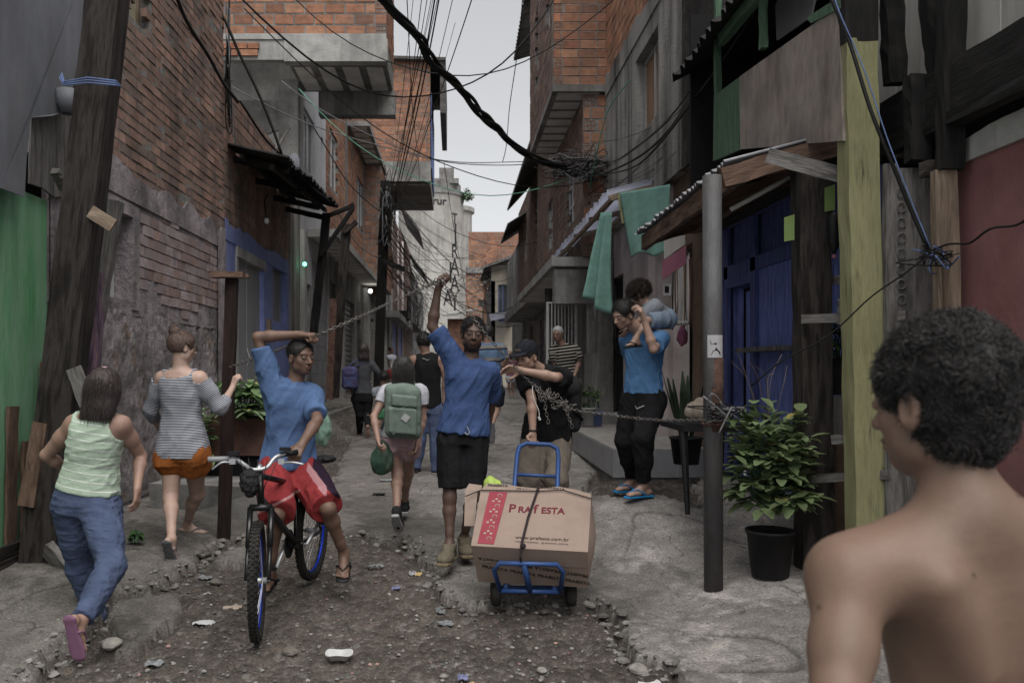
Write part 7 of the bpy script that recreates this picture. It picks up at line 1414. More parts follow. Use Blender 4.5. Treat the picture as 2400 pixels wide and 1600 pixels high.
# ---------------------------------------------------------------- backpacks and bags
def backpack(name, label, g, m, w=.15, h=.22, d=.075, off=.13, tagc=None, mdark=None, lean=0, drop=.24, res=.006):
    s = g.s; r0 = thing(name, label, 'backpack', A(g.neck - g.up * drop - g.Fd * off)); c = g.neck - g.up * drop * s - g.Fd * off * s + g.S * lean; ax = (g.S, g.Fd, g.up)
    def rb(sd, c, hx, hy, hz, r, k=.01):
        c = A(c); M_ = np.array(ax); b_ = A((hx - r, hy - r, hz - r)); sd.add(lambda p: (lambda q: np.linalg.norm(np.maximum(q, 0), axis=1) + np.minimum(q.max(1), 0) - r)(np.abs((p - c) @ M_.T) - b_), c, math.sqrt(hx * hx + hy * hy + hz * hz), k)
    sd = Sdf(); rb(sd, c, w * s, d * s, h * s, .06 * s); sd.ell(c + g.up * h * .75 * s, A((w * .8, d * .9, h * .35)) * s, ax, .03)
    o = sdf_obj('bag_body', sd, res, m, r0, lambda p: .003 * vnoise(p * 25, 2)); sd = Sdf(); rb(sd, c - g.Fd * (d + .02) * s - g.up * h * .35 * s, w * .78 * s, .035 * s, h * .5 * s, .025 * s); sdf_obj('front_pocket', sd, res, m, r0)
    sd = Sdf(); rb(sd, c - g.Fd * (d + .003) * s + g.up * h * .42 * s, w * .7 * s, .025 * s, h * .22 * s, .02 * s); sdf_obj('upper_pocket', sd, res, m, r0)
    for mm in (-1, 1):
        mb = MB(); sh = g.neck + g.S * mm * .085 * s; mb.tube([c + g.S * mm * .07 * s + g.up * h * .9 * s, sh + g.up * .035 * s - g.Fd * .03, sh + g.Fd * .07 * s, sh + g.Fd * .11 * s - g.up * .15 * s, c + g.S * mm * (w + .01) * s - g.up * h * .7 * s + g.Fd * d], .014 * s, 6); mb.build('shoulder_strap', mdark or m, r0, smooth=True)
        mb = MB(); mb.box(c - g.Fd * (d + .058) * s - g.up * h * .62 * s + g.S * mm * .07 * s, (.02 * s, .006, h * .45 * s), tuple(Vector(a) for a in ax)); mb.build('buckle_strap', m, r0)
    if tagc: q = c - g.Fd * (d + .064) * s - g.up * h * .22 * s + g.S * -.02; mb = MB(); a1 = Vector(nrm(g.S + g.up * .7)); a2 = Vector(nrm(g.up - g.S * .7)); mb.box(q, (.055, .055, .003), (a1, a2, Vector(g.Fd))); mb.build('white_tag', PAPER, r0)
    mb = MB(); zz_ = c - g.Fd * (d + .058) * s; mb.tube([zz_ + g.S * -w * .6 * s + g.up * .03 * s, zz_ + g.up * .045 * s, zz_ + g.S * w * .6 * s + g.up * .03 * s], .004, 4); mb.build('zip', mdark or m, r0); return r0
backpack('backpack', 'sage green school backpack with white tag on the girl\'s back', GD_, cm('bag_sage', '#5a6c62', '#677a6f'), w=.17, h=.24, d=.085, off=.19, tagc=1, mdark=cm('bag_sage_dark', '#43524a', '#4d5d54'))
backpack('backpack', 'black backpack slung on the man in the cap', GJ, cm('bag_charcoal', '#1c1b1d', '#2a282b'), w=.14, h=.2, d=.08, off=.16, lean=.14, drop=.3)
bq = backpack('backpack', 'blue cartoon-coloured school bag hanging off the far woman\'s left shoulder', GE, cm('bag_blue', '#1f2d5d', '#2b3d78', big='#5a2533', bigw=.5, bigscale=9), w=.14, h=.19, d=.07, off=.15, lean=.2, drop=.3, res=.009)
bq['label'] = 'blue and maroon school bag hanging off the shoulder of the far woman in grey'
def bag(name, label, px, py, Y, rx_, rz_, m, cat='bag', sq=.7, disp=.012, h=.006):
    c = A(P(px, py, Y)); sd = Sdf(); sd.ell(c, (rx_, rx_ * sq, rz_), k=.02); sd.ell(c + A((0, 0, rz_ * .8)), (rx_ * .4, rx_ * .35, rz_ * .6), k=.05)
    return tag(sdf_obj(name, sd, h, m, None, lambda p: disp * vnoise(p * np.array((34, 34, 14.)), 6)), label, cat)
BAGG = mat('bag_green_film', ['#2f5f4d', '#3c7560'], scale=6, rough=.25, bump=.5, transl=.4, big='#7a3f3a', bigw=.35, bigscale=6)
bag('plastic_bag', 'green plastic carrier bag full of fruit in the backpack girl\'s hand', 896, 1080, 6.85, .095, .12, BAGG); bag('sack', 'pale green mesh sack leaning behind the cyclist', 756, 1005, 8.2, .09, .17, mat('sack_green', ['#56806d', '#6a947f', '#7da08c'], scale=20, rough=.4, bump=.6, transl=.2)); 
bag('cloth_bag', 'magenta drawstring bag hanging in the shop doorway', 1600, 790, 9.6, .06, .1, mat('bag_magenta', ['#6d1f4a', '#7d2a57'], scale=8, bump=.3)); bag('sack', 'dusty beige sack on the black table beside the pole', 1645, 965, 5.9, .12, .07, cm('sack_beige', '#6f6253', '#85776a'))
# ---------------------------------------------------------------- plants
def leafmat(name, a, b, c): return mat(name, [a, b, c], scale=2.5, rough=.55, bump=.1, attr=True, transl=.25, sat=.85)
def leaf(mb, p, d, up, L, w, bend=.3, n=3):
    d = Vector(d).normalized(); s = d.cross(Vector(up)).normalized(); u = s.cross(d); rows = []
    for i in range(n + 1):
        t = i / n; ww = w * math.sin(math.pi * min(.97, t * .9 + .06)) ** .7; c = Vector(p) + d * (L * t) - Vector((0, 0, 1)) * (bend * L * t * t)
        rows.append([c - s * ww + u * ww * .25, c, c + s * ww + u * ww * .25])
    mb.grid(rows)
def pot(root, c, r, h, m, name='pot'):
    mb = MB(); mb.lathe(c, [(r * .78, 0), (r, h * .97), (r * 1.06, h * .93), (r * 1.06, h), (r * .96, h), (r * .92, h * .9), (.01, h * .88)], 28); return mb.build(name, m, root, smooth=True, bev=0)
def bushy(root, c, rx, rz, n, L, w, m, seed=1, stem=WGREEN, low=.0, name='leaves'):
    rs = random.Random(seed); c = Vector(c); mb = MB(); ms = MB()
    for i in range(n):
        a = rs.uniform(0, 6.283); e = rs.uniform(-.15, 1) ; rr = rs.uniform(.45, 1.0); tip = c + Vector((math.cos(a) * rx * rr * math.sqrt(max(.05, 1 - (e * .75) ** 2)), math.sin(a) * rx * rr * math.sqrt(max(.05, 1 - (e * .75) ** 2)), rz * (low + e * rs.uniform(.8, 1.05))))
        base = c + Vector((rs.uniform(-.05, .05), rs.uniform(-.05, .05), -rz * .3)); mid = base.lerp(tip, .5) + Vector((0, 0, .06)); ms.tube([base, mid, tip], [.006, .004, .002], 4)
        dv = (tip - mid).normalized(); nl = rs.randint(5, 8)
        for k in range(nl):
            t = 1 - k * .11; q = mid.lerp(tip, t); b_ = rs.uniform(0, 6.283); sd_ = Vector((math.cos(b_), math.sin(b_), rs.uniform(-.1, .5))); k_ = rs.uniform(.7, 1.3); mb.c = (k_ * 1.0, k_ * rs.uniform(.95, 1.05), k_ * rs.uniform(.85, 1)) if rs.random() > .03 else (2.2, 1.35, .5)
            leaf(mb, q, sd_ + dv * .5, (0, 0, 1), L * rs.uniform(.45, 1.2), w * rs.uniform(.8, 1.15), rs.uniform(.1, .5))
    mb.build(name, m, root, smooth=True); ms.build('stems', stem, root)
SAGE = leafmat('leaf_sage', '#53653f', '#67794f', '#7b8d64'); DARKL = leafmat('leaf_dark', '#2a4420', '#3a5a2c', '#4f7040'); PALEL = leafmat('leaf_variegated', '#4a6a3c', '#6d8a58', '#9aa98a')
BLKP = mat('pot_black', ['#161618', '#222226', '#2f2f34'], scale=6, rough=.6, bump=.2, big='#3d3b3a', bigw=.5); TERR = mat('pot_terracotta', ['#3f251c', '#543226', '#63402f'], scale=6, bump=.3)
pc = P(1805, 1355, 5.42); pc.z = gz(pc.x, pc.y) + .0; s1 = thing('potted_shrub', 'leafy sage green shrub in a round black pot between pole and dark post', 'plant', pc); zt = P(0, 1240, 5.42).z
pot(s1, pc, .145, zt - pc.z, BLKP); mb = MB(); mb.lathe((pc.x, pc.y, zt - .04), [(.13, 0), (.13, .01)], 20); mb.build('soil', GRA if 'GRA' in globals() else DARK, s1)
bushy(s1, (pc.x - .02, pc.y, zt + .32), .31, .6, 125, .115, .037, SAGE, 3, low=-.15)
mb = MB()
for k in range(7): a = rnd.uniform(-.7, .5); mb.tube(smooth_path([Vector((pc.x + a * .1, pc.y, zt + .7)), Vector((pc.x + a * .25, pc.y - .05, zt + .95)), Vector((pc.x + a * .42 + rnd.uniform(-.1, .1), pc.y - .05, zt + rnd.uniform(.95, 1.15)))], 4), .0018, 3)
mb.build('dry_twigs', WLIGHT, s1)
pl1 = thing('planter', 'leafy pale green creeper in a brown trough behind the T post', 'plant', (-2.1, 8.5, .2)); mb = MB(); mb.wbox(-2.45, -1.78, 8.2, 8.7, .62, .98); mb.build('trough', TERR, pl1, bev=.02); mb = MB(); mb.wbox(-2.4, -1.85, 8.25, 8.7, .1, .615); mb.build('plinth', DARK, pl1)
bushy(pl1, (-2.05, 8.3, 1.05), .38, .32, 75, .12, .045, PALEL, 5); bushy(pl1, (-2.42, 8.0, .75), .2, .42, 26, .11, .042, PALEL, 6, low=-.3, name='trailing_leaves')
mb = MB()
for q in ((556, 893), (630, 898), (640, 905)): mb.sph(P(*q, 8.1), .018, 6, 4)
mb.build('purple_flower', mat('petal_purple', ['#7d63a0', '#8f75b0'], bump=0), pl1)
st1 = thing('stone_step', 'rough stone step block behind the T post', 'step', (-2.1, 7.8, .1)); mb = MB(); mb.box((-2.12, 7.85, .27), (1.0, .9, .34), jit=.04); mb.build('block', CONC, st1, bev=.02)
# snake plant, small pots, buckets
def blades(root, c, n, h, m, seed, w=.025, sp=.5):
    rs = random.Random(seed); mb = MB(); mb.c = (1, 1, 1)
    for i in range(n):
        a = rs.uniform(0, 6.28); k = rs.uniform(.7, 1.2); mb.c = (k, k, k); leaf(mb, Vector(c) + Vector((math.cos(a) * .04, math.sin(a) * .04, 0)), (math.cos(a) * sp * rs.random(), math.sin(a) * sp * rs.random(), 1), (math.cos(a), math.sin(a), .01), h * rs.uniform(.6, 1.1), w, rs.uniform(-.02, .08), 5)
    mb.build('blade_leaves', m, root, smooth=True)
c = P(1608, 1055, 7.6); c.z -= .12; q = thing('snake_plant', 'upright mottled snake plant in a black pot behind the steel pole', 'plant', c); pot(q, c, .14, .24, BLKP); blades(q, c + Vector((0, 0, .2)), 16, .62, leafmat('leaf_snake', '#2c3a2a', '#4a5c44', '#64745c'), 2, .03, .35)
c = P(1973, 925, 5.75); q = thing('potted_plant', 'small glossy plant in a square black pot on the grey block by the yellow post', 'plant', c); mb = MB(); mb.lathe(c, [(.07, 0), (.095, .24), (.1, .25), (.09, .25)], 4); mb.build('pot', BLKP, q); bushy(q, c + Vector((0, 0, .3)), .1, .2, 20, .07, .018, DARKL, 8)
mb = MB(); c2 = P(1973, 980, 5.8); mb.box(c2, (.17, .2, .3)); tag(mb.build('grey_block', CONCL, None, bev=.008), 'pale grey block under the small square pot', 'block')
for i, (px, lab, m_) in enumerate(((1378, 'white plastic bucket with a leafy plant at the foot of the grey wall', WHITEM), (1397, 'small blue bucket with thin twigs beside the white bucket', TARP))):
    c = P(px, 988, 12.6); c.z = .62; q = thing('plant_bucket', lab, 'bucket', c); pot(q, c, .12 - .02 * i, .26 - .05 * i, m_, 'bucket'); bushy(q, c + Vector((0, 0, .34)), .12, .25, 9, .1, .035 - .02 * i, PALEL, 11 + i)
tb = thing('black_plastic_table', 'black plastic table corner with tapering leg beside the steel pole', 'table', P(1612, 1200, 5.9)); mb = MB(); mb.tube([P(1601, 1010, 5.9), P(1612, 1205, 5.85)], [.032, .017], 8); mb.build('leg', BLKM, tb); mb = MB(); mb.tube([P(1690, 1010, 6.4), P(1688, 1170, 6.4)], [.03, .017], 8); mb.build('leg', BLKM, tb); mb = MB(); a = P(1596, 1000, 5.9); mb.wbox(a.x, a.x + .42, 5.85, 6.5, a.z - .03, a.z + .01); mb.build('top', BLKM, tb, bev=.01)
# weeds and roof tree
def weed(c, lab, seed, n=12, r=.06):
    q = thing('weed', lab, 'weed', c); bushy(q, Vector(c) + Vector((0, 0, .04)), r, r * .9, n, .035, .014, DARKL, seed)
weed((*G(318, 1276), gz(*G(318, 1276))), 'small green weed tuft at the foot of the brick house', 21)
q = thing('roof_tree', 'small tree growing from the top of the silo', 'tree', P(1088, 462, 89)); mb = MB(); mb.tube([P(1084, 478, 89), P(1090, 460, 89), P(1096, 448, 89)], [.1, .06, .03], 5); mb.build('trunk', WGREY, q); mb = MB()
for k in range(230):
    a = rnd.choice(((1094, 452, .5), (1088, 462, .35), (1101, 462, .35))); c = P(a[0], a[1], 89) + Vector((rnd.gauss(0, a[2] * .55), rnd.gauss(0, .4), rnd.gauss(0, a[2] * .45))); k_ = rnd.uniform(.6, 1.3); mb.c = (k_,) * 3; leaf(mb, c, (rnd.uniform(-1, 1), rnd.uniform(-1, 1), rnd.uniform(-1, 1)), (0.1, 0, 1), .22, .08)
mb.build('crown', DARKL, q)
# ---------------------------------------------------------------- shop bits, notices
mb = MB(); mb.slab([P(1552, 612, 9.4), P(1608, 575, 9.0), P(1608, 618, 9.0), P(1552, 655, 9.4)], (-.6, -1, 0), .01); sg = mb.build('shop_sign', MAG, None); tag(sg, 'small magenta sign hanging at the shop doorway', 'sign')
mb = MB(); mb.slab([P(1556, 560, 9.42), P(1605, 530, 9.02), P(1606, 572, 9.02), P(1556, 608, 9.42)], (-.6, -1, 0), .01); tag(mb.build('menu_board', WHITEPL, None), 'pale printed picture board above the magenta sign', 'sign')
bl_ = thing('belt_rack', 'bundle of belts and cords hanging in the shop doorway', 'belts', P(1590, 620, 9.7)); 
for k in range(11): x = 1578 + k * 4.2; mb = MB(); mb.tube([P(x, 625 - k * 2, 9.7), P(x + rnd.uniform(-3, 3), 700, 9.65), P(x + rnd.uniform(-3, 4), rnd.uniform(750, 790), 9.65)], .009, 4); mb.build('belt', rnd.choice([WLIGHT, WHITEM, BLKM, WBROWN]), bl_)
mb = MB(); 
for k in range(5): mb.sph(P(1572 + k * 9, 757, 9.5), .035, 6, 5, (1, 1, .8))
o = mb.build('cap_row', WHITEPL, bl_)
mb = MB(); a = P(1990, 700, 5.62); mb.box(P(1980, 730, 5.62), (.1, .004, .17)); nt_ = mb.build('paper_notice', PAPER, None); tag(nt_, 'white paper notice on the blue wall beside the yellow post', 'notice'); text3('COPA!', 'notice_text', INK, nt_, P(1978, 716, 5.612), (1, 0, 0), (0, 0, 1), .035, depth=.001)
mb = MB(); mb.box(P(1563, 678, 10.6), (.1, .01, .15)); o = mb.build('wall_card', PAPER, None); tag(o, 'small framed card on the pink pilaster by the belts', 'picture'); mb = MB(); mb.box(P(1563, 678, 10.59), (.05, .006, .08)); mb.build('card_figure', INK, o)
bt = thing('hanging_bottle', 'upside-down dark plastic bottle hanging beside the yellow post', 'bottle', P(1955, 560, 5.45)); mb = MB(); mb.lathe(P(1955, 595, 5.45), [(.012, 0), (.014, .02), (.04, .06), (.042, .2), (.035, .25), (.01, .27)], 14); mb.build('bottle', BLKM, bt, smooth=True); mb = MB(); mb.lathe(P(1955, 605, 5.45), [(.014, 0), (.014, .022)], 10); mb.build('cap', MAG, bt)
for px, py in ((1850, 532), (1945, 462)): mb = MB(); mb.slab([P(px - 12, py - 22, 5.5), P(px + 12, py - 30, 5.5), P(px + 12, py + 30, 5.5), P(px - 12, py + 34, 5.5)], (0, -1, 0), .003); tag(mb.build('lime_flag', mat('flag_lime', ['#5d7a1f', '#6d8a28'], bump=.3) if px < 1900 else MATS['flag_lime'], None), 'small lime flag ' + ('left' if px < 1900 else 'right') + ' of the dark timber post top', 'flag')
# ---------------------------------------------------------------- litter and stones
def scrap(name, label, cat, px, py, w, h_, m, seed=0, lift=.03, sharp=1):
    x, y = G(px, py); z = float(ground_full(np.array([[x]]), np.array([[y]]))[0][0, 0]); sx = w * y / F; sy = max(h_ * y / F * 2.2, sx * .4); rs = random.Random(seed); mb = MB(); n = 7; rows = []
    for i in range(n): rows.append([Vector((x + sx * (j / (n - 1) - .5) * (1 - .35 * abs(i / (n - 1) - .5)), y + sy * (i / (n - 1) - .5), z + .012 + abs(rs.gauss(0, lift)) * .22)) for j in range(n)])
    mb.grid(rows); o = mb.build(name, m, None, smooth=False); md = o.modifiers.new('s', 'SOLIDIFY'); md.thickness = .0015; return tag(o, label, cat)
FILM = mat('film_clear', ['#6b6f72', '#85888b', '#a5a7a9'], scale=30, rough=.2, bump=.4, transl=.3); FOIL = mat('foil', ['#77777a', '#a5a5a8'], scale=30, rough=.25, bump=.5); YELW = mat('wrapper_yellow', ['#a3862c', '#c0a040'], scale=30, rough=.4); PURW = mat('wrapper_blue', ['#3a3f78', '#6d7099'], scale=30, rough=.4)
pc_ = G(795, 1530); q = thing('foam_tray', 'crushed white foam tray lying in the dirt, bottom centre-left', 'tray', (*pc_, gz(*pc_))); z = float(ground_full(np.array([[pc_[0]]]), np.array([[pc_[1]]]))[0][0, 0]); mb = MB()
mb.grid([[Vector((pc_[0] + math.cos(t) * r * 1.0, pc_[1] + math.sin(t) * r * .9 , z + zz_ + .006 * math.sin(3 * t))) for t in np.linspace(0, 6.283, 25)[:-1]] for r, zz_ in ((.072, .042), (.066, .04), (.045, .012), (.01, .01))], None, close=True); o = mb.build('tray', WHITEM, q, smooth=True); o.modifiers.new('s', 'SOLIDIFY').thickness = .003
for i, a in enumerate((('plastic_wrapper', 'clear plastic wrapper standing in the rubble left of the carton wheel', 'wrapper', 1033, 1408, 24, 24, FILM), ('plastic_wrapper', 'crumpled clear film just below the standing wrapper', 'wrapper', 1045, 1443, 38, 16, FILM), ('foil_wrapper', 'silver foil scrap beside the yellow wrapper', 'wrapper', 966, 1330, 18, 14, FOIL), ('yellow_wrapper', 'small yellow sweet wrapper in the pothole edge', 'wrapper', 981, 1332, 16, 14, YELW),
    ('blue_wrapper', 'blue and white wrapper left of the yellow one', 'wrapper', 928, 1360, 22, 12, PURW), ('plastic_film', 'flat clear film on the dirt right of the flip-flops', 'wrapper', 880, 1320, 38, 9, FILM), ('plastic_wrapper', 'white crumpled wrapper at the broken slab edge left of the bicycle', 'wrapper', 480, 1342, 34, 14, FILM), ('foil_strip', 'shiny foil strip under the white crumpled wrapper', 'wrapper', 484, 1370, 22, 6, FOIL),
    ('paper_scrap', 'grey paper scrap lying left of the front tyre', 'paper', 478, 1442, 55, 14, PAPER), ('plastic_film', 'clear film near the bottom left below the loose slab', 'wrapper', 362, 1535, 46, 16, FILM), ('teal_rag', 'teal rag cut by the bottom edge of the picture', 'rag', 405, 1590, 80, 20, CLOTHG), ('paper_scrap', 'pinkish paper ball on the dirt above the teal rag', 'paper', 348, 1583, 24, 14, MAT_P if 'MAT_P' in globals() else PINKW),
    ('white_knife', 'white plastic blade-shaped scrap at the bottom right of the dirt', 'scrap', 1525, 1588, 60, 12, WHITEM), ('blue_label', 'torn blue label flat on the dirt, bottom centre', 'paper', 1085, 1577, 26, 16, PURW), ('yellow_flake', 'little yellow flake beside the torn blue label', 'scrap', 1107, 1585, 14, 9, YELW), ('foil_scrap', 'tiny silver scrap on the concrete in front of the far striped shirt', 'scrap', 1208, 997, 14, 6, FOIL), ('leaflet', 'green and white leaflet in the pothole near the girl', 'paper', 888, 1160, 32, 8, PALEL), ('clear_bottle_scrap', 'flattened clear packaging behind the green carrier bag', 'wrapper', 905, 1128, 34, 8, FILM), ('paper_scrap', 'brownish paper scrap by the front tyre', 'paper', 545, 1405, 44, 16, CARDL))): scrap(*a, seed=i)
for i, (px, py, r, lab) in enumerate(((678, 1510, .05, 'squarish brown stone on the dirt right of the front tyre'), (1495, 1553, .055, 'pale chunk of concrete at the lower right edge of the dirt'), (1588, 1585, .026, 'small orange-grey stone at the bottom right of the dirt'), (1270, 1560, .03, 'flat grey stone at the bottom, below the carton'), (1040, 1575, .022, 'small grey pebble near the torn blue label'), (262, 1515, .06, 'rough grey stone by the walking woman\'s raised foot'), (505, 1352, .045, 'dark stone under the broken slab edge'), (60, 1590, .05, 'grey stone in the crack at the bottom left'))):
    x, y = G(px, py); z = float(ground_full(np.array([[x]]), np.array([[y]]))[0][0, 0]); mb = MB(); rock(mb, (x, y, z + r * .3), r, .6, 0, (.14, .12, .1) if i in (0, 6) else (.24, .22, .19)); tag(mb.build('stone', STONE, None, bev=.004), lab, 'stone')
# ---------------------------------------------------------------- cables
def cable(a, b, sag, r, m, n=18, wob=.0, name='cable'):
    a = Vector(a); b = Vector(b); s0 = rnd.uniform(0, 9); pts = []
    for i in range(n + 1): t = i / n; p = a.lerp(b, t) - Vector((0, 0, 4 * sag * t * (1 - t))); p += Vector((math.sin(t * 9 + s0), math.cos(t * 7 + s0), math.sin(t * 13 + s0))) * wob; pts.append(p)
    mb = MB(); mb.tube(pts, r, 4); return pts, mb
tk = thing('twisted_cable_bundle', 'thick twisted black cable bundle swooping from top centre to the right-hand brick pier', 'cable bundle', P(880, -30, 9)); main = smooth_path([P(870, -40, 8.0), P(925, 30, 8.6), P(985, 95, 9.2), P(1015, 150, 9.7), P(1075, 205, 10.5), P(1120, 260, 11.2), P(1160, 295, 12), P(1200, 335, 12.8), P(1260, 372, 13.6), P(1330, 392, 14.3), P(1378, 392, 14.6)], 8)
for k in range(4):
    mb = MB(); pts = []
    for i, p in enumerate(main): a = i * .23 + k * 1.571; rr = .036 + .016 * math.sin(i * .3 + k); pts.append(p + Vector((math.cos(a) * rr, 0, math.sin(a) * rr)))
    mb.tube(pts, .023, 6); mb.build('strand', CABLE, tk, smooth=True)
CB = [((545, -20, 9), (1300, 0, 13), 1.3, .012, 0, 'black cable crossing the top of the sky from left roof to right brick house'), ((690, -5, 12), (1500, -60, 12), 1.25, .01, 0, 'second black cable just beside the one crossing the top of the sky'), ((500, 10, 11), (660, 365, 11.2), -.15, .022, 0, 'thick black cable dropping down the brick house corner to the black roof'), ((410, -20, 8), (560, 240, 10.9), .1, .02, 0, 'thick black cable running down the bare brick wall'),
      ((560, 240, 10.9), (775, 475, 13), .1, .016, 0, 'black cable from the brick corner past the black roof sheets'), ((570, 20, 11.5), (1400, 420, 14.4), .9, .01, 0, 'thin cable from upper left corner across to the wire tangle'), ((540, 205, 12), (1230, 380, 16), .35, .009, 1, 'grey cable from the plaster gable to the wire tangle'), ((700, 210, 15), (1380, 400, 14.5), 1.0, .009, 2, 'green cable sagging across the alley under the concrete overhang'),
      ((660, 190, 15), (1225, 385, 17), .5, .012, 1, 'frayed pale cable sagging across the middle of the sky'), ((1020, -20, 9), (900, 560, 22), .3, .011, 0, 'black cable falling from the sky to the dark utility pole, left one'), ((1030, -20, 9.4), (905, 545, 22), .35, .011, 0, 'black cable falling from the sky to the dark utility pole, right one'), ((950, -20, 10), (985, 420, 24), .3, .008, 0, 'thin upright cable in front of the brick box'), ((1110, -20, 10), (930, 480, 22), .2, .008, 0, 'thin slanting cable left of the sky centre'),
      ((1225, -20, 11), (1178, 380, 16), .2, .008, 0, 'thin cable hanging right of the sky centre'), ((1330, 395, 14.5), (1700, 130, 8), .5, .014, 0, 'black cable from the wire tangle up to the black roof edge, upper one'), ((1395, 400, 14.4), (1790, -20, 6.5), .5, .012, 0, 'black cable from the wire tangle up across the plywood balcony'), ((1400, 380, 14.4), (1680, 120, 8), .3, .008, 0, 'thin cable crossing the streaked concrete wall window'), ((1380, 440, 14.4), (1480, 190, 11.8), -.4, .009, 2, 'green cable hanging down the streaked concrete wall'),
      ((1940, -30, 5.0), (2175, 585, 4.7), .05, .011, 0, 'black cable running down past the yellow post to the wire knot'), ((1955, -30, 4.98), (2180, 580, 4.66), .04, .004, 3, 'blue cable running down past the yellow post to the wire knot'), ((2180, 590, 4.66), (1760, 900, 5.2), .03, .005, 0, 'thin wire from the knot down to the potted shrub'), ((2190, 585, 4.66), (2420, 500, 4.2), .02, .006, 0, 'black wire from the knot to the right edge over the red wall'), ((905, 620, 22), (1000, 640, 60), 1.2, .02, 0, 'cable from the utility pole toward the silo'),
      ((900, 520, 22), (1230, 700, 34), 1.3, .014, 0, 'sagging cable behind the raised hand'), ((905, 540, 22), (1215, 760, 32), .9, .012, 0, 'lower sagging cable behind the raised hand'), ((930, 470, 26), (1200, 650, 40), 1.0, .014, 0, 'cable slanting over the silo face, lower one'), ((930, 440, 26), (1290, 560, 26), .8, .012, 0, 'cable slanting over the silo face, upper one'), ((1040, 380, 30), (1110, 780, 50), .3, .014, 0, 'cable falling in front of the silo to the low brick house'), ((985, 560, 40), (1160, 720, 44), .5, .016, 0, 'far cable in front of the orange brick house'),
      ((1285, 560, 24), (1400, 420, 14.5), .2, .012, 0, 'cable along the brown brick wall to the wire tangle'), ((1215, 720, 38), (1380, 470, 14.6), 1.2, .012, 0, 'cable rising from the far right houses to the wire tangle'), ((735, 300, 17), (905, 500, 22), .3, .012, 0, 'cable along the window wall to the utility pole'), ((780, 480, 17), (895, 600, 22), .3, .01, 1, 'pale cable from the strut to the utility pole')]
for a, b, sag, r, k, lab in CB:
    pts, mb = cable(P(*a), P(*b), sag, r, None, wob=.015); tag(mb.build('cable', (CABLE, CABLEG, CABLEGR, CABLEB)[k], None, smooth=True), lab, 'cable', 'overhead cables')
q = thing('wire_fan', 'fan of thin straight wires spreading from the utility pole across the silo', 'wires', P(905, 500, 22)); rs_ = random.Random(12); mb = MB()
for k in range(38):
    x0, y0 = rs_.choice(((905, 470), (900, 545), (895, 600))); x1, y1 = rs_.choice(((1130, 640), (1060, 760), (1010, 720), (1150, 700), (1180, 560), (1090, 700))); Y1 = rs_.uniform(36, 50); a_ = P(x0 + rs_.gauss(0, 6), y0 + rs_.gauss(0, 14), 22); b_ = P(x1 + rs_.gauss(0, 22), y1 + rs_.gauss(0, 36), Y1); sg_ = rs_.uniform(.1, 1.2); mb.tube([a_.lerp(b_, t) - Vector((0, 0, 4 * sg_ * t * (1 - t))) for t in np.linspace(0, 1, 9)], rs_.uniform(.006, .011), 3)
mb.build('wires', CABLE, q)
for tgt, n_, lab in ((P(1030, -30, 9), 9, 'bunch of thin wires rising from the utility pole to the top of the sky'), (P(1700, 120, 8.2), 9, 'bunch of thin wires from the pier tangle to the black roof edge')):
    src = P(905, 500, 22) if n_ == 9 and 'sky' in lab else P(1385, 420, 14.4); q = thing('wire_fan', lab, 'wires', src); mb = MB()
    for k in range(n_): a_ = src + Vector((rs_.gauss(0, .12), 0, rs_.gauss(0, .35))); b_ = tgt + Vector((rs_.gauss(0, .2), rs_.gauss(0, .3), rs_.gauss(0, .06))); sg_ = rs_.uniform(.1, .7); mb.tube([a_.lerp(b_, t) - Vector((0, 0, 4 * sg_ * t * (1 - t))) for t in np.linspace(0, 1, 12)], rs_.uniform(.003, .006), 3)
    mb.build('wires', CABLE, q)
def tangle(name, label, c, Y, rx_, rz_, n, r, mats, seed, ln=3):
    rs = random.Random(seed); q = thing(name, label, 'wire tangle', P(c[0], c[1], Y)); ms = [MB() for _ in mats]
    for i in range(n):
        pts = [P(c[0] + rs.gauss(0, rx_), c[1] + rs.gauss(0, rz_), Y + rs.uniform(-.25, .25)) for _ in range(ln + 1)]; ms[i % len(mats)].tube(smooth_path(pts, 5), r * rs.uniform(.6, 1.3), 4)
    for m_, mt in zip(ms, mats): m_.build('wires', mt, q, smooth=True)
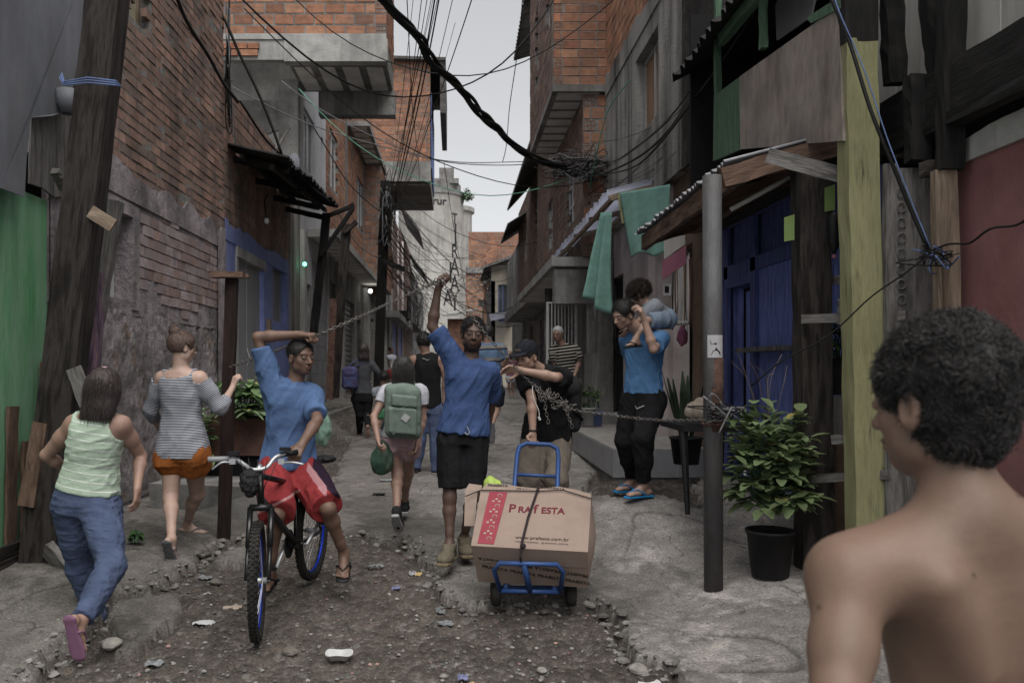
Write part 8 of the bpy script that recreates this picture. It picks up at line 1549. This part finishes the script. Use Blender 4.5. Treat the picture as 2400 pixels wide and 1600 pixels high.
tangle('wire_tangle', 'dense tangle of wires on the brick pier right of the sky', (1365, 392), 14.45, 42, 20, 70, .007, (CABLE, CABLEG), 3); tangle('wire_tangle', 'wires and boxes bunched on the dark utility pole', (905, 500), 21.8, 9, 45, 30, .014, (CABLE, CABLEG), 4); tangle('wire_tangle', 'knot of black and blue wires on the pale timber studs', (2195, 600), 4.62, 26, 14, 18, .004, (CABLE, CABLE, CABLEB), 5)
tangle('wire_tangle', 'far bundle of wires above the cream house', (1150, 655), 46, 18, 22, 26, .012, (CABLE,), 6); tangle('wire_tangle', 'wires hanging on the houses left of the silo', (975, 730), 40, 13, 60, 30, .009, (CABLE, CABLEG), 7); tangle('wire_tangle', 'wires coiled round the steel pole above the shrub', (1690, 965), 5.25, 30, 16, 14, .005, (CABLE, CABLEG), 8)
tangle('wire_tangle', 'wires running up the corner beside the plaster gable', (536, 140), 11.15, 5, 90, 12, .008, (CABLE, CABLEG), 10)
# utility poles and struts
def upole(label, a, b, w, m, arms=()):
    q = thing('utility_pole', label, 'pole', a); mb = MB(); mb.beam(a, b, w, w * .8, up=(0, -1, 0), n=14, jit=.006); mb.build('pole', m, q)
    for c, d in arms: mb = MB(); mb.beam(c, d, w * .6, w * .5, n=4); mb.build('crossarm', m, q)
upole('tall dark timber utility pole against the brick projection', P(886, 930, 22), P(903, 425, 22), .24, WBLACK, [(P(900, 612, 21.7), P(948, 632, 21.7))])
upole('dark timber strut pole with forked top in front of the roller shutters', P(733, 800, 14.5), P(766, 500, 14.5), .13, WBLACK, [(P(752, 600, 14.4), P(828, 487, 14.4)), (P(772, 505, 14.4), P(830, 480, 14.4))]); upole('rough grey timber pole leaning before the dark shutter', P(783, 930, 16.5), P(812, 525, 16.5), .17, WDARK, [(P(806, 545, 16.4), P(836, 520, 16.4))])
upole('rusty slim pole with a rounded foot behind the cyclist', P(772, 935, 11.5), P(782, 700, 11.5), .09, RUST)
sd_ = thing('satellite_dish', 'small white dish on the roof above the black awning sheets', 'dish', P(688, 378, 15)); mb = MB(); c = P(688, 380, 15); mb.grid([[c + Vector((math.cos(t) * r * .6, r * r * 1.5, math.sin(t) * r)) for t in np.linspace(0, 6.283, 17)[:-1]] for r in (.02, .1, .17)], None, close=True); mb.build('dish', PVCW, sd_, smooth=True)
